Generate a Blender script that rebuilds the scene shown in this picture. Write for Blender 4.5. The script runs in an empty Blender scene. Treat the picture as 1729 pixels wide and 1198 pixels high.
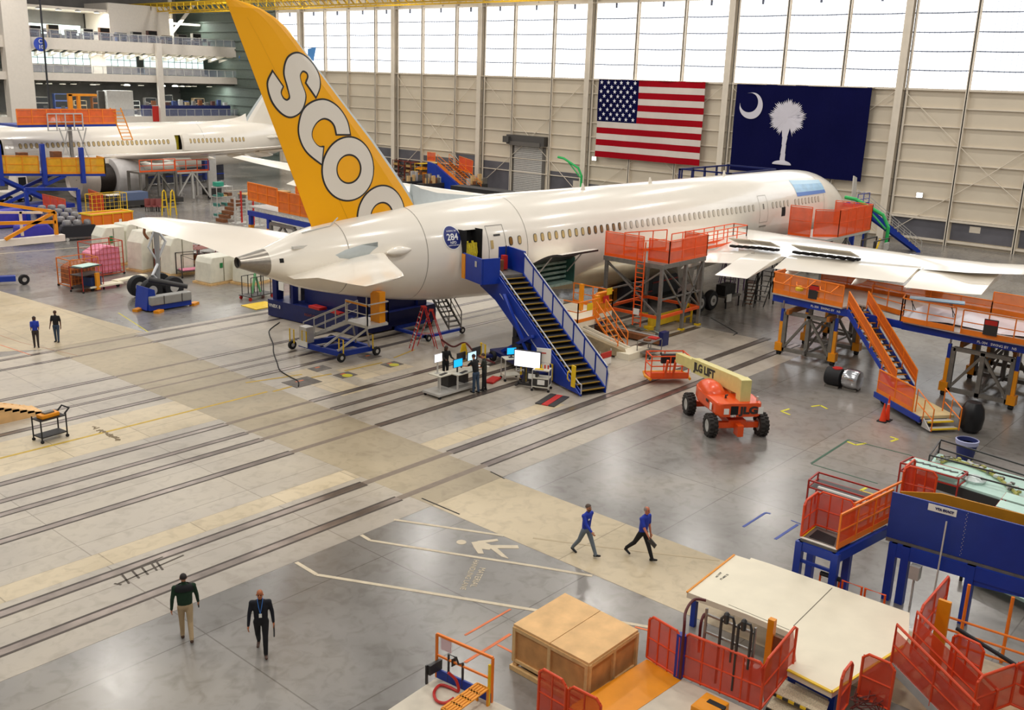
import bpy, math, random
from mathutils import Vector, Matrix
from mathutils.geometry import tessellate_polygon
random.seed(7)
sc = bpy.context.scene
col = sc.collection
PI = math.pi
# ------------------------------------------------------------------ camera, world, lights, exposure
F, CX, CY, HC = 1664.0, 864.5, 599.0, 14.2
RX = Vector((0.65975692, -0.18156002, 0.72921655))    # world x, y, z seen in camera axes (x right, y down, z forward)
RY = Vector((-0.75080716, -0.20028302, 0.62942459))
RZ = Vector((0.03177135, -0.96276823, -0.26845467))
cam_data = bpy.data.cameras.new('camera')
cam_data.sensor_width = 36.0
cam_data.lens = F / 1729.0 * 36.0
cam_data.clip_end = 600
cam = bpy.data.objects.new('camera', cam_data)
col.objects.link(cam)
cam.matrix_world = Matrix(((RX.x, -RX.y, -RX.z, 0), (RY.x, -RY.y, -RY.z, 0), (RZ.x, -RZ.y, -RZ.z, HC), (0, 0, 0, 1)))
sc.camera = cam
sc.view_settings.view_transform = 'Standard'
sc.view_settings.look = 'None'
sc.view_settings.gamma = 1.0
sc.view_settings.use_curve_mapping = False
sc.view_settings.exposure = 0.28
world = bpy.data.worlds.new('world')
sc.world = world
world.use_nodes = True
world.node_tree.nodes['Background'].inputs[0].default_value = (1.0, 0.97, 0.93, 1)
world.node_tree.nodes['Background'].inputs[1].default_value = 0.2
for ix in range(7):                                     # rows of high bay lamps under the roof
    for iy in range(8):
        ld = bpy.data.lights.new('high_bay_lamp', 'AREA')
        ld.shape = 'RECTANGLE'; ld.size = 1.4; ld.size_y = 2.8
        ld.energy = 930; ld.color = (1.0, 0.955, 0.89)
        lo = bpy.data.objects.new('high_bay_lamp', ld)
        lo.location = (-2 + ix * 15.5, 2 + iy * 20, 29)
        col.objects.link(lo)
def ray(px, py):
    v = Vector((px - CX, py - CY, F))
    return Vector((RX.dot(v), RY.dot(v), RZ.dot(v)))
def G(px, py, z=0.0):
    d = ray(px, py); t = (z - HC) / d.z
    return Vector((d.x * t, d.y * t, z))
# ------------------------------------------------------------------ materials
def lin(h):
    if isinstance(h, str):
        c = [int(h[i:i + 2], 16) / 255 for i in (0, 2, 4)]
    else:
        c = [v / 255 for v in h]
    return tuple((v / 12.92 if v <= .04045 else ((v + .055) / 1.055) ** 2.4) for v in c)
MATS = {}
def mat(name, h, rough=.5, metal=0., nz=0., ns=3., emit=0., alpha=1., bump=0., coat=0., spec=.5):
    if name in MATS: return MATS[name]
    m = bpy.data.materials.new(name); m.use_nodes = True
    nt = m.node_tree; b = nt.nodes['Principled BSDF']
    c = lin(h)
    b.inputs['Base Color'].default_value = (*c, 1)
    b.inputs['Roughness'].default_value = rough
    b.inputs['Metallic'].default_value = metal
    b.inputs['Specular IOR Level'].default_value = spec
    if coat: b.inputs['Coat Weight'].default_value = coat; b.inputs['Coat Roughness'].default_value = .08
    if nz or bump:
        tc = nt.nodes.new('ShaderNodeTexCoord'); n = nt.nodes.new('ShaderNodeTexNoise')
        n.inputs['Scale'].default_value = ns; n.inputs['Detail'].default_value = 5
        nt.links.new(tc.outputs['Object'], n.inputs['Vector'])
        if nz:
            r = nt.nodes.new('ShaderNodeValToRGB')
            r.color_ramp.elements[0].position = .3; r.color_ramp.elements[1].position = .7
            r.color_ramp.elements[0].color = (*[v * (1 - nz) for v in c], 1)
            r.color_ramp.elements[1].color = (*[min(1, v * (1 + nz)) for v in c], 1)
            nt.links.new(n.outputs['Fac'], r.inputs['Fac']); nt.links.new(r.outputs['Color'], b.inputs['Base Color'])
        if bump:
            bp = nt.nodes.new('ShaderNodeBump'); bp.inputs['Strength'].default_value = bump
            nt.links.new(n.outputs['Fac'], bp.inputs['Height']); nt.links.new(bp.outputs['Normal'], b.inputs['Normal'])
    if emit:
        b.inputs['Emission Color'].default_value = (*c, 1); b.inputs['Emission Strength'].default_value = emit
    if alpha < 1: b.inputs['Alpha'].default_value = alpha
    MATS[name] = m
    return m
def netting(name, h, cover):
    """woven safety netting: fine threads with open holes between them, with soft dirt variation"""
    m = mat(name, h, .6, nz=.12, ns=2.)
    m.node_tree.nodes['Principled BSDF'].inputs['Alpha'].default_value = cover
    return m
W_ = mat('painted_white', 'ece4d8', .45, nz=.03)
AIR = mat('aircraft_white', 'f3ecdf', .22, nz=.02, ns=.6, coat=.5)
AIRG = mat('aircraft_grey_primer', 'b9c0c0', .4, nz=.05)
YEL = mat('fin_yellow', 'ffb300', .3, nz=.02, ns=.5, coat=.3)
INK = mat('dark_outline', '32302f', .4)
TITAN = mat('bare_titanium', 'a39c92', .3, .85, nz=.08, ns=8)
BLK = mat('black_rubber', '17171a', .7, nz=.2, ns=9)
DRK = mat('dark_cavity', '0e0e10', .8)
GRN = mat('green_primer', '3f6b5f', .5, nz=.15, ns=4)
BLU = mat('stand_blue', '0f359c', .4, nz=.1, ns=1.5)
NAVY = mat('navy_blue', '131f5c', .4, nz=.1, ns=2)
ORG = mat('rail_orange', 'ef5a16', .45, nz=.08, ns=2)
ORG2 = mat('dock_orange', 'f2801c', .45, nz=.08, ns=2)
AMB = mat('amber_yellow', 'e8930c', .45, nz=.08, ns=2)
YLW = mat('safety_yellow', 'e9c21e', .5, nz=.08, ns=3)
RED = mat('signal_red', 'c0241c', .45, nz=.08, ns=3)
STL = mat('galvanised_steel', '8d8a86', .42, .6, nz=.15, ns=4)
STG = mat('grey_painted_steel', '77736c', .5, .2, nz=.15, ns=4)
LGT = mat('light_grey_metal', 'c9c7c2', .4, .3, nz=.06, ns=3)
NETO = netting('orange_netting', 'ee5a1c', .62)
NETD = netting('dock_netting', 'f08428', .55)
NETY = netting('yellow_netting', 'f0b41e', .8)
PLY = mat('plywood', 'e2b67c', .6, nz=.14, ns=2.2)
PLYS = mat('plywood_side', 'c99358', .65, nz=.2, ns=2.5)
PINE = mat('pine_lumber', 'd8b27a', .6, nz=.15, ns=5)
CRM = mat('cream_paint', 'ebe2ca', .5, nz=.04, ns=1.5)
CONC = mat('deck_concrete', 'cfc6b4', .6, nz=.1, ns=2)
SKIN = mat('skin_light', 'c98a68', .55, nz=.06, ns=8)
SKIN2 = mat('skin_tan', 'b0663c', .5, nz=.06, ns=8)
SKIN3 = mat('skin_brown', '5a3524', .55, nz=.06, ns=8)
PNK = mat('pink_wrap', 'e58ba6', .5, nz=.15, ns=6)
MINT = mat('mint_primer', 'bfe0d4', .45, nz=.06, ns=2)
CHR = mat('chrome_metal', 'c8c8cc', .18, .95)
BRN = mat('brown_wood', '7a4a28', .6, nz=.2, ns=4)
GREEN = mat('bright_green', '22b55a', .45, nz=.05)
WRAP = mat('shrink_wrap', 'dfdccb', .3, nz=.07, ns=2.5, bump=.25)
SCR = mat('screen_cyan', '1aa0e0', .3, emit=1.1)
SCW = mat('screen_white', 'f4f4ff', .3, emit=1.0)
PAPER = mat('paper_white', 'f0efe8', .7)
# ------------------------------------------------------------------ mesh builder
class M:
    def __init__(s, o=None, mats=None):
        s.v = []; s.f = []; s.mi = []; s.o = Vector(o) if o is not None else Vector((0, 0, 0)); s.c = 0; s.tr = None
    def V(s, p):
        p = Vector(p)
        if s.tr: p = s.tr @ p
        s.v.append(p - s.o); return len(s.v) - 1
    def face(s, pts, m=None):
        s.f.append([s.V(p) for p in pts]); s.mi.append(s.c if m is None else m)
    def box(s, c, d, rz=0, m=None):
        x, y, z = (q / 2 for q in d); R = Matrix.Rotation(rz, 3, 'Z'); c = Vector(c)
        i = [s.V(c + R @ Vector((a * x, b * y, e * z))) for e in (-1, 1) for a, b in ((-1, -1), (1, -1), (1, 1), (-1, 1))]
        for q in ((3, 2, 1, 0), (4, 5, 6, 7), (0, 1, 5, 4), (1, 2, 6, 5), (2, 3, 7, 6), (3, 0, 4, 7)):
            s.f.append([i[k] for k in q]); s.mi.append(s.c if m is None else m)
    def b2(s, a, b, m=None):
        s.box([(a[i] + b[i]) / 2 for i in range(3)], [abs(a[i] - b[i]) for i in range(3)], 0, m)
    def bar(s, p, q, w=.05, h=None, m=None):
        p, q = Vector(p), Vector(q); d = q - p
        if d.length < 1e-6: return
        h = h or w
        z = d.normalized(); u = Vector((0, 0, 1)).cross(z)
        if u.length < .01: u = Vector((1, 0, 0))
        u.normalize(); w2 = z.cross(u)
        i = [s.V(e + u * a * w / 2 + w2 * b * h / 2) for e in (p, q) for a, b in ((-1, -1), (1, -1), (1, 1), (-1, 1))]
        for k in ((3, 2, 1, 0), (4, 5, 6, 7), (0, 1, 5, 4), (1, 2, 6, 5), (2, 3, 7, 6), (3, 0, 4, 7)):
            s.f.append([i[j] for j in k]); s.mi.append(s.c if m is None else m)
    def tube(s, pts, r=.03, n=8, m=None, cap=True):
        pts = [Vector(p) for p in pts]; rr = r if isinstance(r, (list, tuple)) else [r] * len(pts)
        rings = []; pu = None
        for k, p in enumerate(pts):
            d = (pts[min(k + 1, len(pts) - 1)] - pts[max(k - 1, 0)]).normalized()
            u = Vector((0, 0, 1)).cross(d) if pu is None else pu - d * pu.dot(d)
            if u.length < .02: u = Vector((1, 0, 0)).cross(d)
            if u.length < .02: u = Vector((0, 1, 0)).cross(d)
            u.normalize(); pu = u; w = d.cross(u)
            rings.append([s.V(p + (u * math.cos(2 * PI * j / n) + w * math.sin(2 * PI * j / n)) * rr[k]) for j in range(n)])
        for a, b in zip(rings, rings[1:]):
            for j in range(n):
                s.f.append([a[j], a[(j + 1) % n], b[(j + 1) % n], b[j]]); s.mi.append(s.c if m is None else m)
        if cap:
            s.f.append(rings[0][::-1]); s.mi.append(s.c if m is None else m)
            s.f.append(rings[-1]); s.mi.append(s.c if m is None else m)
    def loft(s, rings, closed=True, cap=True, m=None):
        R = [[s.V(p) for p in r] for r in rings]; n = len(R[0])
        for a, b in zip(R, R[1:]):
            for j in range(n if closed else n - 1):
                s.f.append([a[j], a[(j + 1) % n], b[(j + 1) % n], b[j]]); s.mi.append(s.c if m is None else m)
        if cap:
            s.f.append(R[0][::-1]); s.mi.append(s.c if m is None else m)
            s.f.append(R[-1]); s.mi.append(s.c if m is None else m)
    def cyl(s, p, q, r, n=16, m=None):
        s.tube([p, q], r, n, m)
    def lathe(s, c, prof, axis='Z', n=24, m=None, cap=True):
        A = {'Z': lambda r, h, t: (r * math.cos(t), r * math.sin(t), h), 'X': lambda r, h, t: (h, r * math.cos(t), r * math.sin(t)),
             'Y': lambda r, h, t: (r * math.sin(t), h, r * math.cos(t))}[axis]
        c = Vector(c)
        s.loft([[c + Vector(A(r, h, 2 * PI * j / n)) for j in range(n)] for r, h in prof], m=m, cap=cap)
    def poly(s, pts, t, m=None, up=(0, 0, 1)):
        """flat polygon extruded by t along up"""
        pts = [Vector(p) for p in pts]; u = Vector(up) * t
        a = [s.V(p) for p in pts]; b = [s.V(p + u) for p in pts]; n = len(pts); mm = s.c if m is None else m
        for tri in tessellate_polygon([pts]):
            s.f.append([b[i] for i in tri]); s.mi.append(mm); s.f.append([a[i] for i in tri][::-1]); s.mi.append(mm)
        for i in range(n):
            s.f.append([a[i], a[(i + 1) % n], b[(i + 1) % n], b[i]]); s.mi.append(mm)
    def mesh(s, name, mats):
        me = bpy.data.meshes.new(name)
        me.from_pydata([tuple(v) for v in s.v], [], s.f)
        for m in (mats if isinstance(mats, (list, tuple)) else [mats]): me.materials.append(m)
        me.polygons.foreach_set('material_index', s.mi)
        me.validate(); me.update()
        return me
    def build(s, name, mats, parent=None, smooth=False, bevel=0, kind=None, label=None):
        me = s.mesh(name, mats)
        if smooth:
            me.polygons.foreach_set('use_smooth', [True] * len(me.polygons))
        o = bpy.data.objects.new(name, me); col.objects.link(o)
        if smooth:
            md = o.modifiers.new('edge', 'EDGE_SPLIT'); md.split_angle = math.radians(42)
        if bevel:
            md = o.modifiers.new('bevel', 'BEVEL'); md.width = bevel; md.segments = 2; md.limit_method = 'ANGLE'
        if parent is not None: o.parent = parent
        elif s.o.length: o.location = s.o
        if kind: o['kind'] = kind
        if label: o['label'] = label
        return o
def tag(o, label, cat, group=None, kind=None):
    o['label'] = label; o['category'] = cat
    if group: o['group'] = group
    if kind: o['kind'] = kind
    return o
def T(name, label, cat, loc=(0, 0, 0), rz=0, group=None):
    o = bpy.data.objects.new(name, None); o.empty_display_size = .3; col.objects.link(o)
    o.location = (loc[0], loc[1], loc[2] if len(loc) > 2 else 0); o.rotation_euler = (0, 0, rz)
    return tag(o, label, cat, group)
KIDS = {}
def copy_tree(o, parent=None):
    c = o.copy(); col.objects.link(c)
    if parent is not None: c.parent = parent
    for ch in [x for x in col.objects if x.parent == o]: copy_tree(ch, c)
    return c
def dup(o, loc, rz, label, group=None):
    c = copy_tree(o); c.location = (loc[0], loc[1], loc[2] if len(loc) > 2 else 0); c.rotation_euler = (0, 0, rz); c['label'] = label
    if group: c['group'] = group
    return c
def catmull(pts, n=6, closed=False):
    out = []; N = len(pts); P = [Vector(p) for p in pts]
    for i in range(N if closed else N - 1):
        a = P[(i - 1) % N] if closed or i > 0 else P[0]; b = P[i]; c = P[(i + 1) % N]; d = P[(i + 2) % N] if closed or i + 2 < N else P[-1]
        for k in range(n):
            t = k / n
            out.append(.5 * ((2 * b) + (c - a) * t + (2 * a - 5 * b + 4 * c - d) * t * t + (3 * b - a - 3 * c + d) * t ** 3))
    if not closed: out.append(P[-1])
    return out
def text(body, size, matrix, m, parent, name='lettering', extrude=.004, bold=0., align='CENTER', sx=1.):
    cu = bpy.data.curves.new(name, 'FONT'); cu.body = body; cu.size = size; cu.extrude = extrude; cu.offset = bold; cu.align_x = align; cu.align_y = 'CENTER'
    o = bpy.data.objects.new(name, cu); col.objects.link(o)
    dg = bpy.context.evaluated_depsgraph_get(); me = bpy.data.meshes.new_from_object(o.evaluated_get(dg))
    bpy.data.objects.remove(o)
    me.materials.clear(); me.materials.append(m)
    me.transform(matrix @ Matrix.Diagonal((sx, 1, 1, 1)))
    o = bpy.data.objects.new(name, me); col.objects.link(o); o.parent = parent
    return o
def frame_m(o, x, y):
    """matrix putting text's x along x and y along y at origin o"""
    x = Vector(x).normalized(); y = Vector(y); y = (y - x * y.dot(x)).normalized(); z = x.cross(y)
    return Matrix(((x.x, y.x, z.x, o[0]), (x.y, y.y, z.y, o[1]), (x.z, y.z, z.z, o[2]), (0, 0, 0, 1)))
# ------------------------------------------------------------------ the setting: floor
def concrete(name, base, dark, light, rough, joints=None, sheen=.5):
    m = bpy.data.materials.new(name); m.use_nodes = True; nt = m.node_tree; b = nt.nodes['Principled BSDF']; L = nt.links.new
    tc = nt.nodes.new('ShaderNodeTexCoord')
    def noise(sc_, det, dist=0):
        n = nt.nodes.new('ShaderNodeTexNoise'); n.inputs['Scale'].default_value = sc_; n.inputs['Detail'].default_value = det
        n.inputs['Distortion'].default_value = dist; L(tc.outputs['Object'], n.inputs['Vector']); return n
    n1 = noise(.16, 6, .4); r1 = nt.nodes.new('ShaderNodeValToRGB')
    r1.color_ramp.elements[0].position = .34; r1.color_ramp.elements[1].position = .68
    r1.color_ramp.elements[0].color = (*lin(dark), 1); r1.color_ramp.elements[1].color = (*lin(light), 1)
    e = r1.color_ramp.elements.new(.5); e.color = (*lin(base), 1)
    L(n1.outputs['Fac'], r1.inputs['Fac'])
    n2 = noise(2.2, 8, .8); r2 = nt.nodes.new('ShaderNodeValToRGB')
    r2.color_ramp.elements[0].position = .28; r2.color_ramp.elements[0].color = (.72, .7, .66, 1)
    r2.color_ramp.elements[1].position = .52; r2.color_ramp.elements[1].color = (1, 1, 1, 1)
    L(n2.outputs['Fac'], r2.inputs['Fac'])
    mx = nt.nodes.new('ShaderNodeMixRGB'); mx.blend_type = 'MULTIPLY'; mx.inputs[0].default_value = .7
    L(r1.outputs['Color'], mx.inputs[1]); L(r2.outputs['Color'], mx.inputs[2])
    out = mx.outputs['Color']
    if joints:
        br = nt.nodes.new('ShaderNodeTexBrick'); br.offset = 0; br.inputs['Scale'].default_value = 1
        br.inputs['Mortar Size'].default_value = .022; br.inputs['Mortar Smooth'].default_value = .3; br.inputs['Brick Width'].default_value = joints[0]; br.inputs['Row Height'].default_value = joints[1]
        br.inputs['Color1'].default_value = (1, 1, 1, 1); br.inputs['Color2'].default_value = (.87, .87, .88, 1); br.inputs['Mortar'].default_value = (.5, .48, .45, 1)
        L(tc.outputs['Object'], br.inputs['Vector'])
        m2 = nt.nodes.new('ShaderNodeMixRGB'); m2.blend_type = 'MULTIPLY'; m2.inputs[0].default_value = .8
        L(out, m2.inputs[1]); L(br.outputs['Color'], m2.inputs[2]); out = m2.outputs['Color']
    L(out, b.inputs['Base Color'])
    rr = nt.nodes.new('ShaderNodeMapRange'); rr.inputs[3].default_value = rough * .75; rr.inputs[4].default_value = rough * 1.35
    L(n2.outputs['Fac'], rr.inputs[0]); L(rr.outputs[0], b.inputs['Roughness'])
    b.inputs['Specular IOR Level'].default_value = sheen
    return m
FL_G = concrete('polished_grey_concrete', '8b8782', '75716c', '9b958c', .21, (6.1, 5.2), .75)
FL_R = concrete('rail_zone_concrete', 'b9afa0', 'a59c90', 'c4b9a6', .34, (6.1, 3.1), .5)
FL_A = concrete('aisle_concrete', 'c9b898', 'b5a585', 'd6c5a5', .38, (4.3, 5.6), .45)
FL_D = concrete('aisle_crossing_concrete', 'a99b82', '978a72', 'b8a98d', .4, None, .4)
FL_C = concrete('cream_strip_concrete', 'd0bf9f', 'c0af8e', 'dccbab', .38, (3.1, 9), .45)
m = M(); m.b2((-30, -40, -.3), (100.6, 175, 0)); m.build('floor', FL_G, kind='structure')
m = M(); m.b2((-20, 22.4, -.05), (52, 50.4, .004)); m.build('floor', FL_R, kind='structure')
m = M(); m.poly([(21.9, -10, -.05), (25.5, -10, -.05), (25.6, 22.41, -.05), (22.0, 22.41, -.05)], .056); m.build('floor', FL_A, kind='structure')
m = M(); m.poly([(22.0, 22.42, -.05), (25.7, 22.42, -.05), (26.3, 50.38, -.05), (21.4, 50.38, -.05)], .057); m.build('floor', FL_D, kind='structure')
m = M(); m.poly([(21.2, 50.42, -.05), (26.8, 50.42, -.05), (25.4, 66, -.05), (8, 66, -.05), (8, 58, -.05)], .056); m.build('floor', FL_A, kind='structure')
m = M(); m.b2((-20, 26.05, -.05), (21.9, 27.0, .006)); m.b2((25.8, 26.05, -.05), (34, 27.0, .006)); m.b2((8, 35.0, -.05), (21.8, 38.4, .006))
m.b2((27.5, 33.9, -.05), (29.0, 38.6, .0062)); m.b2((29.9, 35.2, -.05), (33.2, 37.4, .0062)); m.build('floor', FL_C, kind='structure')
GRV = mat('rail_groove', '4a4038', .55, .2, nz=.25, ns=2)
RSTL = mat('rail_steel', '8c8078', .28, .8, nz=.25, ns=1.5)
rails = [(49.75, .32), (48.05, .32), (43.5, .36), (41.6, .26), (40.7, .26), (39.17, .38), (34.27, .4), (32.8, .34), (31.75, .4), (29.8, .42), (25.5, .46), (23.65, .46)]
for k, (y, w) in enumerate(rails):
    g = M()
    spans = [(-20, 21.6), (26.0, 52.6 if k > 9 else 51.9)]
    for a, b_ in spans:
        g.b2((a, y - w / 2, 0), (b_, y - w * .3, .009)); g.b2((a, y + w * .3, 0), (b_, y + w / 2, .009))
        g.b2((a, y - w * .3, 0), (b_, y + w * .3, .008), 1)
    g.b2((21.6, y - w * .33, 0), (26.0, y + w * .33, .009), 2)
    g.build('trim_%d' % (k + 1), [GRV, RSTL, mat('worn_rail', '86786a', .5, .2, nz=.1)], kind='structure')
# painted marks on the floor
PW = mat('floor_paint_white', 'cdbfa5', .5, nz=.1, ns=3); PY = mat('floor_paint_yellow', 'c3a022', .5, nz=.15, ns=3)
PO = mat('floor_paint_orange', 'd9713a', .5, nz=.15, ns=3); PG = mat('floor_paint_green', '2f5a44', .5, nz=.15); PB = mat('floor_paint_blue', '3a4f9c', .5, nz=.15)
PYB = mat('floor_tape_yellow', 'd8cf2e', .5, nz=.1)
def line(pts, w, m_, h=.008):
    g = M()
    for a, b_ in zip(pts, pts[1:]):
        a, b_ = Vector(a), Vector(b_); d = (b_ - a); d.z = 0; d.normalize(); n = Vector((-d.y, d.x, 0)) * w / 2
        g.poly([(a - n).to_3d(), (b_ - n).to_3d(), (b_ + n).to_3d(), (a + n).to_3d()], h)
    return g
ti = [len(rails) + 1]
def mark(g, m_):
    o = g.build('trim_%d' % ti[0], m_, kind='structure'); ti[0] += 1; return o
mark(line([(-10, 36.7, 0), (25.4, 36.75, 0)], .14, PY, .011), PY)
mark(line([(25.6, 36.6, 0), (27.6, 36.7, 0)], .14, PY, .011), PY)
mark(line([G(415, 646), G(510, 632)], .14, PY, .011), PY); mark(line([G(523, 638), G(560, 631)], .14, PY, .011), PY); mark(line([G(582, 626), G(645, 612)], .14, PY, .011), PY)
mark(line([G(665, 604), G(700, 590)], .12, PY, .011), PY)
mark(line([G(500, 949), G(535, 970), G(905, 1030), G(1060, 1052), G(1100, 1059)], .13, PW, .01), PW)
mark(line([G(610, 903), G(625, 912), G(750, 932), G(900, 955), G(1000, 972)], .12, PW, .01), PW)
mark(line([G(665, 877), G(850, 904)], .12, PW, .01), PW)
mark(line([G(900, 908), G(1000, 921), G(1215, 946)], .09, mat('floor_paint_faded', 'b3a283', .5), .012), MATS['floor_paint_faded'])
mark(line([G(785, 1072), G(862, 1028)], .07, PO), PO); mark(line([G(785, 1118), G(862, 1070)], .09, PO), PO); mark(line([G(840, 1088), G(868, 1102)], .07, PO), PO)
mark(line([G(1072, 1058), G(1096, 1064)], .07, PO), PO)
mark(line([G(1370, 782), G(1433, 742)], .1, PG), PG); mark(line([G(1433, 742), G(1540, 769)], .06, PG), PG); mark(line([G(1370, 783), G(1482, 816)], .06, PG), PG)
mark(line([G(1255, 889), G(1293, 865), G(1301, 867)], .09, PB), PB); mark(line([G(1309, 910), G(1347, 885)], .1, PB), PB); mark(line([G(1336, 878), G(1356, 886)], .05, PB), PB)
for a, b_, c in (((1333, 690), (1319, 694), (1334, 700)), ((1370, 686), (1385, 684), (1397, 690)), ((1430, 745), (1445, 751), (1462, 748)), ((1503, 737), (1516, 741), (1504, 745)), ((1463, 823), (1453, 828), (1477, 835))):
    mark(line([G(*a), G(*b_), G(*c)], .11, PYB), PYB)
mark(line([G(0, 582), G(55, 600)], .06, PO), PO); mark(line([G(0, 566), G(35, 578), G(130, 600)], .05, mat('floor_paint_dull', 'b0846a', .6)), MATS['floor_paint_dull'])
mark(line([G(200, 528), G(250, 560)], .06, PYB), PYB); mark(line([G(0, 357), G(90, 352), G(220, 345)], .2, PW), PW); mark(line([G(0, 428), G(200, 412)], .12, PW), PW)
mark(line([G(380, 322), G(480, 318)], .2, PW), PW)
# hatch plates let into the floor with yellow discs
for a, disc in ((((1375 * 0 + 540), 622), 0), ((583, 633), 1), ((662, 615), 1), ((625, 602), 0), ((510, 645), 2)):
    p = G(*a); g = M(); w = 1.5 if disc == 2 else .95
    g.box((p.x, p.y, .01), (w, w * .8, .012))
    if disc == 1: g.cyl((p.x, p.y - .15, .012), (p.x, p.y - .15, .022), .26, 20, 1)
    g.box((p.x, p.y + .2, .018), (w * .3, .12, .006), 0, 2)
    mark(g, [mat('hatch_plate', '6d6660', .6, nz=.3, ns=3), PYB, PO])
# dark openings in the aisle edge
mark(line([G(712, 841), G(776, 868)], .06, DRK, .01), DRK); mark(line([G(828, 796), G(852, 808)], .06, DRK, .01), DRK)
mark(line([G(1200, 536), G(1245, 562), G(1238, 566)], .08, DRK, .01), DRK)
# cracked patch marks
g = M()
for q in (((190, 975), (275, 940)), ((200, 985), (310, 937)), ((193, 985), (205, 987)), ((205, 968), (218, 985)), ((222, 962), (235, 976)), ((238, 956), (250, 970)), ((255, 950), (265, 963)), ((262, 945), (275, 962))):
    a, b_ = G(*q[0]), G(*q[1]); g.bar((a.x, a.y, .008), (b_.x, b_.y, .008), .06, .008)
mark(g, mat('crack_dark', '51483e', .7))
g = M(); pc = G(185, 733)
for k in range(26):
    t = k / 25; q = G(160 + 40 * t + random.uniform(-2, 2), 722 + 20 * t + random.uniform(-2, 2)); g.box((q.x, q.y, .008 + k * .0003), (.2, .07, .01), random.random() * 3)
mark(g, mat('dirt_brown', '7d6c50', .7))
# pedestrian pictogram and stencilled words
g = M()
h = G(779, 915); ht = G(838, 925); ax = (ht - h).normalized(); ay = Vector((-ax.y, ax.x, 0))
def pp(u, v): return h + ax * u + ay * v
g.poly([pp(.16 * math.cos(t * PI / 8), .16 * math.sin(t * PI / 8)) for t in range(16)], .009)
for q in (((.3, .1), (.55, .3), (1.05, .1), (1.0, -.2), (.5, -.22)), ((.45, .25), (1.0, .62), (1.08, .5), (.6, .12)), ((.45, -.15), (.75, -.55), (.92, -.5), (.7, -.1)), ((.9, .12), (1.75, .42), (1.85, .22), (1.0, -.08)), ((.9, 0), (1.5, -.5), (1.75, -.55), (1.55, -.35), (1.1, .1))):
    _k = len(g.v); g.poly([pp(*a) for a in q], .009 + _k * .00002)
mark(g, PW)
for txt, a, b_ in (('MATERIAL', (814, 960), (799, 989)), ('HANDLING LANE', (802, 950), (783, 990))):
    A, B = G(*a), G(*b_); d = (B - A); c = (A + B) / 2
    o = text(txt, .27 if txt[0] == 'M' else .24, frame_m((c.x, c.y, .006), d, Vector((0, 0, 1)).cross(d)), PW, None, 'trim_%d' % ti[0], .003); ti[0] += 1; o['kind'] = 'structure'
# ------------------------------------------------------------------ far wall
WALL = mat('wall_beige_panel', 'd6cab5', .6, nz=.04, ns=.3)
COLM = mat('column_beige', 'e0d5c3', .5, nz=.05, ns=1)
GLZ = mat('daylight_glazing', 'f6faff', .5, emit=1.75)
WGRY = mat('wall_grey_panel', '5d5c62', .5, nz=.25, ns=.4)
XW = 100.27
g = M(); g.b2((XW, -30, 0), (XW + .4, 175, 14.6)); g.b2((XW, -30, 23.35), (XW + .4, 175, 30)); g.build('wall_back', WALL, kind='structure')
ys = [-5, 1, 6.5, 12.5, 18.7, 24.8, 31.0, 37.3, 43.3, 49.9, 56.3, 62.3, 68.7, 75.4, 81.1, 87.6, 93.4, 98.1, 104.7, 110.4, 114.6, 120.8, 126.3, 132.2, 138.4, 144.5, 150]
big = {37.3, 56.3, 75.4, 93.4, 18.7, 110.4, 132.2}
for k, (a, b_) in enumerate(zip(ys[:-2], ys[1:-1])):
    g = M(); g.b2((XW + .1, a + .1, 14.65), (XW + .2, b_ - .1, 23.35)); g.c = 1
    for j in range(1, 5): g.tube([(XW, a + (b_ - a) * i / 12, 14.65 + 1.74 * j - .05 * math.sin(PI * i / 12)) for i in range(13)], .06, 4)
    for j in range(1, 13):
        g.cyl((XW, a + (b_ - a) * j / 13, 14.7), (XW, a + (b_ - a) * j / 13, 23.3), .022, 4)
    g.b2((XW - .05, (a + b_) / 2 - .12, 22.75), (XW + .05, (a + b_) / 2 + .12, 23.3), 1)
    g.build('window_%d' % (k + 1), [GLZ, mat('window_wire', '6a7080', .6)], kind='structure')
k = 50
for y in ys:
    g = M(); w = .7 if y in big else .3; d = .75 if y in big else .42
    g.b2((XW - d, y - w / 2, 0), (XW - d + .06, y + w / 2, 30)); g.b2((XW - .06, y - w / 2, 0), (XW, y + w / 2, 30)); g.b2((XW - d, y - .05, 0), (XW, y + .05, 30))
    if y in big: g.b2((XW - .3, y - .75, 0), (XW - .2, y - .55, 30)); g.b2((XW - .35, y - .55, 0), (XW, y - .5, 30), 1)
    g.build('trim_%d' % ti[0], [COLM, mat('column_gap_dark', '3a3632', .7)], kind='structure'); ti[0] += 1
g = M()
for z in (12.93, 11.21, 9.49, 7.77, 6.05, 4.33, 2.6): g.b2((XW - .22, -30, z - .07), (XW, 150, z + .03))
g.b2((XW - .35, -30, 14.5), (XW, 150, 14.7)); g.b2((XW - .35, -30, 23.3), (XW, 150, 23.5)); g.b2((XW - .35, -30, 25.0), (XW, 150, 25.2))
for y in (34.5, 46, 65, 84, 101, 117): g.b2((XW - .3, y - .06, 23.4), (XW, y + .06, 25.1))
g.build('trim_%d' % ti[0], COLM, kind='structure'); ti[0] += 1
g = M()
for a, b_ in ((37.3, 56.3), (56.3, 75.4), (18.7, 37.3), (75.4, 93.4), (93.4, 110.4)):
    mid = (a + b_) / 2
    for (y0, z0), (y1, z1) in (((a + .5, 14.3), (mid, 7.0)), ((b_ - .5, 14.3), (mid, 7.0)), ((a + .5, 0.5), (mid, 7.0)), ((b_ - .5, .5), (mid, 7.0))): g.cyl((XW - .3, y0, z0), (XW - .3, y1, z1), .04, 5)
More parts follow.
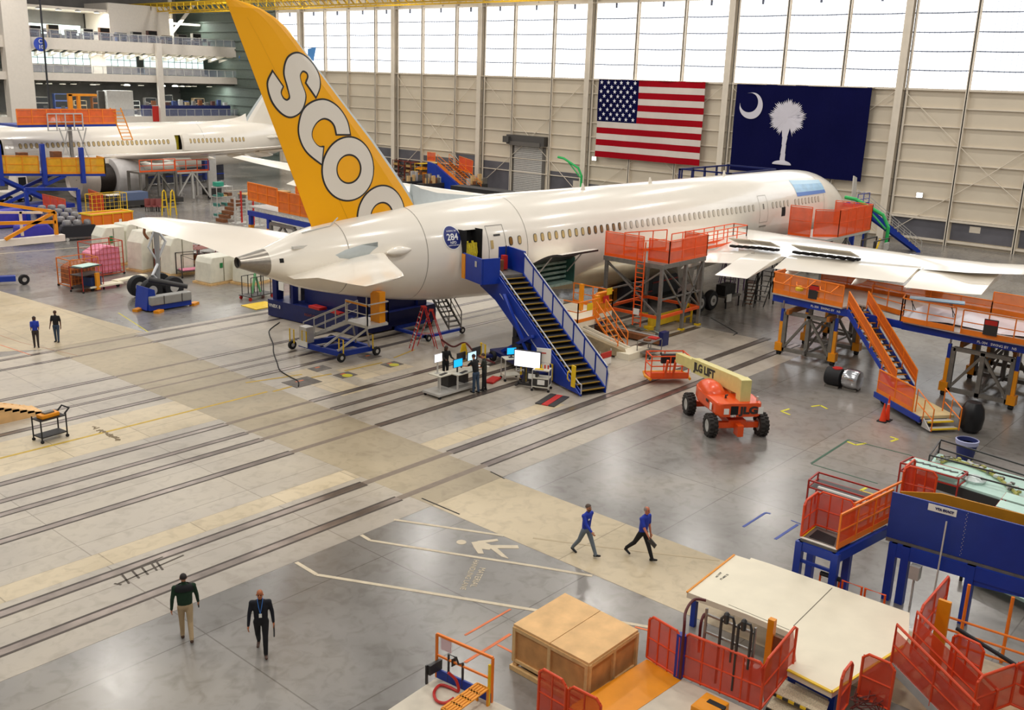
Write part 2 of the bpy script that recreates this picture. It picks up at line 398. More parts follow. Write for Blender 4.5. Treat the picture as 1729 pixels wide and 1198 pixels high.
g.build('trim_%d' % ti[0], COLM, kind='structure'); ti[0] += 1
g = M()
for a, b_, z0, z1 in ((12, 18.5, .6, 2.3), (19, 24.5, .6, 2.3), (25, 30.7, .6, 2.3), (31.2, 36.5, .5, 2.3), (93.6, 98.0, 0, 4.1), (98.3, 104.5, 1.6, 3.4), (104.9, 110.2, .5, 3.9), (110.7, 118, .4, 3.9), (118.4, 126, 1.6, 3.6), (72, 75, 0, 2.0), (76.4, 81, 0, 3.1), (60, 68.4, 0, 1.6), (88, 93.2, 0, 3.6)):
    g.b2((XW - .08, a, z0), (XW, b_, z1))
g.build('trim_%d' % ti[0], WGRY, kind='structure'); ti[0] += 1
g = M()
for a, b_ in ((10, 36.8), (37.8, 49.5)): g.b2((XW - .35, a, 2.3), (XW, b_, 2.5)); g.b2((XW - .35, a, .3), (XW, b_, .5))
g.b2((XW - .09, 28, 1.5), (XW - .07, 29, 2.1))
g.build('trim_%d' % ti[0], COLM, kind='structure'); ti[0] += 1
# roll-up door
g = M()
for i in range(26): g.b2((XW - .14, 82.4, i * .235), (XW - .05, 87.2, i * .235 + .19))
g.c = 1; g.b2((XW - .12, 81.9, 0), (XW - .04, 82.4, 6.3)); g.b2((XW - .12, 87.2, 0), (XW - .04, 87.7, 6.3)); g.b2((XW - .04, 82, 0), (XW, 87.6, 6.2))
g.c = 2; g.b2((XW - .9, 81.6, 6.1), (XW - .1, 88.0, 7.3)); g.b2((XW - 1.3, 87.3, 6.3), (XW - .2, 88.3, 7.1)); g.b2((XW - 1.0, 82.2, 6.0), (XW - .85, 87.4, 6.5), 1)
g.build('door_1', [LGT, mat('door_track_grey', '6b6762', .5, .3), mat('door_housing', '55524f', .5, .3)], kind='structure')
g = M(); g.b2((XW - .1, 75.8, 0), (XW, 77.2, 2.2)); g.build('door_2', mat('beige_door', 'd8cebd', .5), kind='structure')
# wall lamps
for y, z, lb in ((73.8, 5.2, 'small lit floodlight on the wall beside the striped flag'), (34.0, 4.6, 'small lit floodlight on the wall right of the blue flag')):
    p = T('floodlight', lb, 'light', (XW - .5, y, z))
    g = M(); g.b2((0, -.3, -.25), (.3, .3, .25)); g.build('housing', LGT, p)
    g = M(); g.b2((-.05, -.26, -.2), (0, .26, .2)); g.build('lens', mat('lamp_glow', 'ffffff', .3, emit=12), p)
# ------------------------------------------------------------------ flags
def fabric(name, h):
    return mat(name, h, .95, nz=.05, ns=.5, spec=.12)
FR, FW, FB = fabric('flag_red', 'a00a1a'), fabric('flag_white', 'd8cdc4'), fabric('flag_navy', '0a0c3c')
FX = XW - .9
def ripple(y, z): return FX + .07 * math.sin(y * 1.7) + .05 * math.sin(z * .9 + y * .6)
def fsheet(g, y0, y1, z0, z1, m_, off=0, ny=24, nz=3):
    for i in range(ny):
        for j in range(nz):
            a, b_ = y0 + (y1 - y0) * i / ny, y0 + (y1 - y0) * (i + 1) / ny; c, d = z0 + (z1 - z0) * j / nz, z0 + (z1 - z0) * (j + 1) / nz
            for o in ((off,) if off else (0, .03)):
                g.face([(ripple(a, c) + (o if o > 0 else o), a, c), (ripple(b_, c) + o, b_, c), (ripple(b_, d) + o, b_, d), (ripple(a, d) + o, a, d)], m_)
fl = T('national_flag', 'large red and white striped flag with a dark blue starred canton hanging on the wall', 'flag', (FX, 65.9, 5.4)); O = fl.location
y0, y1, z0, z1 = 73.35, 58.7, 5.5, 14.65
g = M(O); hh = (z1 - z0) / 13; cw = (y0 - y1) * .39
for i in range(13):
    zz = z1 - hh * i
    fsheet(g, y0 - (cw if i < 7 else 0), y1, zz - hh, zz, 0 if i % 2 == 0 else 1, ny=30 if i > 6 else 20, nz=1)
g.build('stripes', [FR, FW], fl)
g = M(O); fsheet(g, y0, y0 - cw, z1 - 7 * hh, z1, 0, ny=16, nz=6); ch = 7 * hh
for r in range(9):
    n = 6 if r % 2 == 0 else 5
    for c in range(n):
        cy = y0 - cw * ((c + (.5 if r % 2 == 0 else 1)) / 6); cz = z1 - ch * (r + .7) / 9.4
        pts = []
        for t in range(10):
            rad = .26 if t % 2 == 0 else .105; an = PI / 2 + t * PI / 5
            pts.append((ripple(cy, cz) - .05, cy - rad * math.cos(an), cz + rad * math.sin(an)))
        g.poly(pts, .02, 1, (1, 0, 0))
g.build('starred_canton', [FB, mat('flag_star_white', 'eeeef4', .8)], fl)
g = M(O); g.b2((FX - .05, y1, z1 - .03), (XW - .05, y0, z1 + .05)); g.build('hanging_batten', COLM, fl)
fl = T('state_flag', 'large navy blue flag with a white crescent and white palm tree hanging on the wall', 'flag', (FX, 47.3, 5.4)); O = fl.location
y0, y1, z0, z1 = 54.8, 39.85, 5.4, 14.6
g = M(O); fsheet(g, y0, y1, z0, z1, 0, ny=40, nz=10); g.build('field', FB, fl)
g = M(O); g.b2((FX - .05, y1, z1 - .03), (XW - .05, y0, z1 + .05)); g.build('hanging_batten', COLM, fl)
g = M(O)
cx_, cz_ = 52.85, 12.35; pts = []
for t in range(25): a = math.radians(55 - 240 * t / 24); pts.append((cx_, a, 1.38))
outer = [(cx_ - 1.38 * math.cos(math.radians(100 - 268 * t / 28)), cz_ + 1.38 * math.sin(math.radians(100 - 268 * t / 28))) for t in range(29)]
inner = [(cx_ + .28 - 1.06 * math.cos(math.radians(108 - 284 * t / 28)), cz_ + .32 + 1.02 * math.sin(math.radians(108 - 284 * t / 28))) for t in range(29)]
for i in range(28):
    q = [outer[i], outer[i + 1], inner[i + 1], inner[i]]
    g.face([(ripple(a, c) - .06, a, c) for a, c in q]); g.face([(ripple(a, c) - .05, a, c) for a, c in q][::-1])
g.build('crescent', mat('flag_mark_white', 'd3cfd8', .8), fl)
g = M(O); cy_, cz_ = 48.55, 11.3; pts = []
rr_ = random.Random(3)
for t in range(120):
    a = 2 * PI * t / 120; base = 2.02 + .12 * math.sin(9 * a) ; rad = base * (1 + .04 * math.sin(t * 1.7) if t % 2 else .8 + .05 * math.sin(t * 2.3))
    if abs(a - 1.5 * PI) < .32: rad *= .62
    pts.append((cy_ - rad * math.cos(a) * 1.02, cz_ + rad * math.sin(a) * .92))
for i in range(120):
    q = [(cy_, cz_), pts[i], pts[(i + 1) % 120]]
    g.face([(ripple(a, c) - .06, a, c) for a, c in q]); g.face([(ripple(a, c) - .05, a, c) for a, c in q][::-1])
tr = [(.42, 9.75), (.6, 9.9), (.3, 9.3), (.24, 8.5), (.27, 7.6), (.3, 6.95)]
for (w0, zA), (w1, zB) in zip([(.55, 10.7)] + tr[2:], tr[2:] + [(.34, 6.75)]):
    q = [(cy_ - w0 + .05, zA), (cy_ + w0 + .05, zA), (cy_ + w1 + .1, zB), (cy_ - w1 + .1, zB)]
    g.face([(ripple(a, c) - .065, a, c) for a, c in q]); g.face([(ripple(a, c) - .05, a, c) for a, c in q][::-1])
q = [(cy_ + .1 + 1.1 * math.cos(a), 6.45 + (.42 if math.sin(a) > 0 else .06) * math.sin(a)) for a in [2 * PI * t / 24 for t in range(24)]]
g.poly([(ripple(a, c) - .08, a, c) for a, c in q], .02, None, (1, 0, 0))
g.build('palm_tree', MATS['flag_mark_white'], fl)
# ------------------------------------------------------------------ airliners
FS = [(0, 0.02, 4.02, 3.98, 4.0), (.25, .55, 4.45, 3.55, 4.0), (.7, .95, 4.8, 3.2, 4.02), (1.5, 1.42, 5.3, 2.8, 4.1), (2.6, 1.88, 5.95, 2.4, 4.25), (4, 2.28, 6.65, 2.1, 4.4), (5.5, 2.55, 7.15, 1.93, 4.55),
      (7.2, 2.74, 7.5, 1.82, 4.68), (9.5, 2.86, 7.66, 1.78, 4.73), (12, 2.88, 7.68, 1.78, 4.75), (20, 2.88, 7.68, 1.78, 4.75), (34, 2.88, 7.7, 1.78, 4.75), (42, 2.88, 7.74, 1.78, 4.76), (45, 2.86, 7.76, 1.84, 4.78), (48, 2.74, 7.74, 2.0, 4.85),
      (51, 2.47, 7.66, 2.25, 4.97), (54, 2.07, 7.45, 2.72, 5.1), (57, 1.58, 7.12, 3.38, 5.25), (59.3, 1.14, 6.75, 4.02, 5.36), (61.0, .72, 6.17, 4.72, 5.44), (62.6, .3, 5.86, 5.36, 5.6)]
def fsec(s):
    s = max(0, min(62.6, s))
    for i in range(len(FS) - 1):
        if s <= FS[i + 1][0]: break
    a, b = FS[i], FS[i + 1]; t = (s - a[0]) / (b[0] - a[0])
    p, q = FS[max(0, i - 1)], FS[min(len(FS) - 1, i + 2)]
    out = []
    for k in range(1, 5):
        ma = (b[k] - p[k]) / max(.01, b[0] - p[0]) * (b[0] - a[0]); mb = (q[k] - a[k]) / max(.01, q[0] - a[0]) * (b[0] - a[0])
        if i < 2: ma = mb = b[k] - a[k]
        h = t * t * (3 - 2 * t)
        v = (2 * t ** 3 - 3 * t * t + 1) * a[k] + (t ** 3 - 2 * t * t + t) * ma + (-2 * t ** 3 + 3 * t * t) * b[k] + (t ** 3 - t * t) * mb
        out.append(v)
    return out
def fpt(s, a, off=0.):
    """point of the fuselage skin; a = angle from the right side (-y), up positive"""
    w, top, bot, zc = fsec(s); h = (top - zc) if math.sin(a) > 0 else (zc - bot)
    return Vector((-s, -(w + off) * math.cos(a), zc + (h + off) * math.sin(a)))
def ang(s, z):
    w, top, bot, zc = fsec(s)
    return math.asin(max(-1, min(1, (z - zc) / ((top - zc) if z > zc else (zc - bot)))))
def patch(g, s0, s1, z0, z1, off=.012, m=0, side=1, n=4, k=4):
    """a panel that follows the fuselage skin"""
    def q(i, j):
        s = s0 + (s1 - s0) * i / n; z = z0 + (z1 - z0) * j / k; p = fpt(s, ang(s, z), off); p.y *= side; return p
    for i in range(n):
        for j in range(k): g.face([q(i, j), q(i, j + 1), q(i + 1, j + 1), q(i + 1, j)][::side], m)
def pframe(g, s0, s1, z0, z1, w=.03, off=.014, m=0, side=1):
    patch(g, s0, s1, z0, z0 + w, off, m, side, 4, 1); patch(g, s0, s1, z1 - w, z1, off, m, side, 4, 1)
    patch(g, s0, s0 + w, z0, z1, off, m, side, 1, 6); patch(g, s1 - w, s1, z0, z1, off, m, side, 1, 6)
# planform: (y, leading edge s, trailing edge s, z of the chord)
WNG = [(2.2, 21.0, 34.6, 3.75), (3.2, 21.8, 34.5, 3.85), (6.5, 24.0, 34.1, 4.25), (10, 26.4, 34.0, 4.65), (14, 29.1, 35.1, 5.05), (20, 33.2, 37.2, 5.7), (25, 36.6, 39.6, 6.35), (27.5, 38.7, 41.2, 6.85), (29, 40.8, 42.7, 7.25), (30.05, 43.2, 44.2, 7.7)]
def interp(tab, y):
    for a, b in zip(tab, tab[1:]):
        if y <= b[0]: break
    t = (y - a[0]) / (b[0] - a[0]); return [a[k] + (b[k] - a[k]) * t for k in range(1, len(a))]
AF = [(0, 0), (.015, .22), (.06, .42), (.18, .62), (.35, .66), (.55, .55), (.75, .34), (1, .02)]
def airfoil(le, te, y, z, th, drop=0., side=-1, lo=.75):
    c = te - le
    up = [Vector((-(le + c * u), side * y, z + th * c * v * .75 - drop * u)) for u, v in AF]
    dn = [Vector((-(le + c * u), side * y, z - th * c * v * lo - drop * u)) for u, v in AF[1:-1]]
    return up + dn[::-1]
def wing_top(y, u):
    le, te, z = interp(WNG, y); c = te - le; v = 0
    for a, b in zip(AF, AF[1:]):
        if u <= b[0]: v = a[1] + (b[1] - a[1]) * (u - a[0]) / (b[0] - a[0]); break
    return le + c * u, z + .11 * c * v * .75 - .35 * u
def make_airliner(name, label, loc, rz, livery=True, engines=()):
    A = T(name, label, 'airplane', loc, rz)
    # fuselage skin, with real holes where a door stands open
    holes = [(49.25, 50.4, 4.5, 6.38), (41.3, 44.9, 2.5, 4.02)] if livery else [(39.1, 39.9, 4.4, 6.3), (16.6, 17.8, 4.3, 6.2)]
    ss = sorted(set([0, .1, .25, .45, .7, 1.05, 1.5, 2, 2.6, 3.3, 4, 4.8, 5.5, 6.3, 7.2, 8.2] + [9 + i * .9 for i in range(59)] + [62.3, 62.6] + [h[0] for h in holes] + [h[1] for h in holes]))
    ss = [s for s in ss if s <= 62.6 and not any(h[0] < s < h[1] for h in holes if False)]
    NA = 72; g = M(); vs = -1 if livery else 1
    idx = {}
    for i, s in enumerate(ss):
        for j in range(NA):
            a = -PI / 2 + 2 * PI * j / NA; idx[i, j] = g.V(fpt(s, a) if True else 0)
    for i in range(len(ss) - 1):
        for j in range(NA):
            am = -PI / 2 + 2 * PI * (j + .5) / NA; sm = (ss[i] + ss[i + 1]) / 2; p = fpt(sm, am)
            if any(h[0] < sm < h[1] and h[2] < p.z < h[3] for h in holes) and p.y * vs > 0: continue
            j2 = (j + 1) % NA
            g.f.append([idx[i, j], idx[i, j2], idx[i + 1, j2], idx[i + 1, j]]); g.mi.append(1 if sm > 60.9 else 0)
    g.build('fuselage', [AIR, TITAN], A, smooth=True)
    g = M(); g.lathe((-62.62, 0, 5.6), [(.2, .4), (.24, 0), (.27, 0), (.2, .38)], 'X', 20); g.cyl((-62.3, 0, 5.6), (-62.5, 0, 5.6), .23, 20, 1)
    g.build('exhaust_outlet', [TITAN, DRK], A)
    if livery:                                        # interiors seen through the openings
        s0, s1, z0, z1 = holes[0]
        g = M(); g.b2((-s1 + .0, -2.0, z0 - .15), (-s0, -1.85, z1 + .1), 0); g.b2((-s1, -2.7, z0 - .2), (-s0, -1.9, z0 - .1), 0)
        g.b2((-s1 - .05, -2.8, z0), (-s1, -1.9, z1), 0); g.b2((-s0, -2.8, z0), (-s0 + .05, -1.9, z1), 0)
        g.b2((-s1 + .02, -2.48, z0 - .1), (-s0 - .02, -2.3, z0 + 1.1), 1)
        for i in range(8): g.tube([(-s1 + .1 + i * .13, -2.48, z0 + .1 + .06 * (i % 2)), (-s1 + .14 + i * .13, -2.53, z0 + .6), (-s1 + .12 + i * .13, -2.46, z0 + 1.0 + .12 * (i % 3))], .07, 6, 1)
        g.build('service_bay', [DRK, mat('yellow_insulation', 'd6c22c', .6, nz=.25, ns=9)], A)
        s0, s1, z0, z1 = holes[1]
        g = M(); g.b2((-s1, -1.7, z0 - .4), (-s0, -1.6, z1 + .3), 0); g.b2((-s1, -2.8, z0 - .12), (-s0, -1.6, z0 + .02), 1)
        g.b2((-s1 - .05, -2.8, z0), (-s1, -1.6, z1), 0); g.b2((-s0, -2.9, z0), (-s0 + .05, -1.6, z1), 0)
        for i in range(4): g.tube([(-s1, -2.2, z0 + .25 + i * .3), ((-s1 - s0) / 2, -2.3, z0 + .3 + i * .3), (-s0, -2.2, z0 + .25 + i * .3)], .09, 6, 1)
        g.build('cargo_hold', [GRN, mat('hold_lining', '9fbdb2', .5, nz=.2, ns=4)], A)
        g = M(); pass
        for i in range(6):
            t0, t1 = i / 6, (i + 1) / 6
            def dq(s, t): return Vector((-s, -2.8 - 2.1 * t, 4.05 + .75 * math.sin(t * 1.6)))
            g.face([dq(41.6, t0), dq(44.9, t0), dq(44.9, t1), dq(41.6, t1)]); g.face([dq(41.6, t1) + Vector((0, 0, -.12)), dq(44.9, t1) + Vector((0, 0, -.12)), dq(44.9, t0) + Vector((0, 0, -.12)), dq(41.6, t0) + Vector((0, 0, -.12))], 1)
        for s in (41.6, 44.9):
            for k in range(6):
                a, b = dq(s, k / 6), dq(s, (k + 1) / 6); g.face([a, b, b + Vector((0, 0, -.12)), a + Vector((0, 0, -.12))], 1)
        a, b = dq(41.6, 1), dq(44.9, 1); g.face([a, b, b + Vector((0, 0, -.12)), a + Vector((0, 0, -.12))], 1)
        g.build('cargo_door', [AIR, INK], A)
        for s in (41.8, 44.6):
            g = M(); g.cyl((-s, -2.75, 3.2), (-s, -3.9, 4.5), .04, 6); g.build('door_strut', LGT, A)
        g = M(); pframe(g, 47.25, 48.55, 4.4, 6.42, .022); patch(g, 47.6, 48.1, 5.85, 5.95, .02, 0, 1, 1, 1)
        cd = g.build('cabin_door', [INK, AIR], A)
        g = M(); patch(g, 48.2, 48.4, 5.2, 5.65, .03, 0, 1, 1, 3); g.build('door_window', mat('window_tan', 'c8ac72', .3, nz=.1), cd)
    else:
        for s0, s1, z0, z1 in holes:
            g = M(); g.b2((-s1 - .1, 1.9, z0 - .3), (-s0 + .1, 2.0, z1 + .3)); g.b2((-s1, 1.9, z0 - .2), (-s0, 2.7, z0 - .1)); g.build('door_opening', GRN if s0 < 20 else MATS['yellow_insulation'], A)
            g = M(); q = []
            patch(g, s1 + .15, s1 + 1.1, z0, z1, .16, 0, -1); g.build('cabin_door', AIR, A)
        # thin panel joints running round the barrel
    for s in ((52.65, 45.5, 57.2, 8.3) if livery else (43.3, 8.8)):
        g = M()
        for i in range(40):
            a0, a1 = -PI * .5 + PI * 1.4 * i / 40, -PI * .5 + PI * 1.4 * (i + 1) / 40
            g.face([fpt(s, a0, .008), fpt(s, a1, .008), fpt(s + .035, a1, .008), fpt(s + .035, a0, .008)])
        g.build('barrel_joint', mat('joint_grey', '8e887e', .5), A)
    # belly fairing
    g = M(); rings = []
    for s, w, b, tp in ((19, 1.6, 1.85, 3.2), (21, 2.8, 1.5, 3.4), (24, 3.25, 1.3, 3.6), (29, 3.35, 1.25, 3.7), (34, 3.3, 1.28, 3.7), (37, 2.9, 1.45, 3.5), (39.5, 2.2, 1.7, 3.1), (41, 1.2, 1.85, 2.6)):
        rings.append([Vector((-s, -w * math.cos(t) * (1 if abs(math.cos(t)) < .9 else 1), (tp + b) / 2 + (tp - b) / 2 * math.sin(t) + .35 * math.cos(2 * t))) for t in [2 * PI * k / 28 for k in range(28)]])
    g.loft(rings); g.build('belly_fairing', mat('fairing_cream', 'd9ceb0', .3, nz=.05, coat=.3) if livery else AIR, A, smooth=True)
    # wings with flaps, spoilers and track fairings
    for side in (-1, 1):
        g = M(); rings = []
        for y, le, te, z in WNG: rings.append(airfoil(le, te - (1.3 if 3 < y < 25 else 0), y, z, .11 if y < 25 else .07, .35 if y < 25 else .1, side))
        if side > 0: rings = [r[::-1] for r in rings]
        g.loft(rings); w = g.build('wing', AIR, A, smooth=True)
        if not engines or side == -1 or True:
            for y0, y1, dr, bk, nm in ((3.4, 10.2, .4, .2, 'inboard_flap'), (10.4, 12.9, .75, 2.3, 'flaperon'), (13.1, 21.9, .45, .3, 'outboard_flap'), (22.1, 26.4, .6, .6, 'aileron')):
                if not livery: dr *= .3; bk *= .3
                g = M(); rr2 = []
                for i in range(5):
                    y = y0 + (y1 - y0) * i / 4; le, te, z = interp(WNG, y); s0 = te - 1.45 + bk * .3; zt = z - .30
                    rr2.append([Vector((-(s0 + (1.9 + bk) * u), side * y, zt + .16 * v - dr * u ** 1.3)) for u, v in ((0, .2), (.1, 1), (.4, .9), (1, 0), (.4, -.6), (.1, -.8))])
                if side > 0: rr2 = [r[::-1] for r in rr2]
                g.loft(rr2); g.build(nm, AIR, w, smooth=True)
        for y, L_ in ((6.8, 3.4), (14.2, 3.4), (18.9, 3.2), (22.0, 2.6)):
            le, te, z = interp(WNG, y); g = M(); rg = []
            for u, rr_ in ((-.02, .02), (.1, .2), (.35, .32), (.65, .28), (.88, .14), (1, .02)):
                c = Vector((-(te - 1.9 + L_ * u), side * y, z - .5 - (.55 if livery else .25) * u))
                rg.append([c + Vector((0, rr_ * .7 * math.cos(t), rr_ * math.sin(t))) for t in [2 * PI * k / 12 for k in range(12)]])
            g.loft(rg); g.build('flap_track_fairing', AIR, w, smooth=True)
        if livery and side == -1:
            for y0, y1 in ((8.0, 9.7), (9.8, 11.5), (13.2, 15.3), (15.4, 17.7)):
                g = M(); q = []
                for y, u in ((y0, .66), (y1, .66)):
                    s, z = wing_top(y, u); q.append(Vector((-s, -y, z + .03)))
                up = [p + Vector((-1.25, 0, .42)) for p in q]
                g.poly([q[0], q[1], up[1], up[0]], .05); g.build('spoiler', mat('spoiler_grey', 'c9c4b2', .4, nz=.05), w)
            for y0, y1 in ((8.0, 11.6), (13.1, 17.8)):
                g = M()
                for k in range(22):
                    y = y0 + (y1 - y0) * k / 21; s, z = wing_top(y, .74); g.box((-s - .1 * (k % 3), -y, z + .03), (.3, .24, .12))
                g.build('spoiler_bay', DRK, w)
    # horizontal tail
    for side in (-1, 1):
        g = M(); rg = []
        for y, le, te, z, th, dr in ((.6, 54.3, 60.3, 5.38, .1, .6), (1.6, 55.0, 60.6, 5.42, .1, .6), (5, 57.6, 61.7, 5.9, .09, .34), (8.8, 60.1, 62.7, 6.2, .08, .2), (9.8, 60.9, 62.9, 6.3, .06, .18), (10.15, 61.6, 62.8, 6.33, .04, .1)):
            rg.append(airfoil(le, te, y, z + (.15 if side > 0 else 0), th, dr, side))
        if side > 0: rg = [r[::-1] for r in rg]
        g.loft(rg); st = g.build('horizontal_stabilizer', AIR, A, smooth=True)
        g = M()
        g.loft([[Vector((-x, side * (fsec(x)[0] * .93 + .02), 5.72 + a * (.42, .4, .26, .08)[k] - .05 * k)) + Vector((0, side * (.12 if 0 < k < 3 else 0) * b, 0)) for a, b in ((-1, 0), (-.5, 1), (.4, 1), (1, 0))] for k, x in enumerate((55.6, 56.5, 57.4, 58.3))])
        g.build('tail_seal_plate', AIRG, A, smooth=True)
        g = M(); g.lathe((-54.4, side * 2.02, 5.6), [(.05, -.9), (.22, -.5), (.25, 0), (.18, .4), (.03, .8)], 'X', 12); g.build('root_fairing', AIR, A, smooth=True)
    # vertical fin
    X0 = 88.4
    LE = [(7.0, X0 - 37.3), (7.73, X0 - 36.77), (8.65, X0 - 36.05), (10.89, X0 - 34.05), (12.64, X0 - 32.32), (14.27, X0 - 30.75), (15.65, X0 - 29.45), (16.3, X0 - 28.75), (16.75, X0 - 28.0), (17.05, X0 - 27.2), (17.22, X0 - 26.2), (17.25, X0 - 25.95)]
    TE = [(6.0, X0 - 30.3), (6.82, X0 - 30.05), (9.68, X0 - 28.9), (13.0, X0 - 27.51), (17.14, X0 - 25.79), (17.26, X0 - 25.7)]
    def fin(z): return interp(LE, z)[0], interp(TE, z)[0], .3 + .42 * (17.3 - z) / 10
    FA = [(0, 0), (.012, .3), (.05, .6), (.15, .9), (.35, 1), (.6, .78), (.8, .42), (1, .03)]
    def fin_y(s, z):
        le, te, th = fin(z); u = (s - le) / (te - le); u = max(0, min(1, u))
        for a, b in zip(FA, FA[1:]):
            if u <= b[0]: return th * .5 * (a[1] + (b[1] - a[1]) * (u - a[0]) / (b[0] - a[0])) * (1 if z < 16.9 else max(.15, (17.26 - z) / .36))
        return 0
    g = M(); NP = len(FA); zz = [6.2, 7.0, 8.2, 9.6, 11, 12.4, 13.8, 15, 15.7, 16.2, 16.6, 16.9, 17.1, 17.22, 17.255]
    for sd in (-1, 1):
        for z0, z1 in zip(zz, zz[1:]):
            for (u0, _), (u1, _) in zip(FA, FA[1:]):
                q = []
                for z, u in ((z0, u0), (z0, u1), (z1, u1), (z1, u0)):
                    le, te, th = fin(z); s = le + (te - le) * u; q.append(Vector((-s, sd * fin_y(s, z), z)))
                g.face(q if sd > 0 else q[::-1], 1 if u1 <= .05 and z0 < 15.5 else 0)
    le, te, th = fin(17.255)
    g.build('tail_fin', [YEL if livery else AIR, AIRG], A, smooth=False)
    if True:
        g = M()
        for sd in (-1, 1):
            for k in range(10):
                z0, z1 = 7 + k * .95, 7 + (k + 1) * .95; q = []
                for z, u in ((z0, .7), (z1, .7), (z1, .704), (z0, .704)):
                    le, te, th = fin(z); s = le + (te - le) * u; q.append(Vector((-s, sd * (fin_y(s, z) + .006), z)))
                g.face(q)
        g.build('rudder_joint', mat('joint_amber', 'd99a08', .4) if livery else MATS['joint_grey'], A)
        g = M()
        g.loft([[Vector((-(x), w * c, z0 + hh * d)) for c, d in ((-1, 0), (-.45, .45), (-.1, 1), (.1, 1), (.45, .45), (1, 0))] for x, w, z0, hh in ((45.2, .05, 7.7, .03), (47.5, .28, 7.6, .22), (50, .42, 7.5, .6), (51.2, .45, 7.3, 1.1), (51.9, .4, 7.2, 1.5))])
        g.build('dorsal_fillet', AIRG if livery else AIR, A, smooth=True)
    if livery:
        def strip(g, L, R, off, m, n=5, grow=0.):
            L, R = catmull([(a, b, 0) for a, b in L], n), catmull([(a, b, 0) for a, b in R], n)
            def w3(p):
                s = X0 - p.x; z = p.y
                return Vector((-s, -(fin_y(s, z) + off), z))
            if grow:
                L2, R2 = [], []
                for k in range(len(L)):
                    a, b = L[k], R[k]; d = (b - a).normalized(); L2.append(a - d * grow); R2.append(b + d * grow)
                for e, sg in ((0, -1), (-1, 1)):
                    tl = (L[0] - L[1] if e == 0 else L[-1] - L[-2]).normalized() * grow; tr = (R[0] - R[1] if e == 0 else R[-1] - R[-2]).normalized() * grow
                    L2[e] += tl; R2[e] += tr
                L, R = L2, R2
            for k in range(len(L) - 1):
                for j in range(4):
                    t0, t1 = j / 4, (j + 1) / 4
                    q = [L[k].lerp(R[k], t0), L[k + 1].lerp(R[k + 1], t0), L[k + 1].lerp(R[k + 1], t1), L[k].lerp(R[k], t1)]
                    if min(p.y for p in q) > 6.6: g.face([w3(p) for p in q], m)
        Sp = [((287, 430), (343, 515)), ((264, 500), (333, 548)), ((290, 600), (345, 583)), ((345, 672), (362, 598)), ((397, 692), (375, 597)), ((448, 655), (386, 578)), ((470, 570), (372, 515)), ((445, 490), (352, 430)), ((438, 445), (372, 345)), ((455, 419), (430, 318)), ((480, 430), (495, 355)), ((488, 455), (545, 430)), ((480, 480), (553, 510)), ((476, 492), (530, 572))]
        Cp = [((725, 795), (650, 795)), ((708, 715), (638, 745)), ((660, 640), (612, 712)), ((590, 597), (575, 700)), ((520, 605), (538, 722)), ((462, 655), (513, 765)), ((440, 750), (510, 812)), ((450, 830), (530, 852)), ((490, 905), (552, 872)), ((567, 972), (573, 876))]
        sc_ = .28386
        def fp(zx, zy):
            d = ray(380 + zx * sc_, zy * sc_); t = 39.1 / d.y; return (d.x * t, HC + d.z * t)
        def ring(c, ro, ri, n=28):
            return [(c[0] + ro[0] * math.cos(2 * PI * k / n), c[1] + ro[1] * math.sin(2 * PI * k / n)) for k in range(n + 1)], [(c[0] + ri[0] * math.cos(2 * PI * k / n), c[1] + ri[1] * math.sin(2 * PI * k / n)) for k in range(n + 1)]
        shapes = [([fp(*a) for a, b in Sp], [fp(*b) for a, b in Sp], 6), ([fp(*a) for a, b in Cp], [fp(*b) for a, b in Cp], 6), (*ring((32.14, 9.67), (1.52, 1.53), (.76, .74)), 2), (*ring((34.2, 7.18), (1.52, 1.53), (.76, .74)), 2)]
        for k, (L, R, n) in enumerate(shapes):
            g = M(); strip(g, L, R, .012, 0, n, .085); strip(g, L, R, .03, 1, n, 0)
            g.build('letter', [INK, mat('letter_white', 'e9e2d6', .3, coat=.4)], A, label='white outlined letter %s on the yellow fin' % 'SCOO'[k])
    # cabin windows, one part each
    wm = M()
    for m_, rx, rz_, o in ((0, .15, .25, 0), (1, .115, .21, .012)):
        pts = []
        for t in range(20):
            a = 2 * PI * t / 20; c, s_ = math.cos(a), math.sin(a)
            pts.append(Vector((rx * (abs(c) ** .65) * (1 if c > 0 else -1), -o - .004, rz_ * (abs(s_) ** .75) * (1 if s_ > 0 else -1))))
        wm.poly(pts, .012, m_, (0, -1, 0))
    wme = wm.mesh('cabin_window', [mat('window_rim', '5f5a52' if livery else '8f8a80', .4), mat('window_tan', 'c8ac72', .3, nz=.1)])
    wme2 = wm.mesh('cabin_window', [mat('window_rim_dark', '2d2c2e', .4), mat('window_dark_amber', '8a5f20', .25)])
    wme3 = wm.mesh('cabin_window', [mat('window_rim_pale', '9b958c', .4), mat('window_pale', 'cfc5b4', .3)])
    if livery: ws = [46.85, 46.15] + [44.85 - .6175 * k for k in range(41)] + [17.15 - .6 * k for k in range(5)] + [13.5 - .58 * k for k in range(8)]
    else: ws = [38.0 - .61 * k for k in range(31)] + [41.2 + .61 * k for k in range(9)] + [47.6 + .62 * k for k in range(4)]
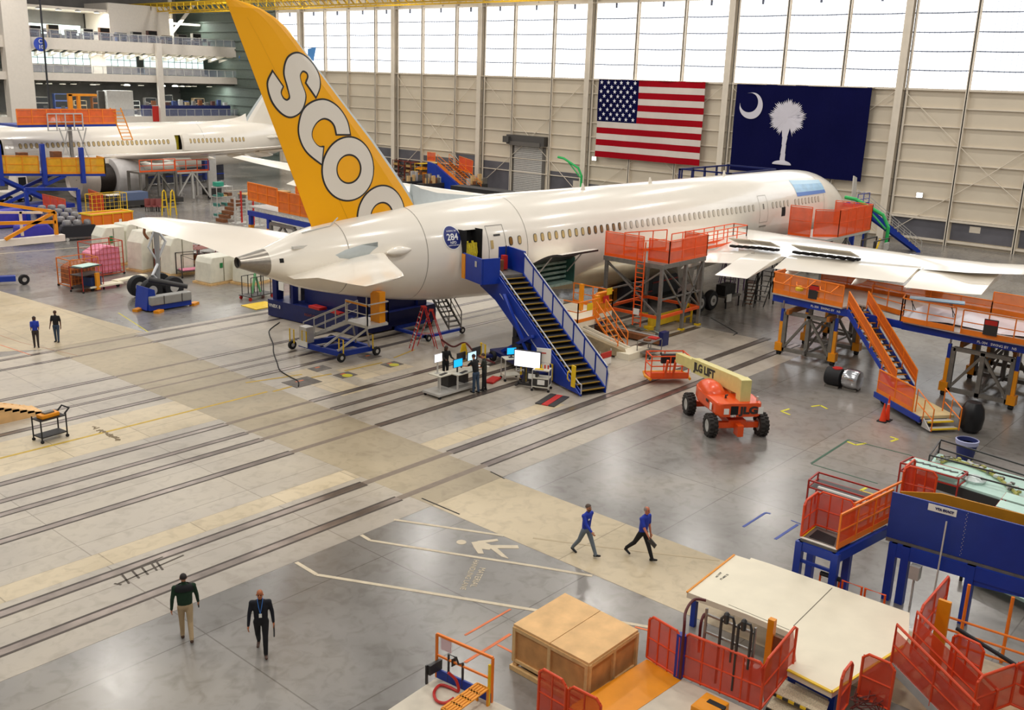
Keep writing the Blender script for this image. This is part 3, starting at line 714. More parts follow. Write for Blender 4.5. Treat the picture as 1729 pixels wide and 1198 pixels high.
    for k, s in enumerate(ws):
        z = 5.5; a = ang(s, z); p = fpt(s, a, .0); p.y *= -vs; o = bpy.data.objects.new('cabin_window', (wme2 if (8 <= k - 2 < 14 or k == 0) else (wme if k < 16 else wme3)) if livery else wme)
        col.objects.link(o); o.parent = A; o.location = p
        w, top, bot, zc = fsec(s); nrm = Vector((0, -math.cos(a) / w, math.sin(a) / (top - zc))).normalized()
        dw = (fsec(s + .3)[0] - fsec(s - .3)[0]) / .6
        o.scale = (1, 1, 1) if livery else (1.2, 1, 1.2); o.rotation_euler = (-math.atan2(nrm.z, -nrm.y), 0, math.atan(dw) if livery else PI - math.atan(dw))
    if livery:
        # round ship badge
        g = M(); c = Vector((50.98, 0, 6.0)); rr3 = .55
        for m_, r0, r1, off in ((0, 0, 1, .014),):
            for k in range(24):
                a0, a1 = 2 * PI * k / 24, 2 * PI * (k + 1) / 24
                def bp(r, a):
                    s, z = c.x + rr3 * r * math.cos(a), c.z + rr3 * r * math.sin(a) * 1.05; return fpt(s, ang(s, z), off)
                g.face([bp(0, 0), bp(.5, a0), bp(.5, a1)], 0); g.face([bp(.5, a0), bp(1, a0), bp(1, a1), bp(.5, a1)], 0)
        bd = g.build('ship_number_badge', mat('badge_blue', '1c2a78', .4), A)
        g = M()
        for k in range(32):
            a0, a1 = 2 * PI * k / 32, 2 * PI * (k + 1) / 32; q = [(c.x + r_ * math.cos(a), c.z + r_ * 1.05 * math.sin(a)) for r_, a in ((rr3, a0), (rr3, a1), (rr3 + .05, a1), (rr3 + .05, a0))]; g.face([fpt(s, ang(s, z), .015) for s, z in q])
        g.build('badge_rim', PAPER, bd)
        p = fpt(c.x, ang(c.x, c.z), .03); ux = fpt(c.x - .4, ang(c.x, c.z), .03) - fpt(c.x + .4, ang(c.x, c.z), .03); uy = fpt(c.x, ang(c.x, c.z + .3), .03) - fpt(c.x, ang(c.x, c.z - .3), .03)
        fmx = frame_m(p, ux, uy); WT = mat('badge_white', 'f5f5f5', .5)
        text('284', .5, fmx @ Matrix.Translation((0, .02, 0)), WT, bd, 'badge_number', .003, .008)
        text('NPD', .2, fmx @ Matrix.Translation((0, -.28, .0)), WT, bd, 'badge_letters', .003)
        text('BOEING 787', .12, fmx @ Matrix.Translation((0, .36, .0)), WT, bd, 'badge_letters', .003)
        text('SOUTH CAROLINA', .085, fmx @ Matrix.Translation((0, -.42, .0)), WT, bd, 'badge_letters', .003)
        # mid door, hatches, nose film
        g = M(); pframe(g, 17.95, 19.2, 4.3, 6.3, .025); patch(g, 18.5, 18.7, 5.3, 5.7, .015, 0, 1, 1, 2); patch(g, 18.0, 19.0, 3.95, 4.05, .02, 0); g.build('cabin_door', MATS['joint_grey'], A)
        g = M(); patch(g, 15.2, 15.8, 4.55, 5.25, .015); g.build('dark_service_panel', DRK, A)
        g = M(); patch(g, 60.6, 60.8, 5.5, 5.7, .015); patch(g, 46.2, 46.5, 3.0, 3.1, .04, 0, 1, 1, 1); g.build('service_port', DRK, A)
        g = M()
        for i in range(8):
            for j in range(4):
                def nq(i, j):
                    s = 13.0 - 5.2 * i / 8; z = 5.9 + 1.2 * j / 4 * (1 - .02 * i); return fpt(s, ang(s, z), .02)
                g.face([nq(i, j), nq(i + 1, j), nq(i + 1, j + 1), nq(i, j + 1)], 0 if j == 0 else (1 if j < 3 else 2))
        g.build('protective_film', [mat('film_blue', '5b86d0', .3), mat('film_pale_blue', '9cc9e8', .3, nz=.1, ns=2), mat('film_sky', 'b9dcf0', .3)], A, label='blue printed protective film behind the nose')
        g = M()
        for sd, y in ((-1, .35), (1, .35)):
            for k in range(2): patch(g, 2.2 + k * .7, 2.75 + k * .75, 5.3 + k * .25, 5.75 + k * .35, .02, 0, -sd, 3, 3)
        g.build('cockpit_window', mat('cockpit_glass', '1a1f28', .15), A)
        for s, a in ((38, 1.35), (20.4, 1.5), (30.5, 1.4)):
            g = M(); p = fpt(s, a * 1.0); g.poly([p + Vector((.25, 0, -.02)), p + Vector((-.2, 0, -.02)), p + Vector((-.12, 0, .42)), p + Vector((.0, 0, .42))], .04, None, (0, 1, 0)); g.build('blade_antenna', AIR, A)
        g = M(); g.tube([(-59.2, -.35, 6.75), (-57.6, -.5, 7.0), (-57.2, -.55, 7.35)], .035, 6); g.b2((-60.1, -.9, 6.1), (-58.9, -.75, 6.22)); g.build('rudder_prop', LGT, A)
    # landing gear
    if livery:
        for side in (-1, 1):
            gx, gy = -32.3, side * 6.1
            g = M(); g.tube([(gx, gy, .8), (gx, gy, 3.6)], .17, 10); g.tube([(gx - .75, gy, .67), (gx + .75, gy, .67)], .16, 8); g.tube([(gx, gy, 1.5), (gx, gy * .5, 2.9)], .09, 8)
            g.build('gear_leg', LGT, A, smooth=True)
            for dx in (-.74, .74):
                for dy in (-.56, .56):
                    g = M(); c = Vector((gx + dx, gy + dy, .67))
                    g.lathe(c, [(.33, -.2), (.36, -.24), (.58, -.22), (.67, -.1), (.67, .1), (.58, .22), (.36, .24), (.33, .2)], 'Y', 28, None, False); g.lathe(c, [(.02, -.245), (.34, -.25), (.34, .25), (.02, .245)], 'Y', 20, 1)
                    g.lathe(c + Vector((0, -.25 if dy < 0 else .25, 0)), [(.13, -.03), (.13, .03)], 'Y', 12, 2)
                    g.build('gear_wheel', [BLK, LGT, STG], A, smooth=True)
            g = M(); g.poly([(gx + 1.9, gy * .78, 3.6), (gx - .9, gy * .78, 3.6), (gx - .5, gy * .82, 1.5), (gx + .9, gy * .82, 1.5)], .05, None, (0, 1, 0)); g.build('gear_door', LGT, A)
        g = M(); g.tube([(-7.3, 0, .6), (-7.3, 0, 2.4)], .12, 8); g.build('nose_gear_leg', LGT, A)
        for dy in (-.25, .25):
            g = M(); g.lathe((-7.3, dy, .5), [(.25, -.14), (.48, -.12), (.5, 0), (.48, .12), (.25, .14)], 'Y', 20); g.build('gear_wheel', BLK, A, smooth=True)
    for side in engines:
        ex, ey, ez = -24.6, side * 9.9, 2.3
        g = M(); g.lathe((ex, ey, ez), [(1.60, 2.64), (1.83, 2.93), (2.01, 2.64), (2.15, 1.72), (2.15, 1.03), (1.98, 0.98), (1.69, 1.09), (1.60, 1.61)], 'X', 36); g.build('inlet_cowl', mat('cowl_silver', 'bdb2a6', .35, .2, nz=.05), A, smooth=True)
        g = M(); g.lathe((ex, ey, ez), [(0.11, 2.30), (1.58, 1.95), (1.58, 1.72), (0.11, 1.84)], 'X', 30, 0); g.lathe((ex, ey, ez), [(0.02, 2.70), (0.23, 2.42), (0.36, 1.95)], 'X', 16, 1); g.build('fan', [DRK, STG], A)
        g = M(); g.lathe((ex, ey, ez), [(1.47, 1.03), (1.60, 0.69), (1.60, -1.03), (1.47, -1.15)], 'X', 32, 0); g.lathe((ex, ey, ez), [(1.13, -1.15), (0.96, -2.99), (0.56, -3.91)], 'X', 24, 0)
        for k in range(12):
            a = 2 * PI * k / 12; g.tube([(ex + .5, ey + 1.46 * math.cos(a), ez + 1.46 * math.sin(a)), (ex - .8, ey + 1.46 * math.cos(a + .2), ez + 1.46 * math.sin(a + .2))], .05, 5, 1)
        g.build('engine_core', [mat('core_brown', '2a211c', .5, .3, nz=.3, ns=6), mat('core_olive', '5d5a2c', .5)], A, smooth=True)
        g = M(); g.lathe((ex, ey, ez), [(1.94, -1.15), (2.15, -1.21), (2.12, -2.76), (1.81, -4.14), (1.53, -4.83), (1.47, -4.71), (1.69, -3.91), (1.88, -1.38)], 'X', 36); g.lathe((ex, ey, ez), [(1.64, -1.17), (1.94, -1.15), (1.88, -1.38), (1.58, -1.32)], 'X', 30, 1)
        g.build('thrust_reverser_cowl', [mat('cowl_white', 'c9c6c4', .35, nz=.05), MATS['core_olive']], A, smooth=True)
        g = M(); g.poly([(ex + 2, ey - .2, ez + 1.75), (ex - 4.5, ey - .2, ez + 1.5), (ex - 6.5, ey - .2, 4.1), (ex - 2.5, ey - .2, 4.6), (ex + .5, ey - .2, 4.3)], .4, None, (0, 1, 0)); g.build('pylon', AIR, A)
    return A
air1 = make_airliner('airliner', 'white wide-body airliner with a yellow tail fin lettered SCOO standing across the hangar', (88.4, 37.5), math.radians(-1.72), True)
air2 = make_airliner('airliner', 'plain white airliner with uncowled engine parked before the office floors', (27.6, 114.9), math.radians(183.0), False, (1, -1))
# ------------------------------------------------------------------ work stands, stairs and lifts
def lerp3(a, b, t): return Vector(a).lerp(Vector(b), t)
def guard(Tt, pts, h=1.08, mf=ORG, net=NETO, step=1.3, r=.028, toe=.18, name='guard_rail', o=None, mid=True):
    """railing along a polyline at deck level: posts, two rails and toe board, with a netting panel per bay"""
    g = M(o); pts = [Vector(p) for p in pts]; up = Vector((0, 0, h))
    for a, b in zip(pts, pts[1:]):
        n = max(1, round((b - a).length / step))
        for k in range(n + 1):
            p = lerp3(a, b, k / n); g.bar(p, p + up, r * 1.8)
        g.bar(a + up, b + up, r * 2); 
        if mid: g.bar(a + up * .52, b + up * .52, r * 1.5)
        if toe: g.bar(a + Vector((0, 0, toe / 2)), b + Vector((0, 0, toe / 2)), .02, toe)
    fr = g.build(name, mf, Tt)
    if net:
        for a, b in zip(pts, pts[1:]):
            g = M(o); g.bar(a + up * .5 , b + up * .5, .012, h * .92)
            g.build('netting_panel', net, fr)
def stairs(Tt, bl, tl, wv, n, ms, mt, mn, depth=.3, rail=None, o=None, nose=.06, stringer_open=False):
    """bl/tl: bottom-left and top-left corners, wv: width vector"""
    bl, tl, wv = Vector(bl), Vector(tl), Vector(wv); dz = Vector((0, 0, -depth))
    for sd in (0, 1):
        g = M(o); off = wv * sd; a, b = bl + off, tl + off
        q = [a + Vector((0, 0, .08)), b + Vector((0, 0, .08)), b + dz, a + dz * .4]
        g.poly(q, .05, None, wv.normalized()); g.build('stringer', ms, Tt)
    run = Vector(((tl - bl).x, (tl - bl).y, 0)) / n
    for k in range(n):
        p = bl + (tl - bl) * ((k + .5) / n); c = p + wv * .5; g = M(o); d = run.normalized(); w = wv.normalized(); L = wv.length * .96; t = run.length * .92
        g.poly([c - w * L / 2 - d * t / 2, c + w * L / 2 - d * t / 2, c + w * L / 2 + d * t / 2, c - w * L / 2 + d * t / 2], .03)
        q = [c - w * L / 2 - d * t / 2, c + w * L / 2 - d * t / 2, c + w * L / 2 - d * (t / 2 - nose), c - w * L / 2 - d * (t / 2 - nose)]
        g.poly([x + Vector((0, 0, -.01)) for x in q], .045, 1); g.build('tread', [mt, mn], Tt)
    if rail:
        for sd in (0, 1):
            g = M(o); off = wv * sd; a, b = bl + off, tl + off; up = Vector((0, 0, .95))
            m_ = max(2, int((b - a).length / 1.4))
            for k in range(m_ + 1): p = lerp3(a, b, k / m_); g.bar(p, p + up, .045)
            g.bar(a + up, b + up, .05); g.bar(a + up * .5, b + up * .5, .04); g.build('handrail', rail, Tt)
def caster(g, x, y, r=.1, w=.06, m=1):
    g.cyl((x, y - w / 2, r), (x, y + w / 2, r), r, 12, m); g.box((x, y, r * 2 + .02), (.08, .1, .05))
def wheel(Tt, c, r, w, axis='Y', hub=None, name='wheel', o=None):
    g = M(o); g.lathe(c, [(r * .42, -w * .3), (r * .47, -w / 2), (r * .93, -w / 2), (r, -w * .3), (r, w * .3), (r * .93, w / 2), (r * .47, w / 2), (r * .42, w * .3)], axis, 22, None, False)
    g.lathe(c, [(.01, -w * .42), (r * .43, -w * .46), (r * .43, w * .46), (.01, w * .42)], axis, 16, 1); return g.build(name, [BLK, hub or LGT], Tt, smooth=True)

# --- big blue passenger stair at the rear door
A = T('boarding_stair', 'tall blue mobile stair with yellow-edged steps leading to the rear door of the yellow-tailed airliner', 'stairs', (35.5, 26.3), -math.atan2(2.7, 8.0))
stairs(A, (0, 0, .15), (0, 8.0, 4.25), (1.4, 0, 0), 21, BLU, mat('tread_dark', '26252a', .6, nz=.2, ns=8), mat('nosing_yellow', 'b8902a', .5), .55)
g = M(); g.poly([(-.06, -.1, .12), (-.06, 8.0, 4.3), (-.06, 9.9, 4.3), (-.06, 9.9, 3.4), (-.06, 8.2, 2.95), (-.06, 2.6, .2), (-.06, 1.9, .12)], .06, None, (-1, 0, 0))
g.build('side_panel', BLU, A)
g = M(); g.poly([(1.5, .2, .1), (1.5, 8.0, 4.2), (1.5, 8.2, 3.6), (1.5, 1.0, .1)], .05, None, (1, 0, 0)); g.build('side_panel', BLU, A)
g = M(); 
for z in (0, ): 
    g.tube([(-.03, -.06, .15), (-.03, -.05, .62), (-.03, .15, .62), (-.03, 7.9, 4.55), (-.1, 8.0, 4.6)], .035, 6); g.tube([(-.14, 2.9, .5), (-.14, 3.0, 1.0), (-.14, 7.7, 3.4)], .025, 6)
g.build('handrail', mat('pale_rail', 'c9cbd2', .35, .4), A)
g = M(); up = Vector((0, 0, 1.05)); a, b = Vector((1.45, 0, .2)), Vector((1.45, 8.0, 4.3)); d = b - a
for k in range(9):
    p = a + d * k / 8; g.bar(p, p + up, .06); 
    if k < 8: g.bar(p, a + d * (k + 1) / 8, .07)
g.bar(a + up, b + up, .08); g.build('guard_frame', BLU, A)
g = M()
for k in range(8):
    p, q = a + d * (k + .06) / 8, a + d * (k + .94) / 8; g.poly([p + Vector((0, 0, .08)), q + Vector((0, 0, .08)), q + up * .95, p + up * .95], .02, None, (1, 0, 0))
g.build('guard_panel', mat('panel_pale', 'd8d8e2', .4), A)
g = M(); g.tube([a + up + Vector((0, 0, .07)), b + up + Vector((0, 0, .07))], .03, 6); g.tube([(1.45, -.02, .2), (1.45, -.12, 1.0), (1.45, 0, 1.28)], .03, 6); g.build('handrail', MATS['pale_rail'], A)
g = M(); g.b2((-1.1, 8.0, 4.15), (1.5, 9.9, 4.3)); g.build('platform', STG, A)
g = M(); g.poly([(.05, .1, .02), (1.38, .1, .02), (1.38, 8.0, 4.08), (.05, 8.0, 4.08)], .03); g.build('underside_panel', mat('under_dark', '1d1d24', .6), A)
g = M(); g.b2((-1.15, 7.9, 3.9), (-1.05, 10.0, 5.25)); g.b2((-1.1, 7.9, 3.9), (-.05, 7.98, 5.25)); g.b2((-1.2, 9.7, 3.9), (-1.1, 10.05, 5.2), 1); g.b2((.9, 9.7, 4.3), (1.5, 9.8, 5.5), 0); g.b2((1.45, 8.0, 4.3), (1.55, 9.8, 5.5), 0); g.box((-1.17, 8.5, 4.9), (.02, .2, .3), 0, 2)
g.build('platform_guard', [BLU, AMB, LGT], A)
for x in (-.3, .5):
    g = M(); g.bar((x, 7.0, 3.5), (x, 3.6, .3), .16); g.bar((x, 4.0, 2.0), (x, 7.2, .35), .16); g.build('support_leg', BLU, A)
g = M(); g.b2((-.7, 2.6, .3), (1.3, 7.6, .5)); g.b2((-1.5, 2.8, .25), (-.7, 3.1, .4)); g.b2((-1.5, 6.8, .25), (-.7, 7.1, .4)); g.build('base_frame', NAVY, A)
g = M(); g.b2((-.3, 4.4, .5), (.8, 6.0, 1.5)); g.b2((-.6, 4.8, .6), (-.3, 5.5, 1.3)); g.b2((-.1, 5.9, 1.4), (.5, 6.3, 2.2)); g.build('drive_unit', mat('machine_dark', '25262e', .5, .3, nz=.3, ns=6), A)
for x, y in ((-.85, 3.0), (-.85, 7.0), (1.2, 7.2)): wheel(A, (x, y, .27), .27, .2, 'X')
for x, y in ((-1.45, 2.9), (-1.45, 7.0), (-.2, 2.5)):
    g = M(); g.tube([(x, y - .25, .2), (x, y - .25, 1.0), (x, y + .2, 1.0), (x, y + .2, .2)], .05, 8); g.build('outrigger_handle', YLW, A)
g = M(); g.b2((-.16, .35, .35), (-.1, .65, 1.4)); g.tube([(-.14, .8, .55), (-.26, .8, .7), (-.26, .8, 1.0), (-.14, .8, 1.1)], .03, 6); g.build('side_handle', YLW, A)
g = M(); g.tube([(1.2, 9.5, 4.3), (1.2, 9.5, 5.6)], .03, 6); g.b2((.4, 9.0, 4.3), (.8, 9.4, 4.9), 1); g.b2((.9, 9.2, 4.35), (1.15, 9.5, 5.1), 2); g.build('platform_equipment', [INK, BRN, RED], A)

# --- orange stand at the wing root
A = T('wing_root_stand', 'tall steel-legged work stand with red-orange netted guard rails beside the wing root', 'work stand', (47.7, 30.0)); O = A.location
Z = 4.3
g = M(O); g.b2((47.7, 30.0, Z - .28), (52.5, 34.2, Z - .02)); g.build('deck', STG, A)
g = M(O); g.b2((52.5, 31.6, Z - .3), (60.5, 32.6, Z - .12)); g.build('wing_gangway', LGT, A)
for x, y in ((47.8, 30.1), (50.4, 30.1), (52.3, 30.1), (47.8, 34.0), (52.3, 34.0)):
    g = M(O); g.b2((x - .09, y - .09, .12), (x + .09, y + .09, Z - .28)); g.b2((x - .16, y - .16, 0), (x + .16, y + .16, .1), 1); g.build('leg', [STL, YLW], A)
for p, q in (((47.8, 30.1, 4), (50.4, 30.1, 1.3)), ((50.4, 30.1, 4), (52.3, 30.1, 1.3)), ((52.3, 30.1, 4), (50.4, 30.1, .9)), ((47.8, 34.0, 4), (47.8, 30.1, 1.2)), ((47.8, 30.1, 3.9), (47.8, 34.0, 1.0)), ((52.3, 34.0, 4), (52.3, 30.1, 1.2)), ((47.8, 34.0, 3.9), (52.3, 34.0, 1.2)), ((47.8, 30.1, 2.2), (52.3, 30.1, 2.2)), ((47.8, 34, 2.2), (52.3, 34, 2.2))):
    g = M(O); g.bar(p, q, .09); g.build('brace', STL, A)
g = M(O)
for q in (((47.8, 30.1), (52.3, 30.1)), ((47.8, 34), (52.3, 34)), ((47.8, 30.1), (47.8, 34)), ((52.3, 30.1), (52.3, 34))): g.bar((*q[0], 1.15), (*q[1], 1.15), .16)
g.build('lower_frame', ORG, A)
guard(A, [(47.7, 34.1, Z), (47.7, 31.4, Z)], 1.45, o=O); guard(A, [(48.3, 31.4, Z), (48.3, 30.0, Z), (52.5, 30.0, Z), (52.5, 31.6, Z)], 1.3, o=O); guard(A, [(49.2, 33.8, Z), (52.5, 32.9, Z)], 1.25, net=None, o=O)
guard(A, [(52.6, 31.6, Z - .1), (60.4, 31.6, Z - .1), (60.4, 32.6, Z - .1)], 1.1, net=None, o=O); guard(A, [(52.6, 32.6, Z - .1), (60.4, 32.6, Z - .1)], 1.1, net=None, o=O)
g = M(O)
for y in (31.1, 31.65): g.bar((47.45, y, .5), (47.45, y, Z + 1.2), .06)
for k in range(16): g.bar((47.45, 31.1, .7 + k * .27), (47.45, 31.65, .7 + k * .27), .035)
g.build('ladder', ORG, A)
g = M(O); g.b2((47.36, 31.2, 1.2), (47.4, 31.6, 1.55)); g.build('notice', PAPER, A)
A = T('yellow_lifting_beam', 'yellow slotted lifting beam lying on the floor under the wing root stand', 'lifting beam', (48.6, 30.9, 0)); O = A.location
g = M(O); g.b2((48.7, 31.2, .2), (52.4, 31.4, .85)); g.b2((48.6, 31.0, 0), (48.8, 31.6, .3)); g.b2((52.2, 31.0, 0), (52.4, 31.6, .3)); g.build('beam', YLW, A)
g = M(O)
for x in (51.6, 52.6): g.bar((x, 30.75, 0), (x, 30.75, .8), .1)
g.bar((51.6, 30.75, .8), (52.1, 30.75, 1.25), .1); g.bar((52.6, 30.75, .8), (52.1, 30.75, 1.25), .1); g.bar((51.6, 30.75, .45), (52.6, 30.75, .45), .08); g.build('end_frame', YLW, A)
A = T('floor_roller', 'rust-brown roller beam with grey sheeting on the floor in front of the wing root stand', 'roller', (46.4, 30.6)); O = A.location
g = M(O); g.b2((46.1, 28.9, .1), (46.5, 33.4, .4)); g.cyl((46.6, 29, .35), (46.6, 33.2, .35), .12, 10, 1); g.b2((46.2, 28.7, 0), (46.8, 29.0, .8), 2); g.b2((46.2, 33.3, 0), (46.8, 33.5, .5), 2)
g.build('roller', [BRN, STL, NAVY], A)
g = M(O)
for i in range(8):
    g.face([(46.8 + .05 * i, 29.4 + .4 * i, .55 + .08 * (i % 2)), (47.5, 29.4 + .4 * i, .3 + .1 * (i % 2)), (47.5, 29.8 + .4 * i, .3 + .1 * ((i + 1) % 2)), (46.8 + .05 * (i + 1), 29.8 + .4 * i, .55 + .08 * ((i + 1) % 2))])
g.build('plastic_sheet', mat('pale_sheet', 'a9c4bc', .3, nz=.2, ns=4), A)

# --- amber stand below the cargo door with its white belt slide
A = T('cargo_access_stand', 'low orange and cream work stand with notices and steps under the open cargo door', 'work stand', (42.6, 31.2)); O = A.location
g = M(O); g.b2((41.2, 31.0, 1.45), (43.2, 34.4, 1.75)); g.b2((43.2, 31.6, 1.45), (45.2, 34.4, 1.75)); g.build('deck', CRM, A)
guard(A, [(41.2, 34.3, 1.75), (41.2, 31.0, 1.75), (43.1, 31.0, 1.75)], 1.1, ORG2, None, o=O); guard(A, [(43.4, 31.6, 1.75), (45.2, 31.6, 1.75), (45.2, 34.4, 1.75)], 1.15, ORG2, None, o=O)
g = M(O); g.b2((42.9, 31.0, 1.75), (43.15, 31.2, 3.0)); g.b2((44.0, 31.7, 1.8), (45.0, 31.9, 2.9)); g.b2((43.6, 32.6, 1.8), (43.8, 32.8, 3.3)); g.build('amber_cabinet', AMB, A)
for y, x, z, m_ in ((33.2, 41.15, 2.3, PAPER), (32.5, 41.15, 2.35, PAPER), (31.8, 41.15, 2.0, PAPER), (33.0, 41.15, 1.95, LGT), (32.2, 41.15, 2.7, PAPER)):
    g = M(O); g.b2((x - .03, y - .22, z - .18), (x, y + .22, z + .2)); g.build('notice', m_, A)
for x, z, m_ in ((42.2, 2.5, YLW), (44.5, 2.5, RED), (44.8, 2.9, YLW)):
    g = M(O); g.b2((x - .25, 30.95 if x < 43 else 31.55, z - .18), (x + .25, 30.98 if x < 43 else 31.58, z + .2)); g.build('notice', m_, A)
for x, y in ((41.4, 31.2), (41.4, 34.2), (45.0, 31.8), (45.0, 34.2)):
    g = M(O); g.b2((x - .07, y - .07, 0), (x + .07, y + .07, 1.45)); g.build('leg', STL, A)
stairs(A, (42.8, 29.4, .2), (42.8, 31.0, 1.75), (.9, 0, 0), 6, ORG2, STG, AMB, .1, ORG2, O)
g = M(O); g.b2((41.3, 33.0, .3), (43.5, 34.2, 1.3)); g.build('yellow_base', AMB, A)
A = T('belt_slide', 'cream plastic-wrapped slide sloping to the floor beside the blue stair', 'slide', (40.9, 30.4)); O = A.location
g = M(O); g.poly([(40.6, 31.4, .3), (40.6, 31.2, 1.6), (42.6, 28.7, .35), (42.6, 28.7, .1)], .9, None, (.6, .5, 0)); g.build('slide_body', mat('slide_film', '9b8a6a', .3, nz=.25, ns=3), A)
for off in (0, .5):
    g = M(O); g.bar((41.1 + off, 31.5, 1.7), (43.3 + off * .7, 29.0, .25), .14); g.build('side_rail', CRM, A)
g = M(O); g.b2((42.3, 28.3, 0), (44.2, 29.2, .35)); g.build('foot', CRM, A)
A = T('barrier_sign', 'small red and white barrier board beside the foot of the blue stair', 'sign', (40.4, 28.5)); O = A.location
g = M(O); g.b2((40.0, 28.45, .5), (40.9, 28.5, .8)); g.build('red_board', RED, A); g = M(O); g.b2((40.0, 28.45, .15), (40.9, 28.5, .45)); g.build('white_board', PAPER, A)
g = M(O); g.b2((39.95, 28.5, 0), (40.0, 28.55, .9)); g.b2((40.9, 28.5, 0), (40.95, 28.55, .9)); g.build('frame', LGT, A)
def cart(name, label, loc, rz, L=1.1, W=.6, h=.9, m_=STL, tops=(0.25, .88), mtop=None, group=None):
    A = T(name, label, 'cart', loc, rz, group)
    for x in (-L / 2, L / 2):
        for y in (-W / 2, W / 2):
            g = M(); g.b2((x - .02, y - .02, .13), (x + .02, y + .02, h)); g.build('post', m_, A)
            g = M(); g.cyl((x, y - .03, .065), (x, y + .03, .065), .065, 10); g.build('caster', BLK, A)
    for z in tops:
        g = M(); g.b2((-L / 2, -W / 2, z), (L / 2, W / 2, z + .04)); g.build('shelf', mtop or m_, A)
    return A
A = cart('steel_tool_cart', 'two-shelf steel cart with a red item on top beside the cream slide', (44.0, 28.15, 0), .1, 1.3, .8, .85, STL)
g = M(); g.b2((.1, -.3, .92), (.55, .2, .99)); g.cyl((-.3, 0, .92), (-.3, 0, 1.0), .22, 12, 1); g.build('tools', [RED, BRN], A)

# --- grey mobile unit under the tail and its scissor stair
A = T('tail_dock_unit', 'long dark blue equipment unit with cabinets standing under the tail of the airliner', 'equipment unit', (34.6, 45.2)); O = A.location
g = M(O); g.poly([(34.2, 49.1, .05), (34.9, 41.6, .05), (41.0, 41.6, .05), (40.2, 49.1, .05)], 1.0); g.build('base', NAVY, A)
g = M(O); g.b2((35.2, 42.0, 1.05), (40.2, 46.8, 2.4)); g.b2((34.5, 48.6, 1.05), (35.0, 49.0, 2.6)); g.b2((34.5, 47.0, 1.05), (34.9, 47.2, 2.6)); g.b2((39.7, 41.8, 0.2), (40.4, 42.2, 2.5)); g.build('cabinet', NAVY, A)
g = M(O); g.b2((34.6, 47.2, 2.5), (40.0, 49.0, 2.6)); g.build('canopy', NAVY, A)
g = M(O); g.b2((35.3, 47.4, 1.05), (36.2, 48.4, 1.9)); g.b2((34.44, 47.8, 1.7), (34.48, 48.3, 2.2), 1); g.b2((34.9, 46.9, 1.2), (35.0, 47.0, 2.2), 1); g.build('equipment', [mat('equipment_grey', '4c4c56', .4, .3, nz=.3, ns=5), PAPER], A)
text('VNBX 8', .3, frame_m((-.42, 3.2, .72), (.09, -1, 0), (0, 0, 1)), MATS['paper_white'], A, 'unit_lettering')
text('RIGHT OUT', .22, frame_m((-.1, .1, .62), (.09, -1, 0), (0, 0, 1)), mat('letter_rust', '8a3b2a', .5), A, 'unit_lettering')
g = M(O); g.b2((34.55, 44.6, 1.06), (35.1, 45.6, 1.2)); g.b2((34.7, 43.0, 1.06), (35.1, 43.8, 1.16)); g.build('red_tray', RED, A)
A = T('scissor_stair', 'grey aluminium scissor stair on a blue wheeled chassis under the tail', 'work stand', (31.9, 39.9)); O = A.location
g = M(O)
for q in (((30.9, 41.6), (31.2, 38.6)), ((33.0, 41.2), (33.1, 38.3)), ((30.9, 41.5), (33.0, 41.2)), ((31.2, 38.6), (33.1, 38.4)), ((31.0, 40.0), (33.0, 39.8))): g.bar((*q[0], .35), (*q[1], .35), .22, .26)
g.build('chassis', BLU, A)
for x, y in ((30.7, 42.0), (31.0, 38.3), (33.2, 38.1), (33.0, 41.6)): wheel(A, (x, y, .24), .24, .16, 'Y', o=O)
for x, y in ((30.6, 41.9), (31.15, 38.5), (33.0, 38.35), (30.8, 41.1)):
    g = M(O); g.tube([(x, y + .15, .4), (x, y + .15, 1.15), (x, y - .2, 1.15), (x, y - .2, .4)], .035, 8); g.build('wheel_handle', YLW, A)
g = M(O); g.b2((32.0, 37.4, 1.75), (33.4, 39.1, 1.9)); g.build('platform', LGT, A)
stairs(A, (31.4, 41.9, .45), (32.1, 39.1, 1.85), (.85, .2, 0), 8, LGT, STG, STL, .16, LGT, O)
guard(A, [(32.0, 39.1, 1.9), (32.0, 37.4, 1.9), (33.4, 37.4, 1.9), (33.4, 39.1, 1.9)], 1.1, LGT, None, o=O, toe=0)
g = M(O); g.b2((31.97, 37.4, 2.9), (32.07, 39.1, 3.0)); g.build('padded_rail', AMB, A)
for y in (38.8, 37.7):
    g = M(O); g.bar((31.1, y + 1.0, .5), (32.4, y, 1.75), .1); g.bar((32.9, y + .6, .5), (32.2, y, 1.75), .08); g.build('scissor_arm', LGT, A)
g = M(O); g.b2((30.8, 40.9, .5), (31.3, 41.5, 1.35)); g.b2((30.75, 40.8, .3), (30.8, 41.6, .6), 1); g.build('control_box', [LGT, PAPER], A)
g = M(O); g.b2((32.9, 37.5, 1.9), (33.3, 38.2, 3.5)); g.build('amber_column', AMB, A)
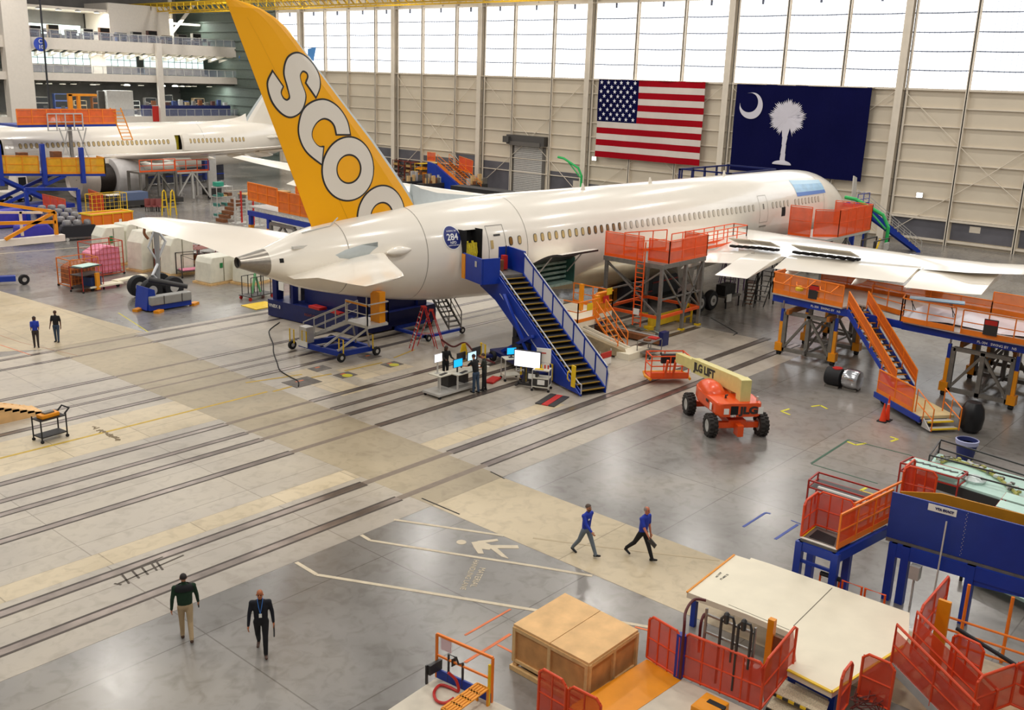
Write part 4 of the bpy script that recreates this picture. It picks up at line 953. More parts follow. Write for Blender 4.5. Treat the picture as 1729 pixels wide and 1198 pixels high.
# red stepladders under the tail
def stepladder(label, loc, rz, h=2.35, group=None):
    A = T('stepladder', label, 'ladder', loc, rz, group)
    for s_ in (-1, 1):
        for f in (-1, 1):
            g = M(); g.bar((s_ * (.28 if f > 0 else .26), f * .72, .02), (s_ * .18, f * .06, h), .06, .04); g.build('rail', RED, A)
    for k in range(7):
        t = (k + 1) / 8; w = .28 - .1 * t; g = M(); g.box((0, .72 - .66 * t, h * t), (w * 2, .09, .03)); g.build('step', LGT, A)
    g = M(); g.box((0, 0, h), (.42, .24, .05)); g.bar((0, .45, h * .35), (0, -.45, h * .35), .02); g.build('top_cap', RED, A)
    return A
stepladder('tall red stepladder open on the rail floor under the tail', (35.9, 37.35), 1.1)
A = stepladder('lower red stepladder standing behind the first one near the grey steps', (36.7, 37.6), .7, 2.0)
A = T('rolling_steps', 'dark grey rolling steps on a blue base behind the red stepladders', 'steps', (39.4, 40.6)); O = A.location
stairs(A, (38.9, 38.4, .4), (39.4, 40.6, 2.2), (.8, -.2, 0), 8, STG, STG, STL, .15, STG, O)
g = M(O); g.b2((37.0, 38.3, .2), (40.0, 38.5, .35)); g.b2((37.0, 40.9, .2), (40.0, 41.1, .35)); g.b2((37.0, 38.3, .2), (37.2, 41.1, .35)); g.build('base', BLU, A)
for x, y in ((37.2, 38.3), (39.9, 38.3), (39.9, 41.0)): wheel(A, (x, y, .2), .2, .12, 'Y', o=O)

# --- boom lift
A = T('boom_lift', 'orange and cream boom lift with JLG lettering parked right of the rails', 'boom lift', (37.05, 19.63), -math.atan2(1.9, 2.24))
OR = mat('lift_orange', 'ec5312', .35, nz=.06, ns=3, coat=.3); BM = mat('boom_cream', 'dccf86', .4, nz=.06, ns=3)
for x in (-1.12, 1.12):
    for y in (-1.42, 1.42):
        g = M(); c = (x, y, .47); sgn = 1 if x > 0 else -1
        g.lathe(c, [(.27, -.1), (.29, -.19), (.43, -.19), (.47, -.14), (.47, .14), (.43, .19), (.29, .19), (.27, .1)], 'X', 26, None, False)
        for k in range(18):
            a = 2 * PI * k / 18
            for w in (-.1, .1): g.box((x + w, y + .475 * math.cos(a + w), .47 + .475 * math.sin(a + w)), (.15, .07, .07), 0)
        g.lathe(c, [(.02, -.1), (.1, -.16), (.28, -.15), (.28, .15), (.1, .16), (.02, .1)], 'X', 18, 1); g.build('wheel', [mat('tyre_brown_black', '2e2926', .75, nz=.25, ns=8), LGT], A, smooth=True)
g = M(); g.poly([(-.38, -1.55, .4), (.38, -1.55, .4), (.32, 0, .4), (.5, 1.55, .4), (-.5, 1.55, .4), (-.32, 0, .4)], .32)
for y in (-1.42, 1.42): g.b2((-.95, y - .12, .36), (.95, y + .12, .62))
g.b2((-.13, -2.0, .12), (.13, -1.5, .62)); g.b2((-.13, 1.5, .3), (.13, 1.9, .6)); g.build('chassis', OR, A, bevel=.02)
g = M(); g.lathe((0, -.1, .72), [(.45, 0), (.5, .05), (.5, .2), (.45, .22)], 'Z', 24); g.build('turntable', STG, A)
g = M(); g.poly([(-1.0, -1.55, .92), (-.85, -1.75, .92), (.85, -1.75, .92), (1.0, -1.55, .92), (1.05, -.4, .92), (.2, -.3, .92), (.2, .55, .92), (-.5, 1.3, .92), (-.95, 1.2, .92), (-1.1, .5, .92)], .6); g.build('turret_body', OR, A, bevel=.09)
g = M(); rg = []
for t, h_, w in ((-.55, .0, .32), (-.45, .2, .42), (.1, .42, .46), (.7, .38, .42), (1.15, .1, .3), (1.25, 0, .2)): rg.append([Vector((-.6 + w * math.cos(a), t, 1.5 + h_ * max(0, math.sin(a)) ** .7)) for a in [PI * k / 8 for k in range(9)]])
g.loft(rg, closed=False, cap=False); g.build('engine_hood', OR, A, smooth=True)
g = M(); g.b2((-.42, -1.77, 1.02), (-.1, -1.75, 1.4)); g.build('radiator_grille', DRK, A)
text('JLG', .42, frame_m((.38, -1.765, 1.2), (1, 0, 0), (0, 0, 1)), INK, A, 'lettering', .01, .02, sx=1.25)
text('400S', .16, frame_m((-1.06, -.6, 1.3), (0, -1, 0), (0, 0, 1)), INK, A, 'lettering', .01, .005)
text('6071', .13, frame_m((-.3, -1.765, .97), (1, 0, 0), (0, 0, 1)), MATS['paper_white'], A, 'lettering', .01, .005)
g = M(); g.b2((.78, -1.77, 1.05), (1.0, -1.755, 1.35)); g.b2((-.72, -1.77, 1.05), (-.5, -1.755, 1.3)); g.b2((-1.08, -1.2, 1.05), (-1.05, -1.0, 1.35)); g.build('decal', PAPER, A)
b0, b1 = Vector((.3, -1.35, 2.1)), Vector((-.5, 5.2, 1.55))
g = M(); d = (b1 - b0).normalized(); n = Vector((1, 0, 0)); w = d.cross(n); w = w if w.z > 0 else -w
rg = []
for t, hh, ww in ((0, .34, .19), (.04, .36, .2), (.72, .33, .19), (.74, .25, .15), (1, .24, .15)):
    c = b0.lerp(b1, t); rg.append([c + n * ww + w * hh, c - n * ww + w * hh, c - n * ww - w * hh, c + n * ww - w * hh])
g.loft(rg); g.build('boom', BM, A, bevel=.015)
g = M(); g.b2((.03, -1.5, 1.3), (.5, -1.0, 2.45)); g.build('boom_tower', BM, A, bevel=.03)
g = M(); g.bar((.2, -.3, 1.5), (-.05, 2.2, 1.75), .25, .34); g.build('lower_arm', BM, A)
g = M(); g.tube([(.2, -.2, 1.6), (.1, 1.6, 2.0)], .1, 10); g.build('lift_cylinder', INK, A)
g = M(); g.tube([(.4, 1.6, 1.9), (.3, 2.5, 1.4), (.2, 2.2, 1.2), (0, 1.0, 1.2)], .04, 6); g.build('hydraulic_hose', BLK, A)
c = b0.lerp(b1, .42) - n * .195
text('JLG LIFT', .5, frame_m(b0.lerp(b1, .52) - n * .205, -d, w), INK, A, 'lettering', .006, .02, sx=1.15)
g = M(); g.b2((-.95, 5.75, .3), (.95, 6.75, .38)); g.build('basket_floor', OR, A)
g = M()
for p in ((-.95, 5.75), (0, 5.75), (.95, 5.75), (-.95, 6.75), (0, 6.75), (.95, 6.75)): g.bar((*p, .38), (*p, 1.45), .05)
for z in (.95, 1.45):
    for a_, b_ in (((-.95, 5.75), (.95, 5.75)), ((-.95, 6.75), (.95, 6.75)), ((-.95, 5.75), (-.95, 6.75)), ((.95, 5.75), (.95, 6.75))): g.bar((*a_, z), (*b_, z), .05)
g.b2((-.97, 5.73, .38), (.97, 5.77, .62)); g.build('basket_rails', OR, A)
g = M(); g.tube([(-1.0, 5.6, .33), (-1.1, 6.2, .33), (-1.0, 6.9, .33), (1.0, 6.9, .33), (1.1, 6.2, .33), (1.0, 5.6, .33)], .07, 8); g.build('bumper', AMB, A)
g = M(); g.b2((-.4, 5.9, 1.05), (.35, 6.1, 1.5)); g.build('control_console', BLK, A)
g = M(); g.bar((-.25, 5.4, 1.35), (-.25, 5.75, .4), .1); g.bar((.15, 5.4, 1.35), (.15, 5.75, .4), .1); g.build('basket_bracket', OR, A)
for o in col.objects:
    if o.parent == A and o.name.split('.')[0] in ('basket_floor', 'basket_rails', 'bumper', 'control_console', 'basket_bracket'): o.location.x -= .7
g = M(); g.cyl((.85, -1.4, 1.52), (.85, -1.4, 1.7), .05, 8); g.build('beacon', LGT, A)
g = M(); g.tube([(-.4, -1.0, 1.5), (-.4, -1.0, 1.65), (-.32, -1.0, 1.65)], .045, 6); g.build('exhaust_cap', INK, A)

# --- long orange wing dock on steel frames
A = T('wing_dock', 'long orange-railed wing dock with blue beams on steel trestles under the near wing', 'work platform', (49.5, 16.0)); O = A.location
Z = 3.35
g = M(O); g.poly([(49.9, 24.2, Z - .08), (49.2, 19.9, Z - .08), (50.8, 19.7, Z - .08), (49.7, 16.3, Z - .08), (48.6, 16.5, Z - .08), (48.2, 13.0, Z - .08), (48.0, 3.0, Z - .08), (55.5, 3.0, Z - .08), (56.2, 23.9, Z - .08)], .08); g.build('deck', mat('dock_deck', 'cbbcb0', .35, nz=.1, ns=1.5), A)
near = [(49.9, 24.2), (49.2, 19.9)]; near2 = [(50.7, 19.0), (49.7, 16.9), (48.5, 16.6), (48.3, 14.0)]; near3 = [(48.1, 13.6), (48.0, 3.2)]
for pl in (near, near2, near3):
    guard(A, [(x, y, Z) for x, y in pl], 1.15, ORG2, NETD if pl is near else None, 1.2, o=O, toe=.25)
g = M(O)
for k, y in enumerate((23.6, 22.2, 20.8)): g.tube([(49.75 - .15 * k, y + .5, Z + .85), (49.1 - .15 * k, y + .2, Z + .8), (49.0 - .15 * k, y - .4, Z + .75), (49.6 - .15 * k, y - .6, Z + 1.1)], .035, 6)
g.build('hinged_gate', ORG2, A)
for a_, b_ in (((50.1, 24.2), (49.0, 16.6)), ((48.9, 16.6), (48.0, 3.0)), ((56.3, 24), (55.6, 3.0))):
    g = M(O); g.bar((*a_, Z - .3), (*b_, Z - .3), .14, .36); g.build('edge_beam', BLU, A)
text('PL-304   SWING BY   N5', .17, frame_m((-.0, 4.9, Z - .3), (-.14, -1, 0), (0, 0, 1)), MATS['paper_white'], A, 'beam_lettering')
text('PL-304   SWING BY   N5', .17, frame_m((-1.2, -4.0, Z - .3), (-.07, -1, 0), (0, 0, 1)), MATS['paper_white'], A, 'beam_lettering')
guard(A, [(54.6, 23.5, Z), (54.2, 14, Z)], .62, ORG2, NETD, 1.5, o=O, toe=.2); guard(A, [(54.2, 14, Z), (53.8, 9.0, Z)], 1.1, ORG2, NETD, 1.5, o=O, toe=.25)
guard(A, [(49.9, 24.2, Z), (51.2, 24.2, Z)], 1.15, ORG2, NETD, 1.5, o=O, toe=.25)
for x in (49.8, 53.0, 55.8):
    for y0 in (23.2, 14.0, 7.0):
        xx = x - (.9 if y0 < 20 and x < 50 else 0)
        ya, yb = y0, y0 - 2.7; ym = (ya + yb) / 2
        g = M(O)
        for y in (ya, ym, yb): g.b2((xx - .1, y - .1, .2), (xx + .1, y + .1, 2.45))
        g.bar((xx, ya, 2.4), (xx, yb, 2.4), .2); g.bar((xx, ya, .35), (xx, yb, .35), .2)
        g.bar((xx, ya, .4), (xx, ym, 2.3), .13); g.bar((xx, ym, 2.3), (xx, yb, .4), .13)
        g.build('trestle_frame', STG, A)
        for y in (ya + .2, yb - .2):
            g = M(O); g.b2((xx - .09, y - .09, .4), (xx + .09, y + .09, 1.9), 1); g.b2((xx - .075, y - .075, 1.9), (xx + .075, y + .075, 2.6), 0); g.cyl((xx, y, 2.6), (xx, y, Z - .3), .05, 8, 2); g.b2((xx - .2, y - .2, .25), (xx + .2, y + .2, .7), 1); g.cyl((xx, y - .1, .14), (xx, y + .1, .14), .14, 10, 3)
            g.build('jack_leg', [BLU, AMB, CHR, BLK], A)
for y0 in (22.9, 20.6, 13.8, 11.4, 6.8):
    g = M(O); g.bar((49.3, y0, 2.55), (55.6, y0, 2.55), .16, .26); g.build('cross_beam', mat('beam_ochre', 'a8641a', .5, nz=.1), A)
for y0 in (21.8, 12.6):
    g = M(O); g.bar((49.4, y0, .5), (55.6, y0 + .5, 2.3), .1); g.bar((49.4, y0, 2.3), (55.6, y0 - .4, .5), .1); g.bar((49.4, y0, .4), (55.6, y0, .4), .12); g.build('cross_brace', STL, A)
stairs(A, (45.8, 15.5, .62), (48.95, 19.5, Z), (.86, -.66, 0), 14, BLU, mat('tread_dark2', '1f2233', .6), AMB, .3, ORG2, O)
g = M(O)
for off in (0, 1):
    a_, b_ = Vector((45.8, 15.5, .9)) + Vector((.86, -.66, 0)) * off, Vector((48.95, 19.5, Z + .28)) + Vector((.86, -.66, 0)) * off
    g = M(O); g.poly([a_, b_, b_ + Vector((0, 0, .6)), a_ + Vector((0, 0, .6))], .02, None, (.86, -.66, 0)); g.build('stair_side_panel', mat('stair_panel_orange', 'd9671a', .45, nz=.1), A)
e1, e2, o0 = Vector((-.61, -.79, 0)), Vector((.79, -.61, 0)), Vector((45.1, 16.1, 0))
def lp(u, v, z): return o0 + e1 * u + e2 * v + Vector((0, 0, z))
g = M(O); g.poly([lp(0, 0, .42), lp(3.6, 0, .42), lp(3.6, 1.7, .42), lp(0, 1.7, .42)], .14); g.build('landing', mat('landing_cream', 'd8c290', .5, nz=.08), A)
g = M(O); g.poly([lp(-.05, -.06, .28), lp(3.65, -.06, .28), lp(3.65, 0, .28), lp(-.05, 0, .28)], .26); g.poly([lp(.2, .1, .2), lp(3.4, .1, .2), lp(3.4, 1.5, .2), lp(.2, 1.5, .2)], .2); g.build('landing_frame', BLU, A)
guard(A, [lp(.1, 0, .56), lp(3.0, 0, .56)], 1.1, ORG2, NETO, 1.2, o=O)
for v in (.15, 1.5):
    g = M(O); g.tube([lp(3.0, v, .56), lp(3.0, v, 1.6), lp(4.3, v, 1.1), lp(4.3, v, .1)], .03, 6); g.tube([lp(3.1, v, 1.0), lp(4.3, v, .6)], .025, 6); g.tube([lp(3.6, v, .3), lp(3.6, v, 1.3)], .025, 6); g.build('step_handrail', ORG2, A)
for k, z in enumerate((.36, .14)):
    g = M(O); u = 3.65 + .33 * k; g.poly([lp(u, .2, z), lp(u + .3, .2, z), lp(u + .3, 1.45, z), lp(u, 1.45, z)], .05); g.poly([lp(u + .24, .2, z - .01), lp(u + .31, .2, z - .01), lp(u + .31, 1.45, z - .01), lp(u + .24, 1.45, z - .01)], .065, 1); g.build('entry_step', [LGT, YLW], A)
g = M(O); g.poly([lp(3.65, .1, .1), lp(4.3, .1, .1), lp(3.7, .1, .5)], .05, None, e2); g.build('entry_stringer', LGT, A)
for u in (3.2, .3):
    p = lp(u, .3, .17); wheel(A, p, .17, .1, 'X', o=O)
for x, y, z in ((49.45, 21.6, Z + .5), (48.0, 12.3, Z + .55)):
    g = M(O); g.box((x, y, z), (.03, .62, .75)); g.box((x - .02, y, z + .22), (.02, .55, .22), 0, 1); g.build('warning_sign', [INK, RED], A)
g = M(O); g.lathe((49.35, 22.4, Z + .45), [(.02, 0), (.2, .02), (.22, .15), (.1, .28), (.02, .3)], 'Z', 10); g.build('yellow_hoist', YLW, A)
A = T('folding_table', 'blue-topped folding table standing on the orange wing dock', 'table', (50.6, 14.6, Z)); 
g = M(); g.box((.8, 1.3, .74), (.8, 2.6, .05), .3); g.build('tabletop', mat('table_blue', '7fb0cf', .35), A)
for y in (.3, 2.3):
    g = M(); g.bar((.9, y, 0), (.6, y + .3, .72), .03); g.bar((.5, y, 0), (.9, y + .3, .72), .03); g.build('leg', INK, A)
A = T('floor_sheet', 'shiny white plastic sheet spread over the dock deck behind the rail', 'sheet', (51, 13, Z)); g = M()
for i in range(10):
    for j in range(4):
        def zz_(i, j): return .02 + .05 * ((i * 7 + j * 3) % 3)
        g.face([(-1.6 + j * .9, -8 + i * 1.2, zz_(i, j)), (-1.6 + (j + 1) * .9, -8 + i * 1.2, zz_(i, j + 1)), (-1.6 + (j + 1) * .9, -8 + (i + 1) * 1.2, zz_(i + 1, j + 1)), (-1.6 + j * .9, -8 + (i + 1) * 1.2, zz_(i + 1, j))])
g.build('sheet', mat('white_sheet', 'e9dfe4', .25), A)
A = T('dark_fan', 'black round fan on the dock deck beneath the wing', 'fan', (55.0, 17.2, Z)); g = M(); g.lathe((0, 0, .65), [(.3, -.35), (.65, -.3), (.65, .3), (.3, .35)], 'Y', 20); g.b2((-.5, -.3, 0), (.5, .3, .1)); g.build('fan_drum', mat('fan_brown', '3a241a', .5, nz=.3, ns=5), A)
for k, (px_, py_, r_) in enumerate(((1437, 658, .5), (1407, 652, .48))):
    p = G(px_, py_); A = T('cable_reel' if k == 0 else 'black_blower', ('round polished metal blower drum beside the dock stair' if k == 0 else 'black round blower with a red lid beside the dock stair'), 'blower', p); g = M()
    g.lathe((0, 0, r_ + .05), [(.12, -.4), (r_ * .9, -.38), (r_, -.2), (r_, .2), (r_ * .9, .38), (.12, .4)], 'Y', 26); g.build('drum', CHR if k == 0 else BLK, A, smooth=True)
    g = M(); g.b2((-.3, -.35, 0), (-.22, .35, .12)); g.b2((.22, -.35, 0), (.3, .35, .12)); g.build('skid', STG, A)
    if k: g = M(); g.lathe((0, -.1, r_ * 2 - .02), [(.01, 0), (.25, 0), (.25, .06), (.01, .08)], 'Z', 14); g.build('lid', RED, A)
p = G(1637, 728); A = T('waste_bag', 'large black bagged bin beside the dock entry steps', 'bin', p); g = M(); g.lathe((0, 0, 0), [(.3, 0), (.46, .2), (.52, .7), (.46, 1.1), (.3, 1.35), (.06, 1.4)], 'Z', 18); g.build('bag', mat('bag_black', '131316', .35, bump=.5, ns=6), A, smooth=True)
for k, (a_, b_) in enumerate(((1490, 711), (1497, 709))):
    p = G(a_, b_); A = T('traffic_cone', 'orange traffic cone by the dock landing, %s' % ('the left of the two' if k == 0 else 'the right one with a white band'), 'cone', p)
    g = M(); g.b2((-.2, -.2, 0), (.2, .2, .04)); g.build('base', BLK, A); g = M(); g.lathe((0, 0, .04), [(.15 - .03 * k, 0), (.03, .75 + .3 * k), (.025, .8 + .3 * k)], 'Z', 16); g.build('cone', mat('cone_orange', 'f0441a', .45), A, smooth=True)
    if k: g = M(); g.lathe((0, 0, .75), [(.06, 0), (.05, .1)], 'Z', 14); g.build('band', PAPER, A)
# ------------------------------------------------------------------ office floors at the left
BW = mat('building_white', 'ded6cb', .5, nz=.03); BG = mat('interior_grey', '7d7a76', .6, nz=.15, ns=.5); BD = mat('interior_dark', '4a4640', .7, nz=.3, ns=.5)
LW = mat('lit_office_window', 'cfe6e4', .4, emit=.9); LP = mat('lamp_disc', 'fff6dc', .4, emit=3.0); GLS = mat('balustrade_glass', 'a9b0c4', .15, alpha=.2)
YB = 150.0; SL = mat('siding_green_grey', '5f6a62', .6, nz=.1)
g = M()
g.b2((30, YB - .2, 16.4), (101, YB + .6, 18.0)); g.b2((30, YB - .2, 12.0), (101, YB + .6, 13.1)); g.b2((30, YB - .2, 5.6), (101, YB + .6, 6.8))
g.build('wall_left', BW, kind='structure')
for z in (17.95, 13.05, 6.75): g = M(); g.b2((30, YB + .6, z - .25), (99.5, 168, z)); g.build('floor', BW, kind='structure')
g = M(); g.b2((61.8, YB - .8, 0), (65.4, YB + .9, 30)); g.build('wall_pillar', BW, kind='structure')
for x in (85.3, 101.0):
    g = M(); g.b2((x - .45, YB - .9, 0), (x + .45, YB - .3, 18.0 if x < 90 else 21.5)); g.build('trim_%d' % ti[0], BW, kind='structure'); ti[0] += 1
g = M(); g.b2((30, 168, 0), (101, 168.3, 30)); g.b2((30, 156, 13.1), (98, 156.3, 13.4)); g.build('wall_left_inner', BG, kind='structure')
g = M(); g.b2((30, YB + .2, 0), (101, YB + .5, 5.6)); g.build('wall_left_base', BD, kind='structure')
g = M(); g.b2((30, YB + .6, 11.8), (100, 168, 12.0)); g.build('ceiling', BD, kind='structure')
g = M(); g.b2((99.75, 138.6, 0), (100.25, 175, 30)); 
for z in range(16): g.b2((99.5, 138.6, 1 + z * 1.5), (99.75, 175, 1.25 + z * 1.5))
g.build('wall_corner', SL, kind='structure')
g = M()
for x in range(0, 18): g.poly([(64 + x * 2.1, YB + .6, 16.35), (64 + x * 2.1 + .5, YB + .6, 16.35), (64 + x * 2.1 + .5, YB + 5, 15.4), (64 + x * 2.1, YB + 5, 15.4)], .5)
g.build('ceiling_ribs', BW, kind='structure')
# level 2 band of lit rooms
wn = 40
for k, (x0, x1) in enumerate(((66.5, 76.9), (79.3, 84.6), (85.9, 96.8))):
    g = M(); g.b2((x0, YB + 5.2, 13.2), (x1, YB + 5.3, 16.0)); g.c = 1
    n = int((x1 - x0) / 1.05)
    for i in range(n + 1): x = x0 + (x1 - x0) * i / n; g.b2((x - .04, YB + 5.1, 13.2), (x + .04, YB + 5.2, 16.0))
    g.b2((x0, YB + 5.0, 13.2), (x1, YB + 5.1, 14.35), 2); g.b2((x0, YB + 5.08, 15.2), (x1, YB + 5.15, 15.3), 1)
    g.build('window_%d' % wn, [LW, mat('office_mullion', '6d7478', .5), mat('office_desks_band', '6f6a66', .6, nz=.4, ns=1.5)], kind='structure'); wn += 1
g = M(); g.b2((76.9, YB + 4.8, 13.1), (79.3, YB + 5.4, 16.4)); g.build('wall_left_pier', BW, kind='structure')
# railings
for z, nm in ((13.1, 'middle'), (6.8, 'lower'), (18.0, 'upper')):
    A = T('balustrade', 'grey metal railing along the front of the %s office floor' % nm, 'railing', (65.6, YB, z)); g = M(); L_ = 35.0
    for i in range(24): g.b2((i * L_ / 23 - .03, -.1, 0), (i * L_ / 23 + .03, 0, 1.1))
    g.b2((0, -.12, 1.06), (L_, .02, 1.14)); g.build('frame', LGT, A)
    g = M(); g.b2((0, -.06, .05), (L_, -.03, 1.04)); g.build('glass', GLS, A)
# upper floor: tall white block, clutter and lamps
g = M(); g.b2((82.0, 158, 18.0), (92.5, 166, 24)); g.b2((66, 166.5, 18), (82, 167, 22.6), 1); g.b2((66, 158.5, 22.5), (84, 167, 22.9)); g.build('wall_upper_office', [BW, BG], kind='structure')
g = M(); g.b2((66.5, 163.8, 18.9), (80, 163.9, 20.4)); g.build('window_%d' % wn, LW, kind='structure'); wn += 1
g = M(); g.tube([(94, 160, 18), (94, 160, 26)], .35, 8); g.tube([(94, 160, 20), (99.5, 160, 26)], .3, 8); g.tube([(94, 160, 22.5), (89, 160, 18)], .3, 8); g.tube([(88, 160, 21.6), (99.5, 160, 21.6)], .2, 6); g.build('trim_%d' % ti[0], BW, kind='structure'); ti[0] += 1
for z_, en in ((11.6, 2600), (16.1, 1300), (22.3, 2600)):        # added fill strip per office floor, brightens the interior, no visible fixture
    ld = bpy.data.lights.new('office_fill_light', 'AREA'); ld.shape = 'RECTANGLE'; ld.size = 34; ld.size_y = 1.2; ld.energy = en; ld.color = (.96, 1, .95)
    lo = bpy.data.objects.new('office_fill_light', ld); lo.location = (82, YB + (3.0 if z_ < 17 else 9), z_); col.objects.link(lo)
rr = random.Random(11)
lamp0 = None
spots = [(66.5 + i * 2.15 + rr.uniform(-.4, .4), YB + 3 + rr.uniform(0, 6), 11.4) for i in range(16)] + [(66 + i * 2.2, YB + 2.2, 16.0) for i in range(14)] + [(67 + i * 3, YB + 6, 22.2) for i in range(5)]
for k, p in enumerate(spots):
    fl_ = 'lower' if p[2] < 12 else ('middle' if p[2] < 17 else 'upper')
    if lamp0 is None:
        lamp0 = T('ceiling_lamp', '', 'lamp', p); g = M(); g.lathe((0, 0, 0), [(.1, .3), (.45, .1), (.5, 0)], 'Z', 12); g.build('shade', LGT, lamp0); g = M(); g.lathe((0, 0, 0), [(.01, -.02), (.45, -.02), (.45, .04), (.01, .04)], 'Z', 12); g.build('bulb_disc', LP, lamp0); o = lamp0
    else: o = copy_tree(lamp0)
    o.location = p; o['label'] = 'round ceiling lamp glowing under the ceiling of the %s office floor' % fl_; o['group'] = 'round ceiling lamps on the %s office floor' % fl_
# desks, shelves and counters seen behind the railings
protos = {}
def bgbox(kind, label, group, p, dims, m_, cat):
    key = (kind, tuple(dims), m_.name)
    if key not in protos:
        A = T(kind, label, cat, p, 0, group); L, D, H = dims
        if kind in ('office_desk', 'workbench'):
            g = M(); g.b2((-L / 2, -D / 2, H - .06), (L / 2, D / 2, H)); g.build('desktop', m_, A)
            for x in (-L / 2 + .1, L / 2 - .1): g = M(); g.b2((x - .05, -D / 2 + .05, 0), (x + .05, D / 2 - .05, H - .06)); g.build('leg', STG, A)
            g = M(); g.b2((-.3, -.05, H), (.3, .0, H + .45)); g.build('monitor', INK, A)
        else:
            g = M(); g.b2((-L / 2, -D / 2, 0), (L / 2, D / 2, H)); g.build('body', m_, A)
            g = M(); 
            for j in range(3): g.b2((-L / 2 + .08, -D / 2 - .02, H * (j + .1) / 3), (L / 2 - .08, -D / 2, H * (j + .9) / 3))
            g.build('shelf_front' if kind == 'shelving' else 'door', DRK if kind == 'shelving' else m_, A)
        protos[key] = A; o = A
    else: o = copy_tree(protos[key])
    o.location = (p[0], p[1] + (1.6 if kind == 'shelving' and p[2] > 17 else 0), p[2] - .045)
    o['label'] = label; o['group'] = group
cols = [BG, BRN, STG, mat('clutter_maroon', '5a3a34', .6), mat('clutter_blue', '3a4a7a', .5), LGT, mat('clutter_tan', 'a08a6a', .6)]
for i in range(15):
    bgbox('office_desk', 'desk with a dark monitor behind the railing of the upper office floor', 'desks on the upper office floor', (67 + i * 2.1, YB + 1.8 + (i % 3), 18.0), (1.7, .8, .8 + .15 * (i % 2)), cols[i % 7], 'desk')
for i in range(12):
    bgbox('shelving', 'stocked shelving unit standing behind the railing of the upper office floor', 'shelving on the upper office floor', (66.5 + i * 2.7, YB + 4.5, 18.0), (1.6, .7, 1.5 + .3 * (i % 3)), cols[(i * 3) % 7], 'shelving')
for i in range(12):
    bgbox('workbench', 'workbench with a monitor behind the railing of the lower office floor', 'workbenches on the lower office floor', (67 + i * 2.3 + (5 if i > 3 else 0), YB + 4.2 + (i % 2) * .9, 6.8), (2.0, .9, 1.0), cols[(i + 3) % 7], 'workbench')
for i in range(11):
    bgbox('shelving', 'dark shelving unit at the back of the lower office floor', 'shelving on the lower office floor', (66.5 + i * 3, YB + 7, 6.8), (2.0, .8, 2.2 + .5 * (i % 3)), cols[(i * 2) % 7], 'shelving')
A = T('room_divider', 'large pale grey partition block standing on the lower office floor', 'partition', (79.2, YB + 1.6, 6.755)); g = M(); g.b2((-2.0, -.4, 0), (2.3, .8, 3.9)); g.b2((-3.0, .4, 0), (-2.0, .8, 3.8), 1); g.build('block', [LGT, BD], A)
A = T('long_counter', 'long dark blue counter along the edge of the lower office floor', 'counter', (92, YB + 1.4, 6.755)); g = M(); g.b2((-9, -.4, 0), (7, .4, 1.7)); g.build('body', NAVY, A)
for i in range(13):
    g = M(); g.b2((-8.5 + i * 1.2, -.3, 1.7), (-7.9 + i * 1.2, .2, 2.2 + .2 * (i % 3))); g.build('parts_bin', cols[i % 7], A)
A = T('red_banner', 'small red banner hanging from the lower floor railing of the offices', 'banner', (84.4, YB - .3, 6.0)); g = M(); g.b2((-.6, -.06, 0), (.6, 0, 2.4)); g.build('cloth', RED, A); g = M(); g.b2((-.65, -.1, 2.4), (.65, .05, 2.5)); g.build('rod', LGT, A)
for x, z, lb in ((66.6, 17.0, 'the darker one beside the big white pillar'), (100.6, 16.3, 'the light one beside the yellow fin')):
    A = T('column_sign', 'round blue column number sign, %s' % lb, 'sign', (x, YB - 1.2, z)); g = M(); g.lathe((0, 0, 0), [(.01, -.05), (.95, -.05), (.95, .05), (.01, .05)], 'Y', 24); g.build('disc', mat('sign_blue', '2b49b8', .4) if x < 90 else mat('sign_light_blue', '3f84d8', .4), A)
    text('C', .8, frame_m((0, -.08, .38), (1, 0, 0), (0, 0, 1)), PAPER, A, 'sign_letter', .01, .01); text('10' if x < 90 else '11', .75, frame_m((0, -.08, -.4), (1, 0, 0), (0, 0, 1)), PAPER, A, 'sign_number', .01, .01)
A = T('cable_drop', 'dark vertical cable bundle hanging in front of the office floors', 'cable', (66.9, YB - 1.6, 0)); g = M(); g.tube([(0, 0, 7.5), (0, 0, 30)], .14, 8); g.build('cable', mat('cable_dark', '24252b', .5), A)
# overhead crane girder
A = T('overhead_crane', 'yellow lattice overhead crane girder crossing the top of the far wall', 'crane', (92, 120, 22.9)); O = A.location
g = M(O)
for x in (90.5, 93.5):
    g.b2((x - .15, 72, 24.3), (x + .15, 168, 24.6)); g.b2((x - .12, 72, 23.15), (x + .12, 168, 23.35))
    for k in range(64): g.bar((x, 72 + k * 1.5, 23.3), (x, 72 + (k + 1) * 1.5, 24.4), .1)
g.build('lattice_girder', mat('crane_yellow', 'd0a616', .5, nz=.12), A)
g = M(O)
for k in range(48): g.b2((89.3, 72 + k * 2, 23.3), (89.4, 72.1 + k * 2, 24.4))
g.b2((89.3, 72, 24.35), (89.4, 168, 24.45)); g.b2((89.3, 72, 23.85), (89.4, 168, 23.9)); g.build('walkway_rail', YLW, A)
A = T('blue_panel', 'small light blue angular panel on a pole behind the yellow fin', 'sign', (96, 124.4, 0)); g = M(); g.b2((0, .9, 0), (.12, 1.0, 17.0)); g.build('pole', LGT, A); g = M(); g.poly([(0, 1.0, 16.9), (0, 1.0, 17.7), (0, -.9, 18.0), (0, -.2, 16.0)], .15, None, (1, 0, 0)); g.build('board', mat('panel_light_blue', '4a90d8', .4), A)  # blue shape of unknown kind, set on a pole to carry it
